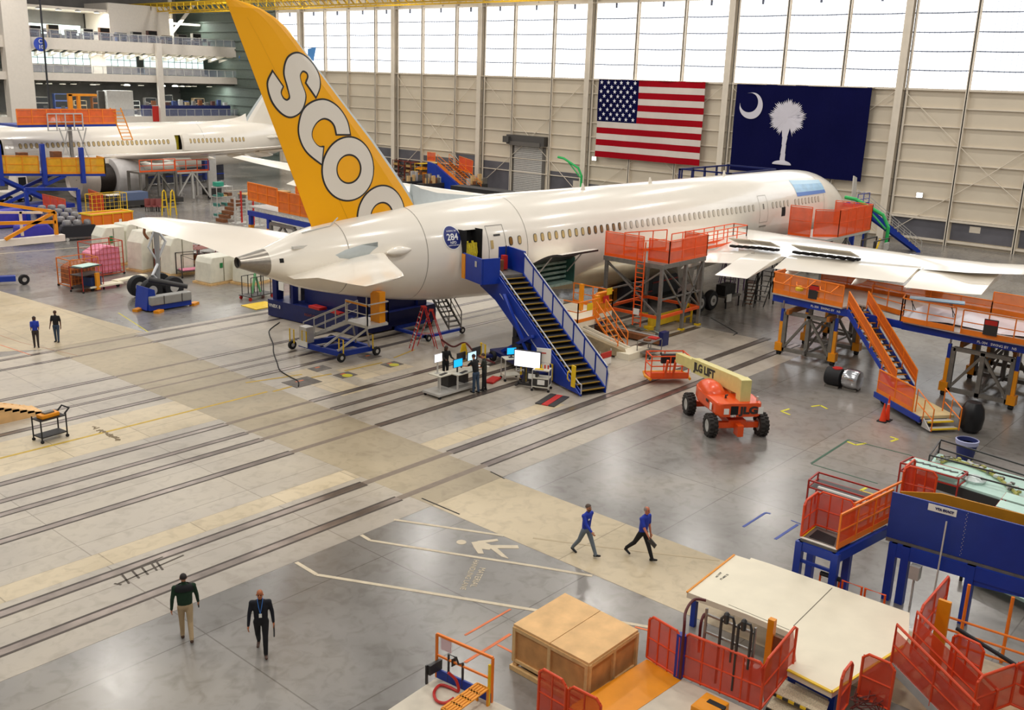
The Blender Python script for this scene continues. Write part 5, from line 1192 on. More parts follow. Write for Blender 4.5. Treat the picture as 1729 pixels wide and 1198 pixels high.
# ------------------------------------------------------------------ people
def capsule(bm_v, bm_f, tags, a, b, ra, rb, tagi, sy=1., n=12):
    """closed tapered capsule appended to vertex/face lists"""
    a, b = Vector(a), Vector(b); d = b - a
    if d.length < 1e-5: d = Vector((0, 0, 1e-3))
    z = d.normalized(); u = Vector((0, 1, 0)) - z * z.y
    if u.length < .1: u = Vector((1, 0, 0)) - z * z.x
    u.normalize(); w = z.cross(u); rings = []
    for t in (-80, -50, -25, 0): rings.append((a + z * ra * math.sin(math.radians(t)), ra * math.cos(math.radians(t))))
    for t in (0, 25, 50, 80): rings.append((b + z * rb * math.sin(math.radians(t)), rb * math.cos(math.radians(t))))
    base = len(bm_v)
    for c, r in rings:
        for k in range(n):
            q = 2 * PI * k / n; bm_v.append(c + u * (r * sy * math.cos(q)) + w * (r * math.sin(q)))
    R_ = len(rings)
    for i in range(R_ - 1):
        for k in range(n): bm_f.append([base + i * n + k, base + i * n + (k + 1) % n, base + (i + 1) * n + (k + 1) % n, base + (i + 1) * n + k])
    bm_f.append([base + k for k in range(n)][::-1]); bm_f.append([base + (R_ - 1) * n + k for k in range(n)])
    tags.append((a, b, (ra + rb) / 2 * max(1, sy * .9), tagi))
def person(label, loc, heading, look, thigh=(0, 0), knee=(0, 0), arm=(0, 0), elbow=(10, 10), spread=8, lean=2, head=(0, 0), scale=1., shirt=None, longsleeve=True, pants=None, skin=SKIN, shoes=None, hair='short', hairm=None, beard=False, female=False, held=None, bulk=1.):
    """arm/thigh swings in degrees, forward positive; order (left, right)"""
    A = T('person', label, 'person', loc, heading)
    r = math.radians
    v, f, tg = [], [], []
    SK, SH, PT, SO = 0, 1, 2, 3
    hip = Vector((0, 0, .93)); L = {}
    up = Vector((math.sin(r(lean)), 0, math.cos(r(lean))))
    chest = hip + up * .42; neck = hip + up * .57; hd = neck + Vector((math.sin(r(lean + head[0])) * .17, math.sin(r(head[1])) * .03, .155))
    lowest = 9
    legs = []
    for i, sd in ((0, 1), (1, -1)):
        h = hip + Vector((0, sd * .095, -.03)); a = r(thigh[i]); kn = h + Vector((math.sin(a), 0, -math.cos(a))) * .42; b = a - r(knee[i])
        an = kn + Vector((math.sin(b), 0, -math.cos(b))) * .41; ft = r(max(-35, min(25, thigh[i] * .7 - knee[i] * .75)))
        toe = an + Vector((math.cos(ft) * .17, sd * .02, math.sin(ft) * .17 - .035)); heel = an + Vector((-.04, 0, -.045))
        legs.append((h, kn, an, heel, toe)); lowest = min(lowest, heel.z - .04, toe.z - .03)
    dz = Vector((0, 0, -lowest))
    for h, kn, an, heel, toe in legs:
        h, kn, an, heel, toe = h + dz, kn + dz, an + dz, heel + dz, toe + dz
        capsule(v, f, tg, h, kn, .098, .068, PT); capsule(v, f, tg, kn, an + Vector((0, 0, .02)), .07, .055, PT)
        capsule(v, f, tg, heel, toe, .042, .034, SO, 1.15); capsule(v, f, tg, an, heel, .045, .045, SO)
    hip, chest, neck, hd = hip + dz, chest + dz, neck + dz, hd + dz
    wd = .9 if female else bulk
    capsule(v, f, tg, hip + Vector((0, 0, -.02)), hip + up * .12, .115, .115, PT, 1.3 * wd)
    capsule(v, f, tg, hip + up * .1, chest - up * .05, .125, .13, SH, 1.25 * wd); capsule(v, f, tg, chest - up * .05, chest + up * .06, .13, .11, SH, 1.45 * wd)
    capsule(v, f, tg, neck - up * .03, hd - Vector((0, 0, .05)), .058, .052, SK)
    hands = []
    for i, sd in ((0, 1), (1, -1)):
        s_ = chest + up * .08 + Vector((0, sd * .185 * wd, 0)); a = r(arm[i]); sp = math.sin(r(spread))
        el = s_ + Vector((math.sin(a), sd * sp, -math.cos(a))) * .29; b = a + r(elbow[i]); wr = el + Vector((math.sin(b), sd * sp * .4, -math.cos(b))) * .26
        capsule(v, f, tg, s_ + Vector((0, -sd * .05, -.01)), s_, .075, .07, SH)
        if longsleeve: capsule(v, f, tg, s_, el, .064, .05, SH); capsule(v, f, tg, el, wr, .05, .038, SH)
        else: capsule(v, f, tg, s_, s_.lerp(el, .75), .066, .06, SH); capsule(v, f, tg, s_.lerp(el, .75), el, .045, .042, SK); capsule(v, f, tg, el, wr, .042, .03, SK)
        dn = (wr - el).normalized(); hands.append((wr, dn, sd))
        capsule(v, f, tg, wr + dn * .03, wr + dn * .085, .032, .034, SK, .8)
    capsule(v, f, tg, hd + Vector((-.01, 0, .035)), hd + Vector((.012, 0, -.045)), .093, .07, SK, .86)
    # fuse everything into one continuous surface
    me = bpy.data.meshes.new('body_src'); me.from_pydata([tuple(p) for p in v], [], f); o = bpy.data.objects.new('body_src', me); col.objects.link(o)
    md = o.modifiers.new('r', 'REMESH'); md.mode = 'VOXEL'; md.voxel_size = .016
    md = o.modifiers.new('s', 'SMOOTH'); md.iterations = 4; md.factor = .5
    dg = bpy.context.evaluated_depsgraph_get(); me2 = bpy.data.meshes.new_from_object(o.evaluated_get(dg)); bpy.data.objects.remove(o)
    mats_ = [skin, shirt, pants, shoes or BLK]
    me2.materials.clear()
    for m_ in mats_: me2.materials.append(m_)
    mi = []
    for p in me2.polygons:
        c = p.center; best = 9; bi = 0
        for a, b, rr_, ti_ in tg:
            d = b - a; t = max(0, min(1, (c - a).dot(d) / max(1e-6, d.length_squared))); q = (c - (a + d * t)).length - rr_
            if q < best: best = q; bi = ti_
        mi.append(bi)
    me2.polygons.foreach_set('material_index', mi); me2.polygons.foreach_set('use_smooth', [True] * len(mi))
    # fingers, ears, nose joined to the same mesh
    g = M()
    for wr, dn, sd in hands:
        side = Vector((1, 0, 0)) - dn * dn.x; side.normalize(); n_ = dn.cross(side)
        for k in range(4):
            b0 = wr + dn * .1 + side * (.026 - .017 * k); L_ = (.07, .08, .075, .058)[k]; cv = n_ * sd * -.0 + side * 0
            inw = Vector((0, -sd, 0)); g.tube([b0, b0 + dn * L_ * .5 + inw * .006, b0 + dn * L_ * .85 + inw * .028], [.0095, .009, .007], 6)
        b0 = wr + dn * .045 + side * .03; g.tube([b0, b0 + side * .028 + dn * .03, b0 + side * .03 + dn * .06 + Vector((0, -sd * .01, 0))], [.012, .011, .008], 6)
    for sd in (-1, 1): g.lathe(hd + Vector((-.005, sd * .082, .0)), [(.008, -.01), (.022, -.006), (.024, .006), (.008, .01)], 'Y', 8)
    g.tube([hd + Vector((.085, 0, .025)), hd + Vector((.112, 0, -.012)), hd + Vector((.09, 0, -.022))], [.008, .016, .012], 6)
    g.tube([hd + Vector((.083, -.022, -.05)), hd + Vector((.093, 0, -.052)), hd + Vector((.083, .022, -.05))], .006, 5, m=1)
    hm = g.mesh('x', [skin, mat('lip', '8a4a3c', .5)])
    import bmesh
    bm = bmesh.new(); bm.from_mesh(me2); n0 = len(bm.faces); bm.from_mesh(hm); bm.faces.ensure_lookup_table()
    for q in list(bm.faces)[n0:]: q.material_index = 0; q.smooth = True
    bm.to_mesh(me2); bm.free()
    body = bpy.data.objects.new('body', me2); col.objects.link(body); body.parent = A
    g = M()
    for sd in (-1, 1):
        g.lathe(hd + Vector((.078, sd * .03, .018)), [(.003, -.01), (.011, 0), (.003, .012)], 'X', 8)
        g.bar(hd + Vector((.088, sd * .018, .036)), hd + Vector((.08, sd * .045, .038)), .007)
    g.build('eyes', mat('eye_dark', '241a16', .3), A)
    if hair != 'none':
        g = M(); n_, rows = 16, 7; ang0 = {'short': 1.75, 'long': 1.75, 'fringe': 1.6}[hair]
        for i in range(rows):
            for k in range(n_):
                def hp(i, k):
                    th = ang0 * i / rows * (1 if hair != 'fringe' else 1); ph = 2 * PI * k / n_; front = math.cos(ph)
                    th2 = th * (1 - .38 * max(0, front)) ; R_ = .1
                    if hair == 'fringe' : th2 = .75 + (1.9 - .75) * i / rows * (1 - .0 * front)
                    return hd + Vector((-.008 + (R_ + .003) * math.sin(th2) * math.cos(ph), .087 * math.sin(th2) * math.sin(ph), .03 + .102 * math.cos(th2) - (.0 if hair != 'long' else 0)))
                if hair == 'fringe' and math.cos(2 * PI * (k + .5) / n_) > .35: continue
                g.face([hp(i, k), hp(i + 1, k), hp(i + 1, k + 1), hp(i, k + 1)])
        if hair == 'long':
            rg = [[hd + Vector((-.045 - .02 * t + .07 * math.cos(q) * (1 - .2 * t), .105 * math.sin(q) * (1 - .1 * t), .06 - .1 * t)) for q in [2 * PI * j / 14 for j in range(14)]] for t in range(4)]
            g.loft(rg)
        g.build('hair', hairm or INK, A, smooth=True)
    if beard:
        g = M(); rg = [[hd + Vector((.02 + .075 * math.cos(q) * s_, .066 * math.sin(q) * s_, z)) for q in [-1.35 + 2.7 * j / 10 for j in range(11)]] for s_, z in ((1.0, -.03), (1.04, -.06), (.85, -.1), (.4, -.118))]
        g.loft(rg, closed=False, cap=False); g.build('beard', hairm or INK, A, smooth=True)
    A.scale = (scale,) * 3
    return A, dict(hands=hands, hd=hd, chest=chest, neck=neck, hip=hip)
def heading_to(a, b): d = G(*b) - G(*a); return math.atan2(d.y, d.x)
KHAKI = mat('khaki_cloth', 'b39a76', .8, nz=.08, ns=6); DGREEN = mat('dark_green_fleece', '17331f', .9, nz=.1, ns=6); NAVYC = mat('navy_cloth', '12141f', .85, nz=.1, ns=6); BLUC = mat('royal_blue_cloth', '1c37a8', .75, nz=.08, ns=6)
GRYC = mat('grey_cloth', '6b7680', .85, nz=.1, ns=6); BLKC = mat('black_cloth', '151518', .85, nz=.1, ns=6); JEAN = mat('denim', '34465c', .85, nz=.12, ns=6); BRNS = mat('brown_shoe', '4a3020', .5)
p = G(316, 1078)
gh = heading_to((316, 1078), (300, 960))
A, J = person('person in a dark green jacket and khaki trousers walking away, seen from behind', p, gh, None, (10, -12), (6, 14), (-8, 10), (12, 14), 14, 2, bulk=1.2, scale=1.04, shirt=DGREEN, pants=KHAKI, skin=SKIN, shoes=BRNS, hairm=mat('hair_dark_brown', '1e1512', .7))
g = M(); c = J['chest']; 
rg = [[c + Vector((.0 + .145 * math.cos(q) * s_, .232 * math.sin(q) * s_, z)) for q in [2 * PI * j / 20 for j in range(20)]] for s_, z in ((1.03, .0), (1.03, .07), (.93, .125), (.55, .165))]
g.loft(rg, cap=False); g.build('jacket_yoke', BLKC, A, smooth=True)
wr, dn, sd = J['hands'][1]; q_ = A.matrix_basis @ (wr + dn * .12)
H = T('phone', 'black handheld radio held by the person in the green jacket', 'radio', q_, gh); g = M(); g.b2((-.03, -.015, -.1), (.03, .015, .08)); g.build('radio_body', INK, H); g = M(); g.cyl((.015, 0, .08), (.015, 0, .15), .008, 6); g.build('antenna', INK, H)
gh = heading_to((443, 1105), (437, 1190))
A, J = person('bald person in dark clothes with a blue lanyard and white badge walking towards the camera', G(443, 1102), gh, None, (18, -16), (8, 22), (-6, 6), (14, 12), 13, 3, (12, 0), bulk=1.1, scale=1.03, shirt=NAVYC, pants=BLKC, skin=SKIN2, shoes=BRNS, hair='none')
g = M(); n_ = J['neck']; c = J['chest']; bx = c + Vector((.17, 0, -.2))
for sd in (-1, 1): g.tube([n_ + Vector((-.03, sd * .06, .03)), n_ + Vector((.06, sd * .06, 0)), c + Vector((.145, sd * .035, .02)), bx + Vector((-.005, 0, .06))], .008, 6)
g.build('lanyard', mat('lanyard_blue', '3b78c8', .6), A); g = M(); g.b2(bx + Vector((-.006, -.035, -.045)), bx + Vector((.006, .035, .055))); g.build('badge', PAPER, A)
wr, dn, sd = J['hands'][0]; q_ = A.matrix_basis @ (wr + dn * .12)
H = T('handheld_tool', 'dark tool with two handles hanging from the hand of the bald person with the lanyard', 'tool', q_, gh); g = M(); g.tube([(0, 0, .05), (0, 0, -.12), (.02, 0, -.28)], .02, 6); g.build('grip', INK, H); g = M(); g.tube([(0, 0, -.1), (.09, 0, -.26)], .013, 6); g.build('arm', INK, H)
gh = heading_to((985, 938), (1085, 985))
A, J = person('bearded person in a blue long-sleeved top and grey trousers striding along the cream aisle', G(987, 936), gh, None, (27, -24), (3, 12), (-18, 35), (14, 22), 7, 4, scale=1.0, shirt=BLUC, pants=GRYC, skin=SKIN, hair='short', hairm=mat('hair_grey_brown', '5a4a40', .7), beard=True)
g = M(); g.tube([J['hip'] + Vector((-.13, .16, .07)), J['hip'] + Vector((-.13, .16, -.03))], .05, 8); g.build('belt_pouch', BRN, A)
g = M(); c = J['chest']; g.box(c + Vector((.15, -.09, -.02)), (.01, .07, .05)); g.build('chest_print', PAPER, A)
A, J = person('balding person in a blue polo shirt and black trousers walking with a black folder', G(1082, 942), gh, None, (25, -30), (3, 14), (0, 32), (12, 12), 7, 7, (4, 0), scale=1.03, shirt=BLUC, longsleeve=False, pants=BLKC, skin=mat('skin_pinkish', 'c87a5c', .55, nz=.05), hair='fringe', hairm=mat('hair_grey', '8b8178', .7))
wr, dn, sd = J['hands'][1]; q_ = A.matrix_basis @ (wr + dn * .1)
H = T('folder', 'black folder held by the person in the blue polo shirt', 'folder', q_ + Vector((0, 0, -.02)), gh); g = M(); g.poly([(-.02, -.02, .1), (.26, -.02, -.06), (.19, -.02, -.2), (-.09, -.02, -.04)], .03, None, (0, 1, 0)); g.build('cover', INK, H)
A, J = person('person with long dark hair in a blue top with folded arms at the far left', G(62, 586), 4.3, None, (2, -2), (0, 0), (14, 14), (70, 70), 4, 0, scale=.93, shirt=BLUC, longsleeve=False, pants=mat('dark_leggings', '3a3230', .8), skin=SKIN3, hair='long', hairm=INK, female=True)
A, J = person('slim person in a black shirt and jeans standing beside the person in the blue top', G(97, 577), 3.9, None, (4, -3), (0, 3), (-4, 8), (14, 16), 12, 0, scale=.96, shirt=BLKC, longsleeve=False, pants=JEAN, skin=SKIN3, hair='short', hairm=mat('hair_brown', '4a3020', .7))
deskdir = math.atan2(.93, -.36)
A, J = person('person in a black shirt and jeans leaning over the computer desk', G(803, 663), heading_to((803, 663), (765, 650)), None, (3, -4), (0, 4), (48, 42), (28, 30), 6, 12, (10, 0), scale=1.04, shirt=BLKC, longsleeve=False, pants=JEAN, skin=SKIN, hair='short', hairm=mat('hair_brown2', '3a2820', .7))
A, J = person('person in dark olive clothes standing right of the computer desk with arms folded', G(817, 659), heading_to((817, 659), (770, 655)), None, (2, -3), (0, 2), (18, 18), (80, 80), 6, 3, (14, 0), scale=1.02, shirt=mat('olive_dark_cloth', '23271f', .85, nz=.1), longsleeve=False, pants=BLKC, skin=SKIN, hair='short', hairm=MATS['hair_brown2'])
A, J = person('person with dark curly hair behind the monitors of the computer desk', G(752, 640), heading_to((752, 640), (775, 655)), None, (2, -2), (0, 0), (35, 35), (50, 50), 6, 4, (10, 0), scale=.96, shirt=BLKC, pants=BLKC, skin=SKIN3, hair='long', hairm=INK)

# ------------------------------------------------------------------ computer desk and screens beside the stair
P0 = G(740, 672); A = T('computer_desk', 'grey computer workstation desk on a wheeled platform by the blue stair', 'desk', P0, 0.0)
g = M(); g.b2((-.2, -.25, .14), (2.3, .85, .24)); g.build('platform', LGT, A)
for x, y in ((-.1, -.2), (2.2, -.2), (-.1, .75), (2.2, .75)): g = M(); g.cyl((x, y - .03, .07), (x, y + .03, .07), .07, 10); g.build('caster', BLK, A)
g = M(); g.b2((.0, -.1, 1.0), (.75, .7, 1.05)); g.b2((.9, -.35, .95), (3.1, .5, 1.0)); g.build('desktop', mat('desk_cream', 'd8d4c4', .4), A)
for x, y, h in ((.1, 0, 1.0), (.6, .6, 1.0), (1.0, -.25, .95), (2.2, -.25, .95), (1.0, .4, .95), (2.2, .4, .95)): g = M(); g.b2((x - .03, y - .03, .24), (x + .03, y + .03, h)); g.build('leg', LGT, A)
g = M(); g.b2((.95, .3, .24), (1.5, .8, .85)); g.b2((2.0, .3, .24), (2.3, .9, .8)); g.build('computer_tower', INK, A)
def monitor(label, loc, rz, w=.55, h=.34, scr=None, z=.3, frame=INK):
    A = T('monitor', label, 'monitor', loc, rz); g = M(); g.b2((-w / 2, -.02, z), (w / 2, .03, z + h)); g.build('casing', frame, A)
    o = col.objects[-1]; g = M(); g.b2((-w / 2 + .02, -.026, z + .02), (w / 2 - .02, -.02, z + h - .02)); g.build('screen', scr or INK, o)
    g = M(); g.b2((-.03, 0, .01), (.03, .05, z + .1)); g.b2((-.12, -.08, 0), (.12, .12, .02)); g.build('stand', frame, A); return A
dz = 1.0
monitor('monitor with a bright cyan screen on the computer desk', P0 + Vector((1.25, .0, dz - .05)), .0, .6, .4, SCR)
monitor('boxy grey monitor with a small lit screen on the left end of the desk', P0 + Vector((.3, .35, 1.05)), .0, .5, .4, SCW, .55, LGT)
monitor('monitor showing dark shapes on a pale screen on the computer desk', P0 + Vector((2.45, .25, dz - .05)), .0, .6, .42, mat('screen_pale', 'b9dcf4', .3, emit=.8), .35)
A = monitor('black monitor seen from behind left of the pale screen', P0 + Vector((1.9, .42, dz - .05)), 3.2, .6, .4, None, .4)
A = monitor('black monitor seen from behind at the back right of the desk', P0 + Vector((2.95, .42, dz - .05)), 3.2, .6, .42, None, .45)
for x, y, lb in ((1.45, -.2, 'black keyboard at the front of the computer desk'), (.4, .1, 'black keyboard on the left end of the computer desk')):
    A = T('keyboard', lb, 'keyboard', P0 + Vector((x, y, .995 if x > 1 else 1.045)), .2); g = M(); g.b2((-.25, -.08, .005), (.25, .08, .03)); g.build('keys', INK, A)
A = T('paper_stack', 'white papers lying on the right end of the computer desk', 'papers', P0 + Vector((2.7, -.15, 1.0)), .3); g = M(); g.b2((-.15, -.2, 0), (.15, .2, .02)); g.build('sheets', PAPER, A)
P1 = G(889, 654); A = T('large_display', 'large white lit display screen on a black wheeled stand by the blue stair', 'screen', P1, -1.2)
g = M(); g.b2((-.68, -.04, 1.0), (.68, .04, 1.85)); g.build('bezel', INK, A); g = M(); g.b2((-.64, -.05, 1.04), (.64, -.04, 1.81)); g.build('screen', SCW, A)
g = M(); g.b2((-.2, .04, .2), (-.1, .12, 1.5)); g.b2((.1, .04, .2), (.2, .12, 1.5)); g.build('column', INK, A); g = M(); g.b2((-.5, -.3, .1), (-.4, .4, .2)); g.b2((.4, -.3, .1), (.5, .4, .2)); g.b2((-.5, 0, .1), (.5, .1, .2)); g.build('foot', INK, A)
g = M(); g.b2((.05, -.25, .5), (.6, .05, .85)); g.b2((.15, -.27, .55), (.5, -.25, .8), 1); g.build('side_box', [INK, PAPER], A)
text('IGSM', .2, frame_m((-.35, -.06, .85), (1, 0, 0), (0, 0, 1)), PAPER, A, 'lettering')
A = cart('monitor_cart', 'narrow white cart with a small cyan monitor left of the large display', G(862, 640) + Vector((0, 0, 0)), -.5, .8, .6, 1.1, LGT, (.25, 1.08), mat('desk_cream', 'd8d4c4'))
monitor('small cyan-lit monitor on the narrow white cart', G(862, 640) + Vector((0, 0, 1.12)), -.5, .5, .36, SCR, .15)
A = cart('notice_cart', 'white cart with a tall notice board in front of the blue stair', G(914, 658), -1.1, .8, .6, 1.05, LGT, (.2, .62, 1.02), mat('desk_cream', 'd8d4c4'))
g = M(); g.b2((-.35, .22, 1.3), (.35, .26, 2.0)); g.b2((-.3, .2, 1.05), (.3, .24, 1.28)); g.build('notice_board', PAPER, A)
g = M(); g.b2((-.12, .2, 1.75), (.12, .21, 1.8)); g.build('red_print', RED, A)
g = M(); g.b2((-.38, -.28, .3), (.38, .2, .6)); g.b2((-.15, -.3, .34), (.2, -.28, .58), 1); g.build('equipment_box', [INK, PAPER], A)
g = M(); 
for k, (x, m_) in enumerate(((-.2, 0), (-.05, 1), (.12, 0), (.28, 0))): g.cyl((x, .05, 1.06), (x, .05, 1.24), .035, 8, m_)
g.b2((-.3, -.25, 1.06), (.1, -.05, 1.09), 1); g.build('bottles', [RED, YLW], A)
A = T('cable_ramp', 'black and red cable protector mat on the floor beside the rail', 'mat', G(932, 676), .25); g = M()
for k in range(3): g.b2((-.85, -.5 + k * .33, .012), (.85, -.2 + k * .33, .05), 1 if k == 1 else 0)
g.build('mat', [INK, RED], A)
A = T('red_bag', 'red flat bag lying on the floor behind the two people at the desk', 'bag', G(832, 643), .3); g = M(); g.b2((-.5, -.25, 0), (.5, .25, .12)); g.build('bag', RED, A, bevel=.04)
for k, (x, y) in enumerate(((822, 622), (900, 606))):
    pass
A = T('warning_tag', 'yellow triangular warning tag hanging on the red hose near the ladder', 'sign', G(783, 603), 0); g = M(); g.poly([(-.32, 0, .1), (.32, 0, .1), (.12, 0, .75), (-.12, 0, .75)], .05, None, (0, 1, 0)); g.build('tag_board', YLW, A)
A = T('red_hose', 'dark red hose running from the stepladder to the blue stair base', 'hose', G(745, 588)); O = A.location; g = M(O); g.tube(catmull([G(745, 588) + Vector((0, 0, .5)), G(765, 594) + Vector((0, 0, .3)), G(785, 600) + Vector((0, 0, .7)), G(805, 610) + Vector((0, 0, .35)), G(835, 622) + Vector((0, 0, .3))], 6), .05, 6); g.build('hose', mat('hose_dark_red', '5a1a1c', .5), A)
A = T('power_cable', 'black power cable snaking across the rails from the blue unit', 'cable', G(470, 545)); O = A.location; g = M(O); g.tube(catmull([G(*q, .03) for q in ((472, 544), (456, 556), (455, 565), (461, 580), (462, 595), (468, 612), (473, 625), (490, 636), (503, 643), (504, 652))], 6), .03, 6); g.build('cable', BLK, A)
# ------------------------------------------------------------------ small cart and plywood ramp at the left edge
A = cart('utility_cart', 'black plastic utility cart carrying a yellow tool case on the rail floor', G(86, 740), .12, 1.05, .6, 1.0, BLK, (.2, .88), mat('cart_black', '1c1716', .6))
g = M(); g.tube([(.5, -.25, .95), (.72, -.25, 1.15), (.72, .25, 1.15), (.5, .25, .95)], .035, 6); g.build('push_handle', BLK, A)
A = T('tool_case', 'yellow and grey tool case lying on the black utility cart', 'case', G(86, 740) + Vector((-.02, 0, .92)), .15); g = M(); g.b2((-.38, -.2, 0), (.38, .2, .16)); g.build('case', AMB, A, bevel=.03); g = M(); g.b2((-.2, -.12, .16), (.2, .12, .22)); g.build('lid_tray', STG, A)
A = T('wooden_wedge', 'plywood stepped wedge ramp at the left edge of the floor', 'wedge', G(20, 705)); g = M(); 
g.poly([(-1.6, -.5, 0), (1.0, -.5, 0), (1.0, -.5, .15), (.2, -.5, .45), (-1.6, -.5, 1.05)], .06, None, (0, 1, 0)); g.poly([(-1.6, .5, 0), (1.0, .5, 0), (1.0, .5, .15), (.2, .5, .45), (-1.6, .5, 1.05)], .06, None, (0, 1, 0))
for k in range(9): g.box((.9 - k * .3, 0, .14 + k * .1), (.28, 1.0, .1))
g.build('ramp', [PLY], A)
# ------------------------------------------------------------------ plywood crate
A = T('plywood_crate', 'large plywood shipping crate on a pallet in the foreground', 'crate', (17.15, 12.2), 0); 
def cr(px, py, z): return G(px, py, z)
c0, c1, c2, c3 = Vector((16.62, 13.98, 0)), Vector((16.55, 11.62, 0)), Vector((18.55, 11.62, 0)), Vector((18.7, 14.02, 0))
O = A.location
def quadbox(g, q, z0, z1, m_=0): g.poly([Vector((p.x, p.y, z0)) for p in q], z1 - z0, m_)
ctr = (c0 + c1 + c2 + c3) / 4
def grow(k): return [ctr + (p - ctr) * k for p in (c0, c1, c2, c3)]
g = M(O); quadbox(g, grow(.985), .26, 1.18); g.build('side_panels', PLYS, A)
g = M(O); q = grow(1.01); h0, h1 = q[0].lerp(q[1], .5), q[3].lerp(q[2], .5)
quadbox(g, [q[0], h0.lerp(q[0], .008), h1.lerp(q[3], .008), q[3]], 1.18, 1.25); quadbox(g, [h0.lerp(q[1], .008), q[1], q[2], h1.lerp(q[2], .008)], 1.18, 1.25); g.build('lid', PLY, A)
for a_, b_ in ((0, 1), (1, 2)):
    q = grow(1.0); p, r_ = q[a_], q[b_]; g = M(O)
    for t in (0.015, .5, .985): c = p.lerp(r_, t); g.bar((c.x, c.y, .24), (c.x, c.y, 1.18), .09, .09)
    g.bar((p.x, p.y, 1.14), (r_.x, r_.y, 1.14), .07, .09); g.bar((p.x, p.y, .27), (r_.x, r_.y, .27), .07, .08); g.build('batten', PINE, A)
g = M(O)
for t in (.04, .5, .96):
    q = grow(1.02); a_, b_ = q[0].lerp(q[1], t), q[3].lerp(q[2], t); g.bar((a_.x, a_.y, .15), (b_.x, b_.y, .15), .12, .1)
q = grow(1.03)
for a_, b_ in ((0, 1), (3, 2)): g.bar((q[a_].x, q[a_].y, .07), (q[b_].x, q[b_].y, .07), .12, .12)
g.bar((*((q[1] + q[2]) / 2).xy, .07), (*((q[0] + q[3]) / 2).xy, .07), .12, .12); g.build('pallet', PINE, A)
# ------------------------------------------------------------------ foreground platforms
A = T('low_platform', 'cream low platform with an orange rail and red hose at the bottom of the frame', 'platform', G(740, 1180, .5) * 1); A.location.z = 0; O = A.location
zf = .5
g = M(O); g.poly([G(652, 1200, zf), G(738, 1143, zf), G(845, 1188, zf), G(900, 1215, zf), G(800, 1290, zf)], -.5 + .02); g.build('deck', CONC, A)
g = M(O); a_, b_ = G(737, 1142, zf), G(830, 1185, zf)
g.bar(a_ + Vector((0, 0, .12)), b_ + Vector((0, 0, .12)), .05, .24); g.build('kick_plate', BLU, A)
guard(A, [a_, b_], 1.15, ORG2, None, 2.5, o=O, toe=0)
g = M(O); c = a_.lerp(b_, .08) + Vector((0, 0, .95)); d = (b_ - a_).normalized(); g.bar(c, c + d * .3, .02, .3); g.build('paper_sign', mat('paper_pinkish', 'e6c8cc', .7), A)
g = M(O); q = a_.lerp(b_, .22)
g.tube([q, q + Vector((0, 0, .75)), q + d * .22 + Vector((0, 0, .75)), q + d * .3 + Vector((0, 0, .6)), q + d * .42 + Vector((0, 0, .68)), q + d * .42], .028, 8); g.b2(q + d * .1 + Vector((-.06, -.06, .5)), q + d * .2 + Vector((.06, .06, .7))); g.build('valve_manifold', INK, A)
g = M(O); q = a_.lerp(b_, .02) + Vector((-.05, 0, 0)); g.b2(q + Vector((-.3, -.1, .25)), q + Vector((.1, -.02, .5))); g.b2(q + Vector((-.34, -.02, 0)), q + Vector((-.28, .02, .5))); g.build('outlet_box', INK, A)
A2 = T('red_hose', 'bright red air hose coiled on the cream platform beside the yellow slatted step', 'hose', G(745, 1165, zf)); O2 = A2.location; g = M(O2)
hp_ = [G(757, 1135, 1.0), G(770, 1148, .8), G(774, 1166, zf + .05), G(760, 1160, zf + .05), G(743, 1156, zf + .05), G(733, 1168, zf + .05), G(737, 1182, zf + .05), G(752, 1186, zf + .05), G(766, 1178, zf + .08)]
g.tube(catmull(hp_, 6), .035, 8); g.build('hose', RED, A2)
A = T('slatted_step', 'yellow slatted steel step bench on the cream platform', 'step', G(790, 1180, .5)); O = A.location
z1 = .95; qa, qb, qc, qd = G(735, 1188, z1), G(806, 1153, z1), G(824, 1162, z1), G(765, 1205, z1)
qa = qd + (qb - qc) * 1.0
g = M(O)
for k in range(5):
    t = k / 4; p_, r_ = qb.lerp(qc, t), qa.lerp(qd, t); g.bar(p_, r_, .055, .03)
for k in range(5):
    t = k / 4; g.bar(qb.lerp(qa, t), qc.lerp(qd, t), .05, .03)
g.build('slats', AMB, A)
for p_ in (qb, qc, qa, qd): g = M(O); g.bar(p_, Vector((p_.x, p_.y, .48)), .05); g.build('leg', AMB, A)
g = M(O); p_ = G(825, 1190, .5); g.bar(p_, p_ + Vector((0, 0, 1.05)), .05); g.build('upright', YLW, A)

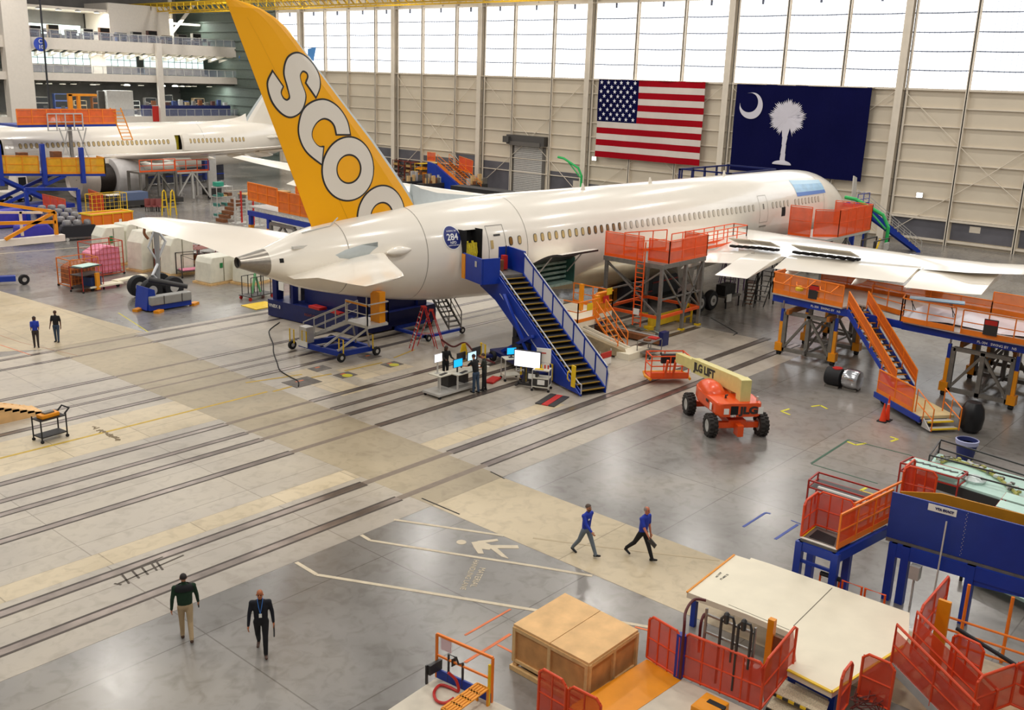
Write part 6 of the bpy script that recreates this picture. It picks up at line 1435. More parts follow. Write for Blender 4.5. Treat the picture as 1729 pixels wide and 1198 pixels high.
A = T('yellow_deck', 'yellow steel deck with red-orange netted guard panels beside the plywood crate', 'platform', G(1090, 1170, .5)); A.location.z = 0; O = A.location; zf = .55
g = M(O); g.poly([G(965, 1190, zf), G(1092, 1112, zf), G(1152, 1146, zf), G(1050, 1215, zf), G(900, 1260, zf)], -.14); g.build('yellow_floor', AMB, A)
g = M(O); g.poly([G(1050, 1215, zf - .01), G(1152, 1146, zf - .01), G(1300, 1215, zf - .01), G(1250, 1300, zf - .01), G(1000, 1300, zf - .01)], -.14); g.build('white_floor', CONC, A)
for q in ((1100, 1115), (1150, 1150), (970, 1195), (1060, 1215), (1230, 1230)):
    p_ = G(*q, zf - .14); g = M(O); g.b2((p_.x - .06, p_.y - .06, 0), (p_.x + .06, p_.y + .06, p_.z)); g.build('leg', AMB, A)
def npanel(A, O, a_, b_, h, inset=.05, r=.035, bars=2):
    a_, b_ = Vector(a_), Vector(b_); up = Vector((0, 0, h)); d = (b_ - a_).normalized()
    g = M(O); c = .12
    g.tube([a_ + up * .04, a_ + up - Vector((0, 0, c)), a_ + up + d * c, b_ + up - d * c, b_ + up - Vector((0, 0, c)), b_ + up * .04, a_ + up * .04], r, 8)
    for k in range(bars): t = (k + 1) / (bars + 1); g.tube([a_.lerp(b_, t), a_.lerp(b_, t) + up], r * .7, 6)
    g.tube([a_ + up * .5, b_ + up * .5], r * .7, 6); pf = g.build('panel_frame', mat('rail_red_orange', 'e04a1c', .4, nz=.06, ns=3), A)
    g = M(O); g.bar(a_ + up * .5, b_ + up * .5, .012, h * .92); g.build('netting_panel', mat_net, pf)
mat_net = netting('red_orange_netting', 'd8401c', .58)
npanel(A, O, G(1092, 1111, zf), G(1143, 1143, zf), 1.2)
npanel(A, O, G(1150, 1142, zf), G(1283, 1199, zf), 1.2, bars=3)
npanel(A, O, G(1283, 1199, zf), G(1337, 1132, 1.0), 1.25, bars=1)
npanel(A, O, G(908, 1205, zf), G(952, 1232, zf), 1.2, bars=1); npanel(A, O, G(957, 1233, zf), G(1010, 1262, zf), 1.15, bars=1)
g = M(O); a_ = G(1146, 1142, zf); g.b2(a_ + Vector((-.08, -.1, 0)), a_ + Vector((.08, .1, 1.15))); g.build('blue_post', BLU, A)
A = T('pipe_manifold', 'black pipework manifold on a slotted frame behind the netted panels', 'pipework', G(1215, 1150, .55)); A.location.z = 0; O = A.location
a_, b_ = G(1182, 1150, .55), G(1262, 1186, .55); d = (b_ - a_).normalized()
g = M(O)
for t in (0, 1): p_ = a_.lerp(b_, t); g.bar(p_, p_ + Vector((0, 0, 1.95)), .05)
for z in (1.5, 1.05): g.bar(a_ + Vector((0, 0, z + .3)), b_ + Vector((0, 0, z + .3)), .05)
g.build('slotted_frame', STL, A)
g = M(O)
for t0 in (.35, .7):
    p_ = a_.lerp(b_, t0) - Vector((.08, 0, 0)); g.tube([p_ + Vector((0, 0, .2)), p_ + Vector((0, 0, 1.9)), p_ + Vector((0, 0, 2.02)) + d * .1, p_ + Vector((0, 0, 2.02)) + d * .28, p_ + Vector((0, 0, 1.9)) + d * .32, p_ + Vector((0, 0, .9)) + d * .32], .035, 8)
    q = p_ + d * .12 + Vector((0, 0, 2.0)); g.lathe(q, [(.02, -.2), (.06, -.18), (.07, .05), (.03, .1)], 'Z', 10)
g.build('pipes', INK, A)
for k, pts in enumerate((((1155, 1062, 1.9), (1158, 1032, 2.2), (1172, 1012, 2.35), (1192, 1013, 2.35)), ((1180, 1100, 1.2), (1183, 1055, 1.9), (1190, 1036, 2.1), (1192, 1056, 1.9)))):
    g = M(O); pp_ = [G(*q) for q in pts]; pp_ = ([Vector((pp_[0].x, pp_[0].y, .6))] if k == 0 else []) + pp_; g.tube(catmull(pp_, 6), .035, 8); g.build('dark_red_hose', MATS['hose_dark_red'], A)
for k, (px_, py_) in enumerate(((1262, 1135), (1275, 1140))):
    p_ = G(px_, py_, .9); g = M(O); g.b2(p_ + Vector((-.1, -.08, -.1)), p_ + Vector((.1, .08, .25))); g.build('junction_box', LGT, A)
g = M(O); p_ = G(1293, 1145, .6); g.b2((p_.x - .07, p_.y - .08, .5), (p_.x + .07, p_.y + .08, 2.2)); g.b2((p_.x - .02, p_.y - .3, 1.35), (p_.x + .05, p_.y - .08, 1.8), 1); g.build('yellow_post', [AMB, BRN], A)
A = T('yellow_case', 'yellow rugged case standing on the white deck at the bottom edge', 'case', G(1195, 1212, .55)); g = M(); g.b2((-.3, -.3, 0), (.4, .3, .35)); g.build('case', AMB, A, bevel=.03); g = M(); g.b2((-.32, -.12, .2), (-.3, 0, .3)); g.b2((.05, -.32, .3), (.2, .1, .36)); g.build('latch', BLK, A)
for q, lb in (((1123, 1140), 'left of the two, by the first netted panel'), ((1163, 1170), 'right one, leaning by the wide panel')): pass
# cream raised platform
A = T('cream_platform', 'wide cream raised deck with a yellow edge in the right foreground', 'platform', (22, 9.5)); O = A.location; zf = 1.2
poly_ = [(1160, 999), (1240, 936), (1266, 944), (1268, 941), (1300, 951), (1536, 1034), (1534, 1075), (1525, 1090), (1405, 1168), (1330, 1130), (1335, 1068), (1262, 1037)]
g = M(O); g.poly([G(a_, b_, zf) for a_, b_ in poly_], -.16); g.build('deck', CRM, A)
for q, w_ in ((((1160, 999), (1240, 936)), .05), (((1330, 1130), (1405, 1168)), .08), (((1405, 1168), (1525, 1090)), .06)):
    g = M(O); a_, b_ = G(*q[0], zf + .012), G(*q[1], zf + .012); g.bar(a_, b_, w_, .03); g.build('edge_strip', AMB if w_ == .05 else YLW, A)
g = M(O); a_, b_ = G(1385, 1062 - 25, zf + .003), G(1404, 992, zf + .003); g.bar(G(1340, 1056, zf + .003), G(1405, 992, zf + .003), .02, .006); g.bar(G(1230, 1020, zf + .003), G(1333, 1063, zf + .003), .012, .006); g.build('seam', mat('seam_dark', '6a6256', .6), A)
g = M(O); a_, b_ = G(1330, 1131, zf - .28), G(1405, 1169, zf - .28); g.bar(a_, b_, .06, .36); g.build('riser', BLU, A)
for q in ((1175, 998), (1240, 945), (1520, 1040), (1410, 1150), (1340, 1120)):
    p_ = G(*q, zf - .16); g = M(O); g.b2((p_.x - .07, p_.y - .07, 0), (p_.x + .07, p_.y + .07, p_.z)); g.build('leg', BLU, A)
for k, (a_, b_) in enumerate((((1205, 978), (1222, 962)), ((1210, 983), (1236, 964)))):
    A_, B_ = G(*a_, zf + .004), G(*b_, zf + .004); text('NO STEP' if k == 0 else 'PT-6002 25', .09, frame_m((A_ + B_) / 2 - O, B_ - A_, Vector((0, 0, 1)).cross(B_ - A_)), INK, A, 'deck_lettering', .002)
A = T('metal_steps', 'perforated cream metal steps with hazard-striped edges below the cream deck', 'steps', G(1370, 1180, 0)); O = A.location
for k, z in enumerate((.82, .62)):
    g = M(O); dy = 13 + 26 * k; q = [G(1318 - 10 * k, 1143 + dy - 10, z - .1), G(1400 - 8 * k, 1182 + dy - 8, z - .1), G(1392 - 10 * k, 1204 + dy - 6, z - .1), G(1302 - 8 * k, 1160 + dy - 4, z - .1)]
    g.poly(q, .05)
    for i in range(9):
        a_, b_ = q[3].lerp(q[2], i / 9), q[3].lerp(q[2], (i + 1) / 9); g.bar(a_, b_, .05, .06, 1 if i % 2 else 2)
    g.build('tread', [mat('perforated_cream', 'cfc4a8', .5, nz=.3, ns=30), YLW, INK], A)
# right foreground: netted stair with crossing orange rails
A = T('netted_stair', 'red-orange netted stair and railings at the bottom right corner', 'stairs', G(1560, 1150, 0)); O = A.location
OR2 = MATS['rail_red_orange']; zt = 1.0
def pl(px, py, z): return G(px, py, z)
s0, s1 = pl(1538, 1100, 1.0), pl(1672, 1235, .1); wv = pl(1478, 1140, 1.0) - s0
wv = Vector((wv.x, wv.y, 0)).normalized() * .95
for off in (0, 1):
    a_, b_ = s0 + wv * off, s1 + wv * off; g = M(O); g.poly([a_ + Vector((0, 0, .08)), b_ + Vector((0, 0, .08)), b_ + Vector((0, 0, .95)), a_ + Vector((0, 0, .95))], .015, None, wv.normalized()); g.build('netting_panel', mat_net, A)
    g = M(O); g.tube([a_, a_ + Vector((0, 0, 1.1)), b_ + Vector((0, 0, 1.1)), b_], .04, 8); g.tube([a_ + Vector((0, 0, .55)), b_ + Vector((0, 0, .55))], .03, 6); g.tube([a_.lerp(b_, .5), a_.lerp(b_, .5) + Vector((0, 0, 1.1))], .03, 6); g.build('handrail', OR2, A)
    g = M(O); g.bar(a_, b_, .05, .22); g.build('stringer', LGT, A)
for k in range(5):
    c = s0.lerp(s1, (k + .5) / 5) + wv * .5; g = M(O); g.box(c, (.26, .9, .03), math.atan2(wv.y, wv.x) + PI / 2); g.build('tread', STG, A)
npanel(A, O, pl(1545, 1098, 1.0), pl(1592, 1040, 1.0), 1.2, bars=1)
npanel(A, O, pl(1430, 1190, 1.0), pl(1412, 1215, 1.0), 1.15, bars=0)
npanel(A, O, pl(1448, 1176, .95), pl(1500, 1200, .95), 1.15, bars=0)
npanel(A, O, pl(1600, 1135, .6), pl(1650, 1160, .6), 1.1, bars=1)
npanel(A, O, pl(1640, 1215, .6), pl(1705, 1190, .6), 1.1, bars=0); npanel(A, O, pl(1705, 1190, .6), pl(1760, 1215, .6), 1.2, bars=1)
for z in (.4, .75, 1.1):
    g = M(O); g.tube([pl(1560, 1070 , .5) + Vector((0, 0, z - .4)), pl(1740, 1130, .5) + Vector((0, 0, z - .4))], .03, 6); g.build('cross_rail', ORG2, A)
for q in ((1618, 1095), (1690, 1118)): g = M(O); p_ = pl(*q, 0); g.tube([(p_.x, p_.y, 0), (p_.x, p_.y, 1.9)], .045, 8); g.build('post', ORG2, A)
g = M(O); g.tube([pl(1615, 1060, 1.6), pl(1655, 1085, 1.5), pl(1760, 1150, 1.2)], .05, 8); g.build('black_padded_rail', BLK, A)
g = M(O); p_ = pl(1580, 1110, .6); g.b2((p_.x - .05, p_.y - .15, .3), (p_.x + .05, p_.y + .15, 2.2)); g.build('amber_post', AMB, A)
g = M(O); g.poly([pl(1440, 1235, .55), pl(1500, 1200, .55), pl(1560, 1230, .55), pl(1500, 1290, .55)], -.1); g.poly([pl(1600, 1130, .45), pl(1740, 1140, .45), pl(1760, 1230, .45), pl(1640, 1250, .45)], -.1, 1); g.build('landing', [BLU, mat('landing_tan', 'c9a880', .5, nz=.1)], A)
rq = random.Random(5); g = M(O); c = pl(1470, 1190, .9)
for k in range(7): g.tube(catmull([c + Vector((rq.uniform(-.35, .35), rq.uniform(-.35, .35), rq.uniform(-.1, .35))) for _ in range(6)], 4), .014, 5)
g.build('tangled_cable', mat('cable_red_brown', '6b2a20', .5), A)
g = M(O); p_ = pl(1728, 1170, .9); g.cyl(p_, p_ + Vector((0, 0, .5)), .1, 12); g.build('extinguisher', RED, A)
# blue tower platform behind
A = T('blue_access_tower', 'blue steel platform with orange netted rails and a long blue side wall at the right', 'work platform', (24.5, 9.5)); O = A.location; zb = 1.9
BL_, BR_ = G(1496, 905, zb), G(1729, 972, zb); dW = (BR_ - BL_).normalized(); far = Vector((-dW.y, dW.x, 0)); far = far if far.x > 0 else -far
LA, LB, LC = G(1352, 906, zb), G(1413, 927, zb), G(1376, 887, zb)
LD = LB + (LC - LA)
g = M(O); g.poly([LA, LB, LD, LC], -.12); g.build('landing', STG, A); g = M(O); g.poly([G(1366, 906, zb + .004), G(1408, 921, zb + .004), G(1412, 908, zb + .004), G(1380, 894, zb + .004)], .01); g.build('rubber_mat', BLK, A)
g = M(O); g.bar(LA, LB, .06, .03); g.build('white_edge', PAPER, A); g = M(O); g.bar(LA + Vector((.05, 0, .01)), LC + Vector((-.05, 0, .01)), .12, .012); g.build('yellow_edge', YLW, A)
WA, WB = G(1414, 917, zb), G(1500, 882, zb + .1); wd_ = (LD - LB) * .9
g = M(O); g.poly([LB, WB, WB + wd_, LD], .03); g.build('plywood_walkway', PLY, A)
g = M(O); g.bar(LA + Vector((0, 0, -.25)), LB + Vector((0, 0, -.25)), .14, .26); g.bar(LB + Vector((0, 0, -.25)), WB + Vector((0, 0, -.25)), .14, .3); g.bar(LA + Vector((0, 0, -.25)), LC + Vector((0, 0, -.25)), .14, .26); g.build('frame_beam', BLU, A)
for p_ in (LA, LB, LC, LD): g = M(O); g.b2((p_.x - .1, p_.y - .1, 0), (p_.x + .1, p_.y + .1, zb - .12)); g.build('leg', BLU, A)
g = M(O); g.bar((LA.x, LA.y, 1.2), (LB.x, LB.y, 1.2), .08); g.build('brace', BLU, A)
npanel(A, O, LA, LC, 1.1, bars=1); npanel(A, O, LC, LD, 1.1, bars=2); npanel(A, O, LC + (LD - LC) * 1.02, LD.lerp(LB, .15), 1.0, bars=0)
guard(A, [LB, WB], 1.05, ORG2, NETO, .9, o=O); guard(A, [LD, WB + wd_], 1.05, ORG2, None, .9, o=O)
E1, E2 = WB + wd_ * .9, WB + wd_ * 2.0
npanel(A, O, E1 + Vector((0, 0, .4)), E2 + Vector((0, 0, .4)), 1.1, bars=1); npanel(A, O, WB + wd_ + Vector((0, 0, .45)), WB + wd_ * 1.0 + dW * .9 + Vector((0, 0, .45)), 1.1, bars=2)
BR2 = BL_ + dW * 5.5
g = M(O); g.poly([BL_, BR2, BR2 + Vector((0, 0, 1.38)), BL_ + Vector((0, 0, 1.38))], .06, None, far); g.build('side_wall', mat('wall_panel_blue', '10338f', .4, nz=.06), A)
g = M(O); 
for i in range(22): p_ = BL_ + dW * (2.0 + .03 * (i % 2)) + Vector((0, 0, .08 + i * .06)) - far * .012; g.box(p_, (.012, .012, .02))
g.build('rivets', LGT, A)
g = M(O); p_ = BL_ + dW * 1.0 + Vector((0, 0, 1.14)) - far * .01; g.poly([p_, p_ + dW * .75, p_ + dW * .75 + Vector((0, 0, .2)), p_ + Vector((0, 0, .2))], .01, None, -far); sg = g.build('name_plate', PAPER, A)
g = M(); q_ = p_ + dW * .06 + Vector((0, 0, .06)) - far * .012; g.poly([q_, q_ + dW * .09, q_ + dW * .09 + Vector((0, 0, .08)), q_ + Vector((0, 0, .08))], .006, None, -far); g.build('plate_logo', INK, A)
text('VTA EXACT', .09, frame_m(p_ + dW * .44 + Vector((0, 0, .1)) - far * .025 - O, dW, (0, 0, 1)), mat('ink_navy', '1c2460', .5), A, 'plate_lettering', .004, .006)
g = M(O); q0 = BL_ + far * .9; g.poly([q0 + Vector((0, 0, .2)), q0 + dW * 5.5 + Vector((0, 0, .2)), q0 + dW * 5.5 + Vector((0, 0, 1.35)), q0 + dW * 1.1 + Vector((0, 0, 1.35)), q0 + Vector((0, 0, 1.1))], .05, None, far); g.build('inner_amber_wall', mat('inner_amber', 'c98714', .5, nz=.08), A)
g = M(O); g.poly([BL_ + Vector((0, 0, -.02)), BR2 + Vector((0, 0, -.02)), BR2 + far * .95 + Vector((0, 0, -.02)), BL_ + far * .95 + Vector((0, 0, -.02))], -.1); g.build('walk_deck', STG, A)
g = M(O); g.bar(BL_ + dW * .2 + Vector((0, 0, -.3)), BR2 + Vector((0, 0, -.3)), .2, .4); g.build('lower_beam', BLU, A)
for u in (.25, .62, 2.35):
    p_ = BL_ + dW * u; g = M(O); g.b2((p_.x - .11, p_.y - .11, 0), (p_.x + .11, p_.y + .11, zb - .1)); g.build('leg', BLU, A)
g = M(O); p_ = BL_ + dW * 2.35; g.bar((p_.x, p_.y, 1.3), BR2 + Vector((0, 0, -.4)), .14); g.build('brace', BLU, A)
g = M(O); p_ = BL_ + dW * 1.55 - far * .25; g.bar(p_ + Vector((0, 0, -1.4)), p_ + Vector((.1, 0, 1.0)), .04); g.build('lever_rod', LGT, A)
g = M(O); p_ = BL_ + dW * .95; g.b2((p_.x - .15, p_.y - .12, .9), (p_.x + .1, p_.y + .15, 1.3)); g.b2((p_.x - .03, p_.y, 0), (p_.x + .03, p_.y + .05, .9)); g.build('control_box', LGT, A)
A = T('orange_lift_rail', 'low orange tubular railing with black padding under the blue tower', 'railing', G(1440, 985, 0)); O = A.location
for a_, b_ in (((1378, 950), (1380, 1000)),): pass
u0, u1 = G(1385, 972, .9), G(1500, 1012, .9)
for k in range(3):
    p_, q = u0.lerp(u1, k / 3), u0.lerp(u1, (k + .85) / 3); g = M(O); g.tube([p_ + Vector((0, 0, -.8)), p_ + Vector((0, 0, .1)), q + Vector((0, 0, .1)), q + Vector((0, 0, -.8)), ], .035, 8); g.tube([p_ + Vector((0, 0, -.3)), q + Vector((0, 0, -.3))], .03, 6); g.build('rail_loop', ORG, A)
g = M(O); g.bar(u0 + Vector((0, 0, -.75)), u1 + Vector((.0, 0, -.75)), .1, .2); g.build('base_rail', ORG, A)
g = M(O); g.tube([u0 + Vector((0, 0, .1)), u0.lerp(u1, .3) + Vector((0, 0, .1))], .07, 8); g.build('padding', BLK, A)
# ------------------------------------------------------------------ tables with cut-out panels at the right
def frame_table(kind, label, corners, z, z0, m_, cat='table', low=True, mid=None):
    q = [G(a, b, z) for a, b in corners]; A = T(kind, label, cat, Vector((q[0].x, q[0].y, 0))); O = A.location
    g = M(O)
    for i in range(4): g.bar(q[i], q[(i + 1) % 4], .05)
    if mid:
        for i in range(4):
            g.bar(q[i] - Vector((0, 0, mid)), q[(i + 1) % 4] - Vector((0, 0, mid)), .05)
    g.build('top_frame', m_, A)
    for p in q: g = M(O); g.bar((p.x, p.y, z0), p, .05); g.build('leg', m_, A)
    return A, O, q
A, O, q = frame_table('red_rack', 'red tubular rack holding a long pale cut-out board behind the blue tower', [(1521, 781), (1540, 771), (1634, 797), (1619, 808)], 1.25, 0, mat('rack_red', 'a8281c', .45), 'rack', mid=.3)
g = M(O); c = sum(q, Vector()) / 4; g.poly([c + (p - c) * .88 for p in q], .03); g.build('pale_board', MINT, A)
g = M(O)
for k in range(7): p = q[0].lerp(q[3], .12 + .12 * k) * .5 + q[1].lerp(q[2], .12 + .12 * k) * .5; g.box(p + Vector((0, 0, .045)), (.1, .28, .01), .4)
g.build('black_print', INK, A)
A, O, q = frame_table('red_rack', 'low red rack with black tray standing left of the blue tower rails', [(1366, 810), (1382, 797), (1488, 828), (1480, 845)], 1.2, 0, MATS['rack_red'], 'rack', mid=.25)
g = M(O); c = sum(q, Vector()) / 4; g.poly([c + (p - c) * .93 - Vector((0, 0, .25)) for p in q], .03); g.build('black_tray', INK, A)
g = M(O); g.bar(q[0].lerp(q[3], .15) - Vector((0, 0, .15)), q[0].lerp(q[3], .85) - Vector((0, 0, .15)), .1, .06); g.build('white_profile', PAPER, A)
A = T('layup_table', 'large black table with a mint green top and a curved yellow frame on it', 'table', G(1650, 830, 0)); O = A.location; zt = .95
q = [G(1550, 796, zt), G(1585, 765, zt), G(1760, 815, zt), G(1760, 862, zt)]
g = M(O); g.poly(q, -.08); g.build('tabletop', MINT, A)
g = M(O); g.bar(q[0] - Vector((0, 0, .25)), q[3] - Vector((0, 0, .25)), .1, .34); g.build('skirt', INK, A)
for p in q: g = M(O); g.bar((p.x, p.y, 0), p - Vector((0, 0, .08)), .1); g.build('leg', INK, A)
A2 = T('curved_frame', 'curved yellow-green frame segment lying on the mint table top', 'frame', G(1650, 810, zt)); O2 = A2.location
arc = catmull([G(*p_, zt + .08) for p_ in ((1590, 780), (1605, 776), (1640, 785), (1675, 800), (1700, 818), (1718, 835))], 6); g = M(O2); g.tube(arc, .06, 8); g.build('curved_rib', mat('olive_yellow', 'a8a458', .5, nz=.2, ns=8), A2)
g = M(O2); rq = random.Random(8)
for k in range(34): p = arc[rq.randrange(len(arc))] + Vector((rq.uniform(-.05, .3), rq.uniform(-.1, .25), .04)); g.box(p, (rq.uniform(.05, .2), rq.uniform(.05, .15), .08), rq.random() * 3, k % 3)
g.build('clips', [mat('olive_yellow'  , 'a8a458'), STG, LGT], A2)
A2 = T('plastic_bundle', 'crumpled clear plastic bundle on the mint table top', 'plastic', G(1645, 812, zt)); g = M(); g.lathe((0, 0, 0), [(.35, 0), (.4, .1), (.2, .2), (.02, .22)], 'Z', 9); g.build('bundle', mat('clear_wrap', 'd5e2df', .25, bump=.6, ns=6), A2)
A, O, q = frame_table('black_rail_frame', 'black tubular guard frame behind the mint table', [(1570, 768), (1588, 742), (1760, 795), (1760, 818)], 1.5, 0, INK, 'frame', mid=.35)
A, O, q = frame_table('panel_rack', 'dark red rack with two mint green panels at the right edge', [(1680, 858), (1700, 832), (1790, 858), (1790, 890)], 1.3, 0, MATS['rack_red'], 'rack')
for t0, t1 in ((.05, .45), (.55, .95)):
    g = M(O); g.poly([q[0].lerp(q[1], t0) + Vector((0, 0, .03)), q[3].lerp(q[2], t0) + Vector((0, 0, .03)), q[3].lerp(q[2], t1) + Vector((0, 0, .03)), q[0].lerp(q[1], t1) + Vector((0, 0, .03))], .03); g.build('mint_panel', MINT, A)
p = G(1628, 776); A = T('waste_bin', 'blue plastic bin with a pale liner beside the black guard frame', 'bin', p); g = M(); g.lathe((0, 0, 0), [(.3, 0), (.42, .85), (.4, .86), (.28, .05)], 'Z', 18); g.build('bin', mat('bin_blue', '26306a', .5), A, smooth=True)
g = M(); g.lathe((0, 0, .7), [(.43, 0), (.45, .17), (.41, .19), (.38, .0)], 'Z', 18); g.build('liner', mat('liner_lilac', 'aeb2d6', .4, bump=.4), A, smooth=True)
A = T('flat_cart', 'low cart with a mint green and wood panel at the right edge', 'cart', G(1680, 985, .35)); A.location.z = 0; O = A.location
q = [G(1625, 962, .35), G(1650, 945, .35), G(1790, 1005, .35), G(1790, 1040, .35)]; g = M(O); g.poly(q, -.1); g.build('panel', MINT, A); g = M(O); g.poly([q[0].lerp(q[3], .1) * .5 + q[1].lerp(q[2], .1) * .5, q[0].lerp(q[3], .5) * .5 + q[1].lerp(q[2], .5) * .5, q[1].lerp(q[2], .5), q[1].lerp(q[2], .1)], .02); g.build('wood_sheet', PLY, A)
for p in q: g = M(O); g.bar((p.x, p.y, 0), p, .08); g.build('leg', BLK, A)
# ------------------------------------------------------------------ nose end of the main airliner
A = T('nose_stair', 'blue mobile stair leading up to the nose of the yellow-tailed airliner', 'stairs', (88.2, 35.6)); O = A.location
stairs(A, (93.4, 31.0, .1), (89.2, 35.4, 4.5), (.9, .9, 0), 16, BLU, STG, YLW, .8, LGT, O)
g = M(O); g.b2((86.6, 34.8, 4.2), (90.0, 36.6, 4.4)); g.build('platform', BLU, A); guard(A, [(86.6, 34.8, 4.4), (89.2, 34.8, 4.4)], 1.0, BLU, None, o=O)
for x, y in ((87, 35), (89.6, 35), (90.0, 36.4)): g = M(O); g.b2((x - .12, y - .12, 0), (x + .12, y + .12, 4.2)); g.build('leg', BLU, A)
A = T('forward_stand', 'red-orange netted work stand beside the forward fuselage beyond the wing', 'work stand', (76, 33)); O = A.location; Z = 3.2
g = M(O); g.b2((72.5, 31.2, Z - .2), (81.0, 34.5, Z)); g.build('deck', LGT, A)
for x in (72.7, 76.8, 80.8):
    for y in (31.4, 34.3): g = M(O); g.b2((x - .1, y - .1, 0), (x + .1, y + .1, Z - .2)); g.build('leg', STL, A)
guard(A, [(72.6, 34.4, Z), (72.6, 32.6, Z)], 2.3, ORG, NETO, o=O); guard(A, [(73.2, 32.6, Z), (74.6, 31.2, Z), (81, 31.2, Z)], 2.1, ORG, NETO, 1.5, o=O); guard(A, [(81, 31.2, Z), (81, 34.4, Z)], 2.1, ORG, NETO, o=O)
for x in (73, 80.5): g = M(O); g.bar((x, 31.4, .3), (76.8, 31.4, 2.9), .1); g.build('brace', STL, A)
def jib(label, p, m_, s=1.):
    A = T('jib_crane', label, 'crane', p); g = M(); g.tube([(0, 0, 0), (0, 0, 3.6 * s), (0, .6 * s, 4.6 * s), (0, 3.2 * s, 5.7 * s), (0, 4.2 * s, 5.8 * s)], .16 * s, 8); g.build('arm', m_, A)
    g = M(); g.tube([(0, .2, 3.4 * s), (0, 2.4 * s, 5.3 * s)], .09 * s, 6); g.build('strut', m_, A); return A
A = jib('bright green jib crane arm in front of the wall near the roll-up door', (97, 73.5, 0), GREEN, .9)
A = jib('green jib arm beside the forward work stand at the nose', (82.3, 30.2, 0), GREEN, .95)
A = T('nose_equipment', 'cluttered black equipment frame with a small monitor behind the wing', 'equipment', (76, 28.8)); g = M()
for x in (0, 3.0):
    for y in (0, 1.0): g.b2((x - .05, y - .05, 0), (x + .05, y + .05, 3.0))
for z in (1, 2, 3.0):
    for y in (0, 1.0): g.b2((0, y - .04, z - .04), (3.0, y + .04, z + .04))
g.b2((2.0, -.1, 2.1), (2.9, .0, 2.7), 1); g.tube([(.3, .5, 0), (1.5, .3, 2.4), (1.9, .3, 3.0)], .08, 6, 2); g.build('frame', [INK, LGT, YLW], A)
A = T('upper_stand', 'dark blue rail stand seen above the fuselage roof in front of the flag', 'work stand', (80, 45)); O = A.location; g = M(O)
A_ = (73, 52); 
for k in range(5): g.b2((78 + k * 2.2, 48.0, 5.0), (78.15 + k * 2.2, 48.15, 7.0))
for k in range(5): g.b2((78.4, 48 - k * 1.2, 5.0), (78.5, 48.12 - k * 1.2, 7.0))
for z in (5.9, 6.85): g.b2((78, 48, z), (87, 48.15, z + .14)); g.b2((78.4, 43, z), (78.5, 48, z + .14)); g.b2((86.8, 43, z), (87, 48, z + .14)); g.b2((78.4, 43, z), (87, 43.15, z + .14))
g.b2((78, 43, 4.8), (87, 48.2, 5.0)); g.build('rails', NAVY, A)
for x in (78.6, 86.6): g = M(O); g.b2((x - .15, 47.5, 0), (x + .15, 47.8, 4.8)); g.build('leg', NAVY, A)
# nose cover and open hatch
A = T('weather_panel', 'upright white open hatch panel beside the nose', 'panel', (86.0, 34.9, 4.6)); g = M(); g.poly([(-.4, 0, 0), (.5, 0, 0), (.1, 0, 2.3), (-.6, 0, 2.5)], .1, None, (0, 1, 0)); g.build('panel', LGT, A)
# under-wing clutter: mesh stands and ladders
def small_stand(label, p, w=1.4, d=1.0, h=2.2, m_=INK, rz=0., tread=STG, group=None, kind='mesh_steps'):
    A = T(kind, label, 'steps', p, rz, group); g = M()
    for x in (0, w):
        for y in (0, d): g.b2((x - .04, y - .04, 0), (x + .04, y + .04, h + 1.0))
    for z in (h, h + .5, h + 1.0): g.b2((0, -.03, z - .03), (w, .03, z + .03)); g.b2((0, d - .03, z - .03), (w, d + .03, z + .03)); g.b2((w - .03, 0, z - .03), (w + .03, d, z + .03))
    g.build('frame', m_, A); g = M(); g.b2((0, 0, h - .05), (w, d, h)); g.build('platform', tread, A)
    for k in range(6): g = M(); g.b2((-.2 - (5 - k) * .22, .1, h * (k + 1) / 7 - .03), (.05 - (5 - k) * .22, d - .1, h * (k + 1) / 7)); g.build('step', tread, A)
    for y in (0, d): g = M(); g.bar((-1.4, y, 0), (0, y, h), .06); g.bar((-1.4, y, .9), (0, y, h + 1.0), .04); g.build('side_rail', m_, A)
    return A
small_stand('black wire mesh steps under the wing left of the dock', G(1305, 513), m_=INK)
small_stand('black ladder stand with an amber step box beneath the wing', G(1275, 512), .9, .7, 1.4, INK, .4, BRN)
small_stand('purple-railed steps standing farther back under the wing', G(1245, 495), 1.4, 1.0, 2.6, mat('rail_purple', '6a4a78', .5), .2)
A = T('gear_work_cart', 'cluttered grey cart with papers beside the main landing gear', 'cart', G(1226, 522)); g = M(); g.b2((0, 0, .7), (1.9, 1.2, .8)); g.b2((.2, .3, .8), (1.6, 1.0, 1.5), 1); g.b2((-.1, -.05, .5), (.5, 0, 1.0), 2); g.build('shelf', [STG, mat('clutter_dark', '2a2826', .6, nz=.4, ns=5), PAPER], A)
for x, y in ((.1, .1), (1.8, .1), (.1, 1.1), (1.8, 1.1)): g = M(); g.b2((x - .04, y - .04, 0), (x + .04, y + .04, .7)); g.build('leg', INK, A)
A = T('yellow_frame_box', 'amber square frame box under the belly left of the root stand', 'box', G(1020, 520)); g = M(); g.b2((0, 0, 0), (2.2, .6, 1.2)); g.b2((.3, -.03, .3), (1.9, 0, .9), 1); g.build('box', [AMB, mat('beam_ochre', 'a8641a')], A)
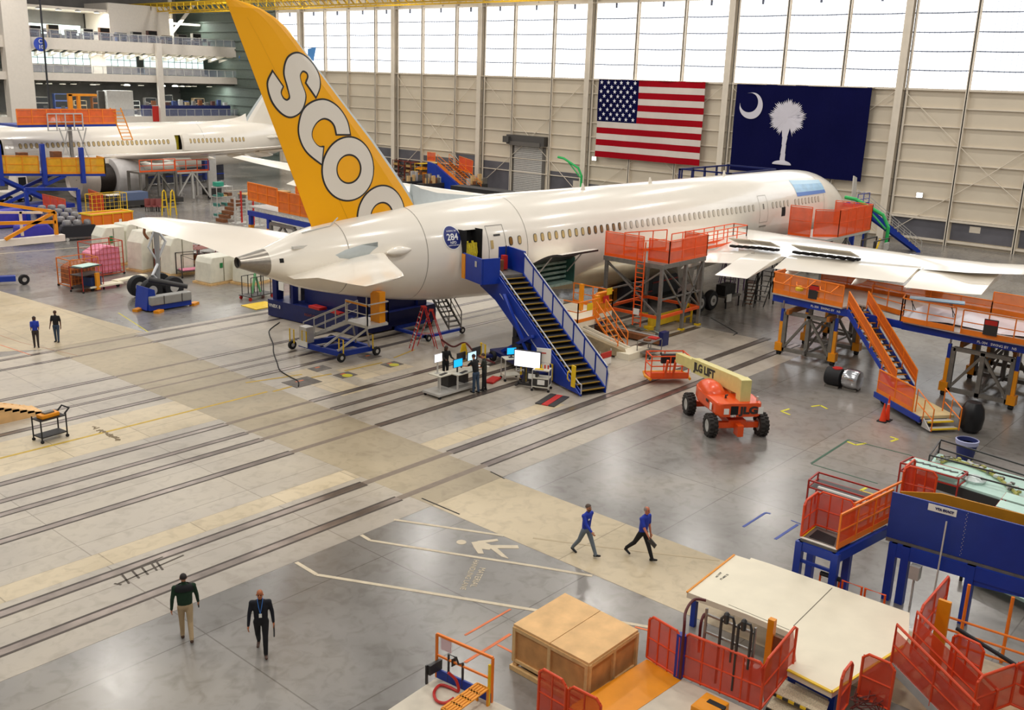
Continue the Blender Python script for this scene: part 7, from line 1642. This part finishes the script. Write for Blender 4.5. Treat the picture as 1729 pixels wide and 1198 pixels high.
for k, (px_, py_, w, h, lb) in enumerate(((1065, 520, 4, 1.6, 'dark equipment trolley under the belly behind the root stand'), (1100, 505, 6, 2.2, 'second dark equipment trolley farther under the belly'))):
    A = T('tool_trolley', lb, 'trolley', G(px_, py_)); g = M(); g.b2((0, 0, .3), (w * .6, 1.2, h)); g.b2((.1, .1, 0), (w * .6 - .1, 1.1, .3), 1); g.build('cabinet', [mat('trolley_dark', '23262f', .5, nz=.4, ns=3), BLK], A); g = M(); g.b2((0, -.04, h * .5), (w * .6, 0, h * .54)); g.build('drawer_edge', RED, A)
# ------------------------------------------------------------------ left side: landing gear on its dolly
R0 = G(262, 512); A = T('landing_gear', 'spare four-wheel landing gear leg standing upright on the left floor', 'landing gear', (31.4, 58.0)); O = A.location
cg = Vector((32.2, 58.2, 0))
for dx in (-.75, .75):
    for dy in (-.8, .8):
        wheel(A, (31.9 + dx, 58.0 + dy * (1 if dx else 1), .7), .7, .5, 'Y', LGT, 'gear_wheel', O)
g = M(O); g.tube([(31.3, 58.2, .75), (33.1, 58.2, .75)], .18, 8); g.tube([(31.45, 57.2, .68), (31.45, 59.2, .68)], .12, 8); g.tube([(32.95, 57.2, .68), (32.95, 59.2, .68)], .12, 8); g.build('bogie_beam', mat('gear_dark', '22242b', .4, .3), A)
g = M(O); g.tube([(32.2, 58.2, .7), (32.3, 58.25, 2.3), (32.35, 58.3, 4.3)], [.13, .15, .18], 12); g.build('shock_strut', mat('strut_grey', '9a9c9e', .35, .3), A)
g = M(O); g.tube([(32.3, 58.2, 2.4), (32.9, 58.2, 3.5), (32.4, 58.3, 4.3)], .09, 8); g.tube([(32.3, 58.2, 2.2), (31.8, 58.4, 3.2), (32.3, 58.3, 4.4)], .07, 8); g.tube([(32.2, 58.0, .9), (31.7, 57.9, 1.5), (32.2, 58.1, 2.1)], .1, 8); g.build('side_brace', mat('brace_pale', 'c8ccd0', .35, .3), A)
g = M(O); g.tube(catmull([(32.3, 58.4, 4.4), (31.9, 58.6, 4.6), (31.7, 58.6, 4.1), (31.9, 58.5, 3.7)], 5), .09, 8); g.build('brown_hose', BRN, A)
A = T('gear_dolly', 'blue and grey powered dolly with yellow feet holding the landing gear', 'dolly', (31.0, 54.9)); O = A.location
g = M(O); g.b2((29.4, 54.3, .1), (32.2, 55.1, .45)); g.poly([(29.3, 54.5, .1), (30.0, 54.5, .1), (29.9, 54.5, 1.3), (29.5, 54.5, 1.45)], 1.4, None, (0, 1, 0)); g.build('chassis', BLU, A)
g = M(O); g.b2((29.45, 54.2, .4), (32.2, 54.8, .95)); g.build('battery_box', mat('box_grey', '9b9a96', .4, nz=.06), A, bevel=.06)
g = M(O); g.b2((30.3, 54.17, .42), (30.33, 54.2, .94)); g.b2((31.5, 54.17, .42), (31.53, 54.2, .94)); g.build('box_joint', INK, A)
g = M(O); g.tube([(30.6, 56.4, 1.55), (31.6, 55.6, 1.3), (32.4, 55.0, 1.1)], [.2, .17, .15], 12); g.build('lift_arm', INK, A)
for x, y in ((29.1, 55.2), (29.8, 54.0), (32.5, 54.5)): g = M(O); g.box((x, y, .08), (.6, .35, .16), .5); g.build('foot', AMB, A)
# shrink-wrapped interior monuments
for k, (px_, py_, w, d, h, cut, lb, grn) in enumerate(((185, 447, 1.9, 1.6, 2.9, .5, 'tall shrink-wrapped crate with a green sticker, leftmost of the wrapped row', 1), (222, 440, 2.0, 1.8, 2.9, .35, 'tall shrink-wrapped crate second from the left in the wrapped row', 0), (246, 455, 1.9, 1.6, 2.9, .6, 'tall shrink-wrapped crate left of the upright landing gear', 0), (300, 462, 1.9, 1.4, 2.7, .4, 'tall shrink-wrapped crate right of the upright landing gear', 0), (364, 476, 2.2, 1.7, 1.9, .3, 'low wide shrink-wrapped crate with a green tag behind the exhaust cone', 1), (424, 477, 2.0, 1.6, 1.7, .2, 'low shrink-wrapped crate on a wooden pallet under the exhaust cone', 1))):
    p = G(px_, py_); A = T('wrapped_crate', lb, 'crate', p, .1 * (k % 3)); g = M()
    g.poly([(-w / 2, -d / 2, .14), (w / 2, -d / 2, .14), (w / 2, -d / 2, h - .02), (-w / 2 + cut, -d / 2, h), (-w / 2 + .1, -d / 2, h - cut * 1.3)], d, None, (0, 1, 0)); g.build('wrapped_body', WRAP, A, bevel=.08)
    g = M(); g.b2((-w / 2 - .1, -d / 2 - .1, .0), (w / 2 + .1, d / 2 + .1, .14)); g.build('pallet', PINE, A)
    g = M(); g.b2((.05, -d / 2 - .02, .2), (.1, -d / 2 - .005, h - .1)); g.build('wrap_seam', mat('seam_olive', '6f6a50', .6), A)
    if grn: g = M(); g.b2((-.25, -d / 2 - .03, h * .6), (.0, -d / 2 - .01, h * .78)); g.build('green_sticker', mat('sticker_green', '1d7a40', .5), A)
def cage(label, p, w, d, h, m_, fill, rz=0, group=None):
    A = T('cage_cart', label, 'cart', p, rz, group)
    for x in (0, w):
        for y in (0, d): g = M(); g.b2((x - .03, y - .03, .12), (x + .03, y + .03, h)); g.build('post', m_, A); g = M(); g.cyl((x, y - .04, .08), (x, y + .04, .08), .08, 8); g.build('caster', BLK, A)
    g = M()
    for z in (.15, h): 
        for y in (0, d): g.b2((0, y - .025, z - .025), (w, y + .025, z + .025))
        for x in (0, w): g.b2((x - .025, 0, z - .025), (x + .025, d, z + .025))
    for k in range(1, 8): g.b2((w * k / 8 - .012, -.012, .15), (w * k / 8 + .012, .012, h))
    for k in range(1, 6): g.b2((0, -.012, h * k / 6 - .012), (w, .012, h * k / 6 + .012)); g.b2((-.012, 0, h * k / 6 - .012), (.012, d, h * k / 6 + .012))
    g.build('wire_cage', m_, A)
    if fill: g = M(); g.poly([(.1, .1, .2), (w - .1, .1, .2), (w - .15, .1, h * .8), (w * .5, .1, h * .9), (.15, .1, h * .7)], d - .2, None, (0, 1, 0)); g.build('wrapped_load', fill, A, bevel=.08)
    return A
RO = mat('cage_red_orange', 'b8431f', .5, nz=.1)
cage('orange wire cage cart with an orange rim, left of the pink wrapped one', G(122, 488), 2.0, 1.6, 1.9, mat('cage_orange', 'd8782c', .5), mat('cage_load_brown', '9b5a34', .6, nz=.4, ns=4), .1)
cage('tall red-orange cage cart filled with pink wrapped parts', G(158, 470) , 2.4, 1.6, 2.4, RO, PNK, .1)
A = cart('tray_cart', 'red-framed tray cart with pale green trays in front of the cage carts', G(148, 490), .3, 1.7, 1.1, 1.7, MATS['rack_red'], (.3, 1.1, 1.6), INK)
g = M(); g.b2((-.7, -.45, 1.66), (.7, .45, 1.7)); g.build('pale_tray', mat('tray_mint', 'c2e4da', .4), A); g = M(); g.b2((-.1, -.5, .34), (.75, .3, .9)); g.build('blue_bin', mat('bin_navy', '1d3566', .5), A)
g = M(); g.b2((.1, -.75, .1), (.4, -.6, 1.2)); g.build('yellow_strap', AMB, A)
A = T('hand_trolley', 'long flat cream trolley lying low beside the landing gear wheels', 'trolley', G(175, 487)); g = M(); g.box((0, 0, .28), (2.4, .9, .1), .1); g.box((2.2, .6, .34), (2.6, .6, .12), .25); g.build('deck', CRM, A)
for x, y in ((-.9, -.3), (1.0, .0), (3.0, .8)): g = M(); g.cyl((x, y - .05, .12), (x, y + .05, .12), .12, 10); g.build('caster', BLK, A)
def shelf_rack(label, p, L, D, H, lv, m_, rz=0, load=None, kind='parts_rack', seed=1, group=None):
    A = T(kind, label, 'rack', p, rz, group); rr_ = random.Random(seed)
    for x in (0, L):
        for y in (0, D): g = M(); g.b2((x - .03, y - .03, 0), (x + .03, y + .03, H)); g.build('post', m_, A)
    for k in range(lv):
        z = .25 + (H - .3) * k / max(1, lv - 1); g = M(); g.b2((0, 0, z - .03), (L, D, z)); g.build('shelf', m_, A)
        if load and z < H - .1:
            g = M(); x = .1
            while x < L - .4:
                w = rr_.uniform(.2, .6); g.b2((x, .05 + rr_.uniform(0, .1), z), (x + w, D - .1, z + rr_.uniform(.1, .35)), rr_.randrange(len(load))); x += w + .08
            g.build('stored_parts', load, A, kind=None)
    return A
LD = [BRN, LGT, mat('part_teal', '3a7a70', .5), STG, mat('part_tan', 'b8965c', .5)]
shelf_rack('rust-red rack of long wooden profiles right of the landing gear', G(283, 462), 3.2, 1.2, 1.7, 3, mat('rack_rust', '7a2c1c', .5, nz=.1), .25, [BRN, PINE, mat('part_maroon', '6a2a22', .5)], seed=2)
shelf_rack('second rust-red rack with silver wrapped rolls behind the pink cart', G(335, 462), 3.0, 1.1, 1.8, 3, MATS['rack_rust'], .25, [LGT, BRN, mat('part_maroon', '6a2a22')], seed=3)
A = T('pink_tray_cart', 'black-framed open cart with a pink sheet on its lower shelf', 'cart', G(308, 470), -.15); 
for x in (0, 1.7):
    for y in (0, 1.0): g = M(); g.b2((x - .03, y - .03, .1), (x + .03, y + .03, 1.7)); g.build('post', INK, A); g = M(); g.cyl((x, y - .03, .07), (x, y + .03, .07), .07, 8); g.build('caster', BLK, A)
g = M(); g.b2((0, 0, .45), (1.7, 1.0, .5)); g.b2((0, -.02, 1.66), (1.7, .02, 1.7)); g.b2((0, .98, 1.66), (1.7, 1.02, 1.7)); g.bar((0, 0, 1.65), (1.7, 0, .9), .03); g.build('shelf', INK, A); g = M(); g.b2((.1, .1, .5), (1.6, .9, .56)); g.build('pink_sheet', PNK, A)
A = T('green_frame_cart', 'small black wire cart with green parts left of the blue unit', 'cart', G(425, 508), .1); g = M()
for x in (0, .5, 1.0, 1.6):
    for y in (0, .9): g.bar((x, y, .3), (x, y, 1.5), .04)
g.b2((-.2, -.1, .25), (1.8, 1.0, .3)); g.bar((0, 0, 1.5), (1.6, 0, 1.5), .04); g.bar((0, .9, 1.5), (1.6, .9, 1.5), .04); g.build('wire_frame', INK, A); g = M(); g.bar((.3, .3, .4), (.8, .5, 1.7), .12); g.bar((1.0, .3, .4), (.9, .6, 1.4), .1); g.build('green_part', mat('part_green', '5fa06a', .5), A)
for x, y in ((-.1, 0), (1.7, 0), (-.1, .9), (1.7, .9)): g = M(); g.cyl((x, y - .04, .12), (x, y + .04, .12), .12, 8); g.build('caster', RED, A)
A = T('yellow_floor_ramp', 'yellow floor plate at the left foot of the blue unit', 'plate', G(440, 516)); g = M(); g.box((0, 0, .02), (1.8, 1.6, .04)); g.build('plate', YLW, A)
# blue trestle with wheel, yellow-white fixture
A = T('wing_fixture', 'yellow and white truss fixture on a white beam at the left edge', 'fixture', (26, 73)); O = A.location
yb = 69.5
g = M(O); g.b2((17, yb, 2.2), (31.6, yb + .5, 2.65)); g.build('white_beam', W_, A)
g = M(O); 
for a_, b_ in (((18, 2.7), (21, 5.0)), ((21, 5.0), (24, 2.7)), ((24, 2.7), (27, 5.2)), ((27, 5.2), (31, 4.3)), ((31, 4.3), (31, 2.7)), ((27.5, 2.7), (31, 4.3)), ((24, 4.0), (31, 3.6))): g.bar((a_[0], yb, a_[1]), (b_[0], yb, b_[1]), .22)
g.build('yellow_truss', AMB, A)
g = M(O)
for x in (20, 23, 25, 27, 29): g.bar((x, yb + .8, 2.7), (x, yb + .8, 5.0 - abs(x - 25) * .15), .16)
g.bar((19, yb + .8, 5.1), (30.5, yb + .8, 4.2), .16); g.build('white_frame', W_, A)
g = M(O); g.b2((22, yb + .7, 3.9), (23.4, yb + .9, 4.9)); g.build('green_screen', mat('screen_green', '2c8a3c', .5), A)
for x in (20, 26.5): g = M(O); g.bar((x, yb + .2, .1), (x, yb + .2, 2.2), .14); g.build('leg', LGT, A)
A = T('blue_outrigger', 'dark blue outrigger arm with a rubber wheel at the left edge', 'outrigger', (26.3, 67.3)); O = A.location; g = M(O); g.bar((21, 69.5, .5), (27.0, 67.2, .45), .5, .35); g.build('arm', BLU, A); wheel(A, (27.4, 66.9, .35), .35, .25, 'Y', o=O); g = M(O); g.bar((24.5, 68.3, .6), (24.6, 68.3, 3.0), .12); g.build('upright', LGT, A)
# seats in covers
for k in range(5):
    p = G(92 + k * 11, 378 + k * 7); A = T('wrapped_seat_row', 'row of dark wrapped seats on a dolly, ' + ('the nearest with silver headrests' if k == 4 else ('number %s from the back of the line' % ['the rearmost', 'second', 'third', 'fourth'][k])).replace('number the rearmost from', 'the one at'), 'seats', p, -.25)
    g = M(); g.poly([(-1.3, 0, .3), (1.3, 0, .3), (1.5, 0, .9), (1.3, 0, 1.3), (-1.3, 0, 1.3), (-1.5, 0, .9)], 1.1, None, (0, 1, 0)); g.build('cover', mat('seat_cover', '1c1b24', .5) if k > 1 else NAVY, A, bevel=.1)
    for j in range(3): g = M(); g.lathe((-.85 + j * .85, .6, 1.3), [(.36, 0), (.38, .18), (.3, .36), (.05, .42)], 'Z', 12); g.build('headrest', mat('silver_wrap', '8c8a8c', .35, .2, nz=.15, ns=6, bump=.3), A, smooth=True)
    for x in (-1.0, 1.0): g = M(); g.cyl((x, -.05, .14), (x, .05, .14), .14, 10); g.build('caster', LGT, A)
for k, (px_, py_, s_) in enumerate(((20, 385, 1.0), (62, 412, .9))):
    p = G(px_, py_); A = T('blue_bag_stack', 'violet-blue padded covers piled behind the yellow truss, ' + ('left heap' if k == 0 else 'right heap'), 'covers', p); g = M(); g.poly([(-1.5, 0, 0), (1.5, 0, 0), (1.6, 0, 1.0), (1.0, 0, 1.7), (-1.3, 0, 1.6)], 1.2, None, (0, 1, 0)); g.build('cover', mat('violet_blue', '3a34a8', .5, nz=.15, ns=2), A, bevel=.2)
p = G(156, 404); A = T('rolling_bin', 'orange solid-sided rolling bin with a yellow rim behind the wrapped crates', 'bin', p, .1)
g = M(); g.b2((0, 0, .2), (4.0, 1.4, 2.0)); g.build('bin_body', mat('bin_orange', 'e8761c', .5), A)
g = M(); g.b2((-.08, -.08, 2.0), (4.08, .08, 2.12)); g.b2((-.08, 1.52, 2.0), (4.08, 1.68, 2.12)); g.b2((-.08, 0, 2.0), (.08, 1.6, 2.12)); g.b2((3.92, 0, 2.0), (4.08, 1.6, 2.12)); g.build('yellow_rim', YLW, A)
for k in range(5): g = M(); g.b2((.1 + k * .95, -.08, .2), (.2 + k * .95, 0, 2.0)); g.build('rib', AMB, A)
g = M(); g.b2((2.6, -.1, 1.2), (2.85, -.08, 1.5)); g.build('label_card', PAPER, A)
for x in (.2, 3.8): g = M(); g.cyl((x, 0, .12), (x, .1, .12), .12, 10); g.build('caster', BLK, A)
A = cage('yellow wire barrier cage left of the stabilizer tip', G(158, 372), 3.6, 1.2, 2.4, YLW, None, .05)
def barrier(label, a_, b_, h, m_, net):
    p, q = G(*a_), G(*b_); A = T('barrier', label, 'barrier', p); O = A.location; guard(A, [p, q], h, m_, net, 2.0, o=O); return A
barrier('red-orange mesh barrier below the far engine', (75, 362), (113, 372), 2.0, ORG, NETO); barrier('red-orange mesh barrier right of the engine stand', (152, 352), (176, 362), 2.0, ORG, NETO)
p = G(195, 352); A = T('white_top_table', 'small black table with a white top near the far engine', 'table', p); g = M(); g.b2((-1.0, -.5, 1.4), (1.0, .5, 1.5)); g.build('tabletop', PAPER, A)
for x in (-.9, .9): g = M(); g.b2((x - .05, -.4, 0), (x + .05, .4, 1.4)); g.build('leg', INK, A)
for k, (px_, py_) in enumerate(((279, 363), (293, 363))):
    p = G(px_, py_); A = T('yellow_step_rail', 'yellow hooped handrail behind the far stabilizer, %s of the pair' % ('left' if k == 0 else 'right'), 'handrail', p); g = M(); g.tube([(-.35, 0, 0), (-.15, 0, 2.3), (0, 0, 2.5), (.15, 0, 2.3), (.35, 0, 0)], .07, 8); g.tube([(-.3, 0, .8), (.3, 0, .8)], .05, 6); g.tube([(-.22, 0, 1.5), (.22, 0, 1.5)], .05, 6); g.build('hoop', YLW, A)
for k, px_ in enumerate((252, 262, 271)):
    p = G(px_, 357); A = T('chair', 'small reddish chair behind the far stabilizer, %s of three' % ('left', 'middle', 'right')[k], 'chair', p); g = M(); g.b2((-.3, -.3, .5), (.3, .3, .58)); g.build('seat', mat('chair_red', '8a4a48', .5), A); g = M(); g.b2((-.3, .25, .58), (.3, .32, 1.3)); g.build('backrest', mat('chair_red', '8a4a48'), A)
    for x in (-.25, .25):
        for y in (-.25, .25): g = M(); g.b2((x - .03, y - .03, 0), (x + .03, y + .03, .5)); g.build('leg', INK, A)
# ------------------------------------------------------------------ stands around the second airliner
A = T('scissor_platform', 'amber-railed platform on a dark blue scissor lift beside the far airliner', 'work platform', (43, 103)); O = A.location; Z = 4.0
g = M(O); g.poly([(34, 103.5, Z), (50.2, 99.9, Z - .5), (50.6, 102.5, Z - .5), (34, 106, Z)], -.25); g.build('deck', BLU, A)
guard(A, [(34, 103.5, Z), (44.0, 101.2, Z - .3)], 1.7, AMB, NETY, 1.4, .05, .2, o=O); guard(A, [(44.8, 101.1, Z - .4), (50.2, 99.9, Z - .5), (50.6, 102.3, Z - .5)], 1.6, AMB, NETY, 1.4, .05, .2, o=O)
for off in (0, 2.5):
    g = M(O); g.bar((40.2, 102.0 + off, Z - .4), (45.8, 101 + off, .5), .35, .3); g.bar((46.5, 101 + off, Z - .6), (39.8, 102.0 + off, .5), .35, .3); g.build('scissor_arm', BLU, A)
g = M(O); g.b2((39, 100.5, .2), (47, 104, .6)); g.build('base', BLU, A)
for x, y, h in ((40.6, 102.0, 6.6), (44.4, 101.0, 6.6), (48.0, 100.3, 6.2)): g = M(O); g.b2((x - .2, y - .2, 2.6), (x + .2, y + .2, h)); g.build('mast', BLU, A)
for x in (42.6, 46.0): g = M(O); g.b2((x, 102.2, Z - .2), (x + .9, 103.0, Z + 1.7)); g.build('equipment', BRN, A)
A = T('blue_gantry', 'dark blue goal-shaped gantry in front of the far scissor lift', 'gantry', (36, 93)); O = A.location; g = M(O)
pa, pb = G(50, 385), G(137, 385); 
for p in (pa, pb): g.b2((p.x - .14, p.y - .14, 0), (p.x + .14, p.y + .14, 3.5)); g.b2((p.x - .6, p.y - .6, 0), (p.x + .6, p.y + .6, .4))
g.bar(pa + Vector((0, 0, 3.5)), pb + Vector((0, 0, 3.5)), .26); g.build('frame', BLU, A)
A = T('tow_tractor', 'white small tow tractor parked under the far airliner nose', 'vehicle', G(25, 342), .1); g = M(); g.b2((-1.6, -.9, .5), (1.6, .9, 1.3)); g.poly([(-.2, -.8, 1.3), (1.3, -.8, 1.3), (1.1, -.8, 3.0), (.1, -.8, 3.0)], 1.6, None, (0, 1, 0)); g.build('body', W_, A, bevel=.08); g = M(); g.b2((.2, -.83, 1.7), (1.0, -.8, 2.7)); g.build('side_window', DRK, A)
for x in (-1.0, 1.0):
    for y in (-.85, .85): wheel(A, (x, y, .45), .45, .3, 'Y')
A = T('crown_platform', 'orange-railed platform standing over the roof of the far airliner', 'work platform', (44, 114)); O = A.location; Z = 7.9; yq = 108.0
g = M(O); g.b2((45.2, yq, Z - .1), (56.0, yq + 4.5, Z + .15)); g.build('deck', BLU, A)
guard(A, [(45.2, yq, Z + .15), (56.0, yq, Z + .15)], 1.6, ORG2, mat_n2 if False else netting('crown_netting', 'ee6a24', .8), 1.6, .05, .2, o=O)
guard(A, [(48.2, yq - .3, Z - .5), (52.0, yq - .3, Z - .5)], 1.8, LGT, None, 1.0, .06, .1, o=O)
g = M(O); g.bar((56.5, yq - .2, Z - 1.6), (55.5, yq + .2, Z + 1.9), .12); g.bar((57.7, yq - .2, Z - 1.6), (56.7, yq + .2, Z + 1.9), .12)
for k in range(9): t = k / 9; g.bar((56.5 - t, yq - .1, Z - 1.6 + 3.5 * t), (57.7 - t, yq - .1, Z - 1.6 + 3.5 * t), .08)
g.build('yellow_ladder', AMB, A)
g = M(O); g.b2((51.3, yq + 1, Z), (51.7, yq + 1.4, Z + 3.3)); g.b2((51.3, yq + 1, Z + 3.1), (54.5, yq + 1.4, Z + 3.35)); g.b2((52.3, yq + 1, Z), (52.6, yq + 1.4, Z + 3.1)); g.build('yellow_davit', AMB, A)
for x in (50.8,): g = M(O); g.bar((x, yq + .3, 0), (x, yq + .3, Z - .1), .3); g.build('column', STL, A)
for x in (49.5, 51.5):
    g = M(O); g.bar((x, yq, Z - .2), (x + 1, yq, Z - 3.5), .1); g.bar((x + 1, yq, Z - .2), (x, yq, Z - 3.5), .1); g.build('prop', LGT, A)
for k, (px_, py_, L, D, H, m_, lb) in enumerate(((240, 345, 4.2, 2.5, 3.4, STG, 'grey steel trestle stand with orange rails right of the far engine'), (298, 340, 4.2, 2.5, 3.2, LGT, 'pale steel trestle stand on casters under the far wing'))):
    p = G(px_, py_); A = T('trestle_stand', lb, 'work stand', p); g = M()
    for x in (0, L / 2, L):
        for y in (0, D): g.b2((x - .12, y - .12, .2), (x + .12, y + .12, H))
    g.bar((0, 0, .3), (L / 2, 0, H), .15); g.bar((L / 2, 0, H), (L, 0, .3), .15); g.b2((0, 0, H - .2), (L, D, H)); g.build('frame', m_, A)
    guard(A, [(0, 0, H), (L, 0, H)], 1.3, ORG, None, 1.5, .04)
    for x in (0, L): g = M(); g.cyl((x, -.1, .2), (x, .1, .2), .2, 10); g.build('caster', BLK, A)
A = T('engine_dolly', 'dark engine dolly with blue wrapped pads between the engine and the stands', 'dolly', G(215, 350)); g = M(); g.b2((-3, -1, .3), (6, 1, .8)); g.b2((-1, -.8, .8), (2, .8, 1.6), 1); g.build('frame', [INK, mat('pad_blue', '5a6a8a', .5)], A)
A = T('lift_machine', 'grey upright lift machine under the tail of the far airliner', 'lift', G(358, 328)); g = M(); g.b2((-.8, -.8, 0), (.8, .8, .8)); g.build('base', INK, A); g = M(); g.b2((-.4, -.4, .8), (.5, .4, 4.6)); g.build('mast', LGT, A); g = M(); g.b2((-1.0, -.4, 1.8), (-.4, .3, 4.4)); g.build('drive', mat('drive_blue', '2c3f8a', .5, nz=.3), A)
A = T('dark_trolley', 'dark equipment trolley on the floor under the far tail', 'trolley', G(310, 310)); g = M(); g.b2((-5, 0, .2), (6, 1.5, 2.2)); g.build('body', mat('trolley_mix', '2b2c38', .6, nz=.5, ns=1.2), A); g = M(); g.b2((-5, -.1, 1.0), (6, 0, 1.1)); g.build('edge', BLU, A)
# stand left behind the fin
A = T('tail_wing_dock', 'orange solid-railed dock with a blue beam standing behind the yellow fin', 'work platform', (52, 80)); O = A.location
pa, pb = G(420, 347, 3.0), G(540, 372, 3.0); Z = 3.0; d = (pb - pa).normalized(); nf = Vector((-d.y, d.x, 0)); nf = nf if nf.x > 0 else -nf
g = M(O); g.poly([pa, pb, pb + nf * 5, pa + nf * 5], -.12); g.build('deck', LGT, A)
netb = netting('solid_orange_netting', 'ea7420', .88)
guard(A, [pa + Vector((0, 0, .5)), pa + d * 4.6 + Vector((0, 0, .4))], 1.5, ORG2, netb, 1.5, .05, .2, o=O); guard(A, [pa + d * 4.8, pa + d * 9.5], 1.7, ORG2, netb, 1.5, .05, .2, o=O); guard(A, [pa + d * 9.7 + Vector((0, 0, -.2)), pb + Vector((0, 0, -.2))], 1.7, ORG2, netb, 1.5, .05, .2, o=O)
guard(A, [pa + nf * 4.8, pb + nf * 4.8], 1.8, ORG2, netb, 2, .05, .2, o=O)
g = M(O); g.bar(pa + Vector((0, 0, -.6)), pb + Vector((0, 0, -.6)), .3, .4); g.build('edge_beam', BLU, A)
for u in (3.5, 8.0):
    p0, p1 = pa + d * u, pa + d * (u + 3.6); g = M(O)
    for p in (p0, p1): g.bar((p.x, p.y, .1), (p.x, p.y, 1.9), .25)
    g.bar((p0.x, p0.y, 1.9), (p1.x, p1.y, 1.9), .25); pm = (p0 + p1) / 2; g.bar((pm.x, pm.y, 1.9), (p0.x, p0.y, .2), .15); g.bar((pm.x, pm.y, 1.9), (p1.x, p1.y, .2), .15); g.build('trestle_frame', STL, A)
for u in (.3, 3.2): p = pa + d * u; g = M(O); g.b2((p.x - .18, p.y - .18, 0), (p.x + .18, p.y + .18, 1.4), 1); g.b2((p.x - .15, p.y - .15, 1.4), (p.x + .15, p.y + .15, 2.6)); g.build('jack_leg', [BLU, AMB], A)
for k, (px_, py_, lb) in enumerate(((398, 378, 'red and silver upright rack behind the far stabilizer, left of two'), (418, 383, 'red and silver upright rack behind the far stabilizer, right of two'))):
    p = G(px_, py_); A = T('upright_rack', lb, 'rack', p); g = M()
    for x in (0, .7, 1.4): g.b2((x - .07, -.07, 0), (x + .07, .07, 2.6 + .5 * (x == .7)), 1 if x == .7 else 0)
    for z in range(7): g.b2((0, -.04, .2 + z * .35), (1.4, .04, .26 + z * .35))
    g.build('frame', [LGT, RED], A); g = M(); g.b2((-.2, -.5, 0), (1.6, .5, .1)); g.build('foot', LGT, A)
A = shelf_rack('wire shelf cart with a green box on top behind the far stabilizer', G(368, 370), 1.8, 1.0, 3.2, 4, LGT, 0, LD, 'parts_rack', 6)
g = M(); g.b2((.1, .1, 3.2), (.9, .8, 3.6)); g.build('green_box', mat('part_teal2', '2a9a80', .5), A)
A = T('brown_steps', 'brown sloping wooden steps beside the green-topped shelf cart', 'steps', G(378, 376)); g = M(); 
for k in range(6): g.b2((k * .35, 0, k * .35), (k * .35 + .45, 1.4, k * .35 + .3))
g.build('steps', BRN, A)
A = T('pale_top_table', 'wide table with a pale top cluttered with parts behind the fin', 'table', G(455, 345)); g = M(); g.b2((-3, 0, 1.2), (3, 1.6, 1.3)); g.build('tabletop', PINE, A)
for x in (-2.9, 2.9): g = M(); g.b2((x - .08, .1, 0), (x + .08, 1.5, 1.2)); g.build('leg', STG, A)
# far wall clutter
A = T('far_work_stair', 'orange-railed stair on a dark blue frame standing by the far wall', 'stairs', (94, 96)); O = A.location
stairs(A, (93.8, 89.2, .2), (93.8, 95.2, 3.4), (2.2, 0, 0), 14, ORG2, STG, ORG2, .5, ORG2, O)
g = M(O); g.poly([(93.5, 96.8, 0), (93.5, 96.8, 3.3), (93.5, 95.4, 3.1), (93.5, 90.5, .5), (93.5, 90.5, 0)], .3, None, (1, 0, 0)); g.build('side_frame', BLU, A); guard(A, [(93.5, 96.8, 3.4), (93.5, 95.3, 3.4)], 1.2, ORG2, NETO, o=O); guard(A, [(96.2, 93.5, 2.4), (96.2, 91.0, 2.0)], 1.8, ORG2, NETO, o=O)
for k in range(4):
    p = G(672 + k * 10.5, 298 + k * 2.2); o = shelf_rack('crowded parts rack with dark red frame along the far wall', p, 2.2, 1.2, 2.4, 4, mat('rack_rust', '7a2c1c'), 0, [BRN, LGT, STG, INK, mat('part_tan', 'b8965c')], 'parts_rack', 20 + k, 'dark red parts racks along the far wall')
A = shelf_rack('amber box rack among the dark racks by the far wall', G(712, 308), 4.0, 1.4, 2.6, 4, YLW, 0, [AMB, BRN], 'parts_rack', 40)
for k, (px_, py_, lb) in enumerate(((700, 316, 'low dark trolley loaded with parts in front of the amber rack'), (735, 320, 'low dark trolley with grey parts left of the far stair foot'), (806, 322, 'low dark trolley with tan parts right of the far stair'))):
    p = G(px_, py_); A = T('parts_trolley', lb, 'trolley', p); g = M(); g.b2((-2, 0, .3), (2, 1.5, .8)); g.build('bed', INK, A)
    rq = random.Random(50 + k); g = M()
    for j in range(14): x, y = rq.uniform(-1.8, 1.6), rq.uniform(.1, 1.2); g.b2((x, y, .8), (x + rq.uniform(.2, .6), y + .3, .8 + rq.uniform(.2, 1.4)), j % 4)
    g.build('stacked_parts', [STG, PINE, LGT, BRN], A)
    for x in (-1.7, 1.7): g = M(); g.cyl((x, 0, .15), (x, .1, .15), .15, 8); g.build('caster', BLK, A)
A = T('equipment_carts_row', 'long dark trolley with white lettering behind the fuselage below the far wall', 'trolley', (84, 75)); g = M(); g.b2((-1, -4, 0), (1, 7, 2.1)); g.build('body', mat('trolley_black', '1d1d22', .5, nz=.3), A)
for y in (-3, 0, 3, 6): g = M(); g.b2((-1.05, y - 1, 1.2), (-1.0, y, 1.6)); g.build('white_print', PAPER, A)
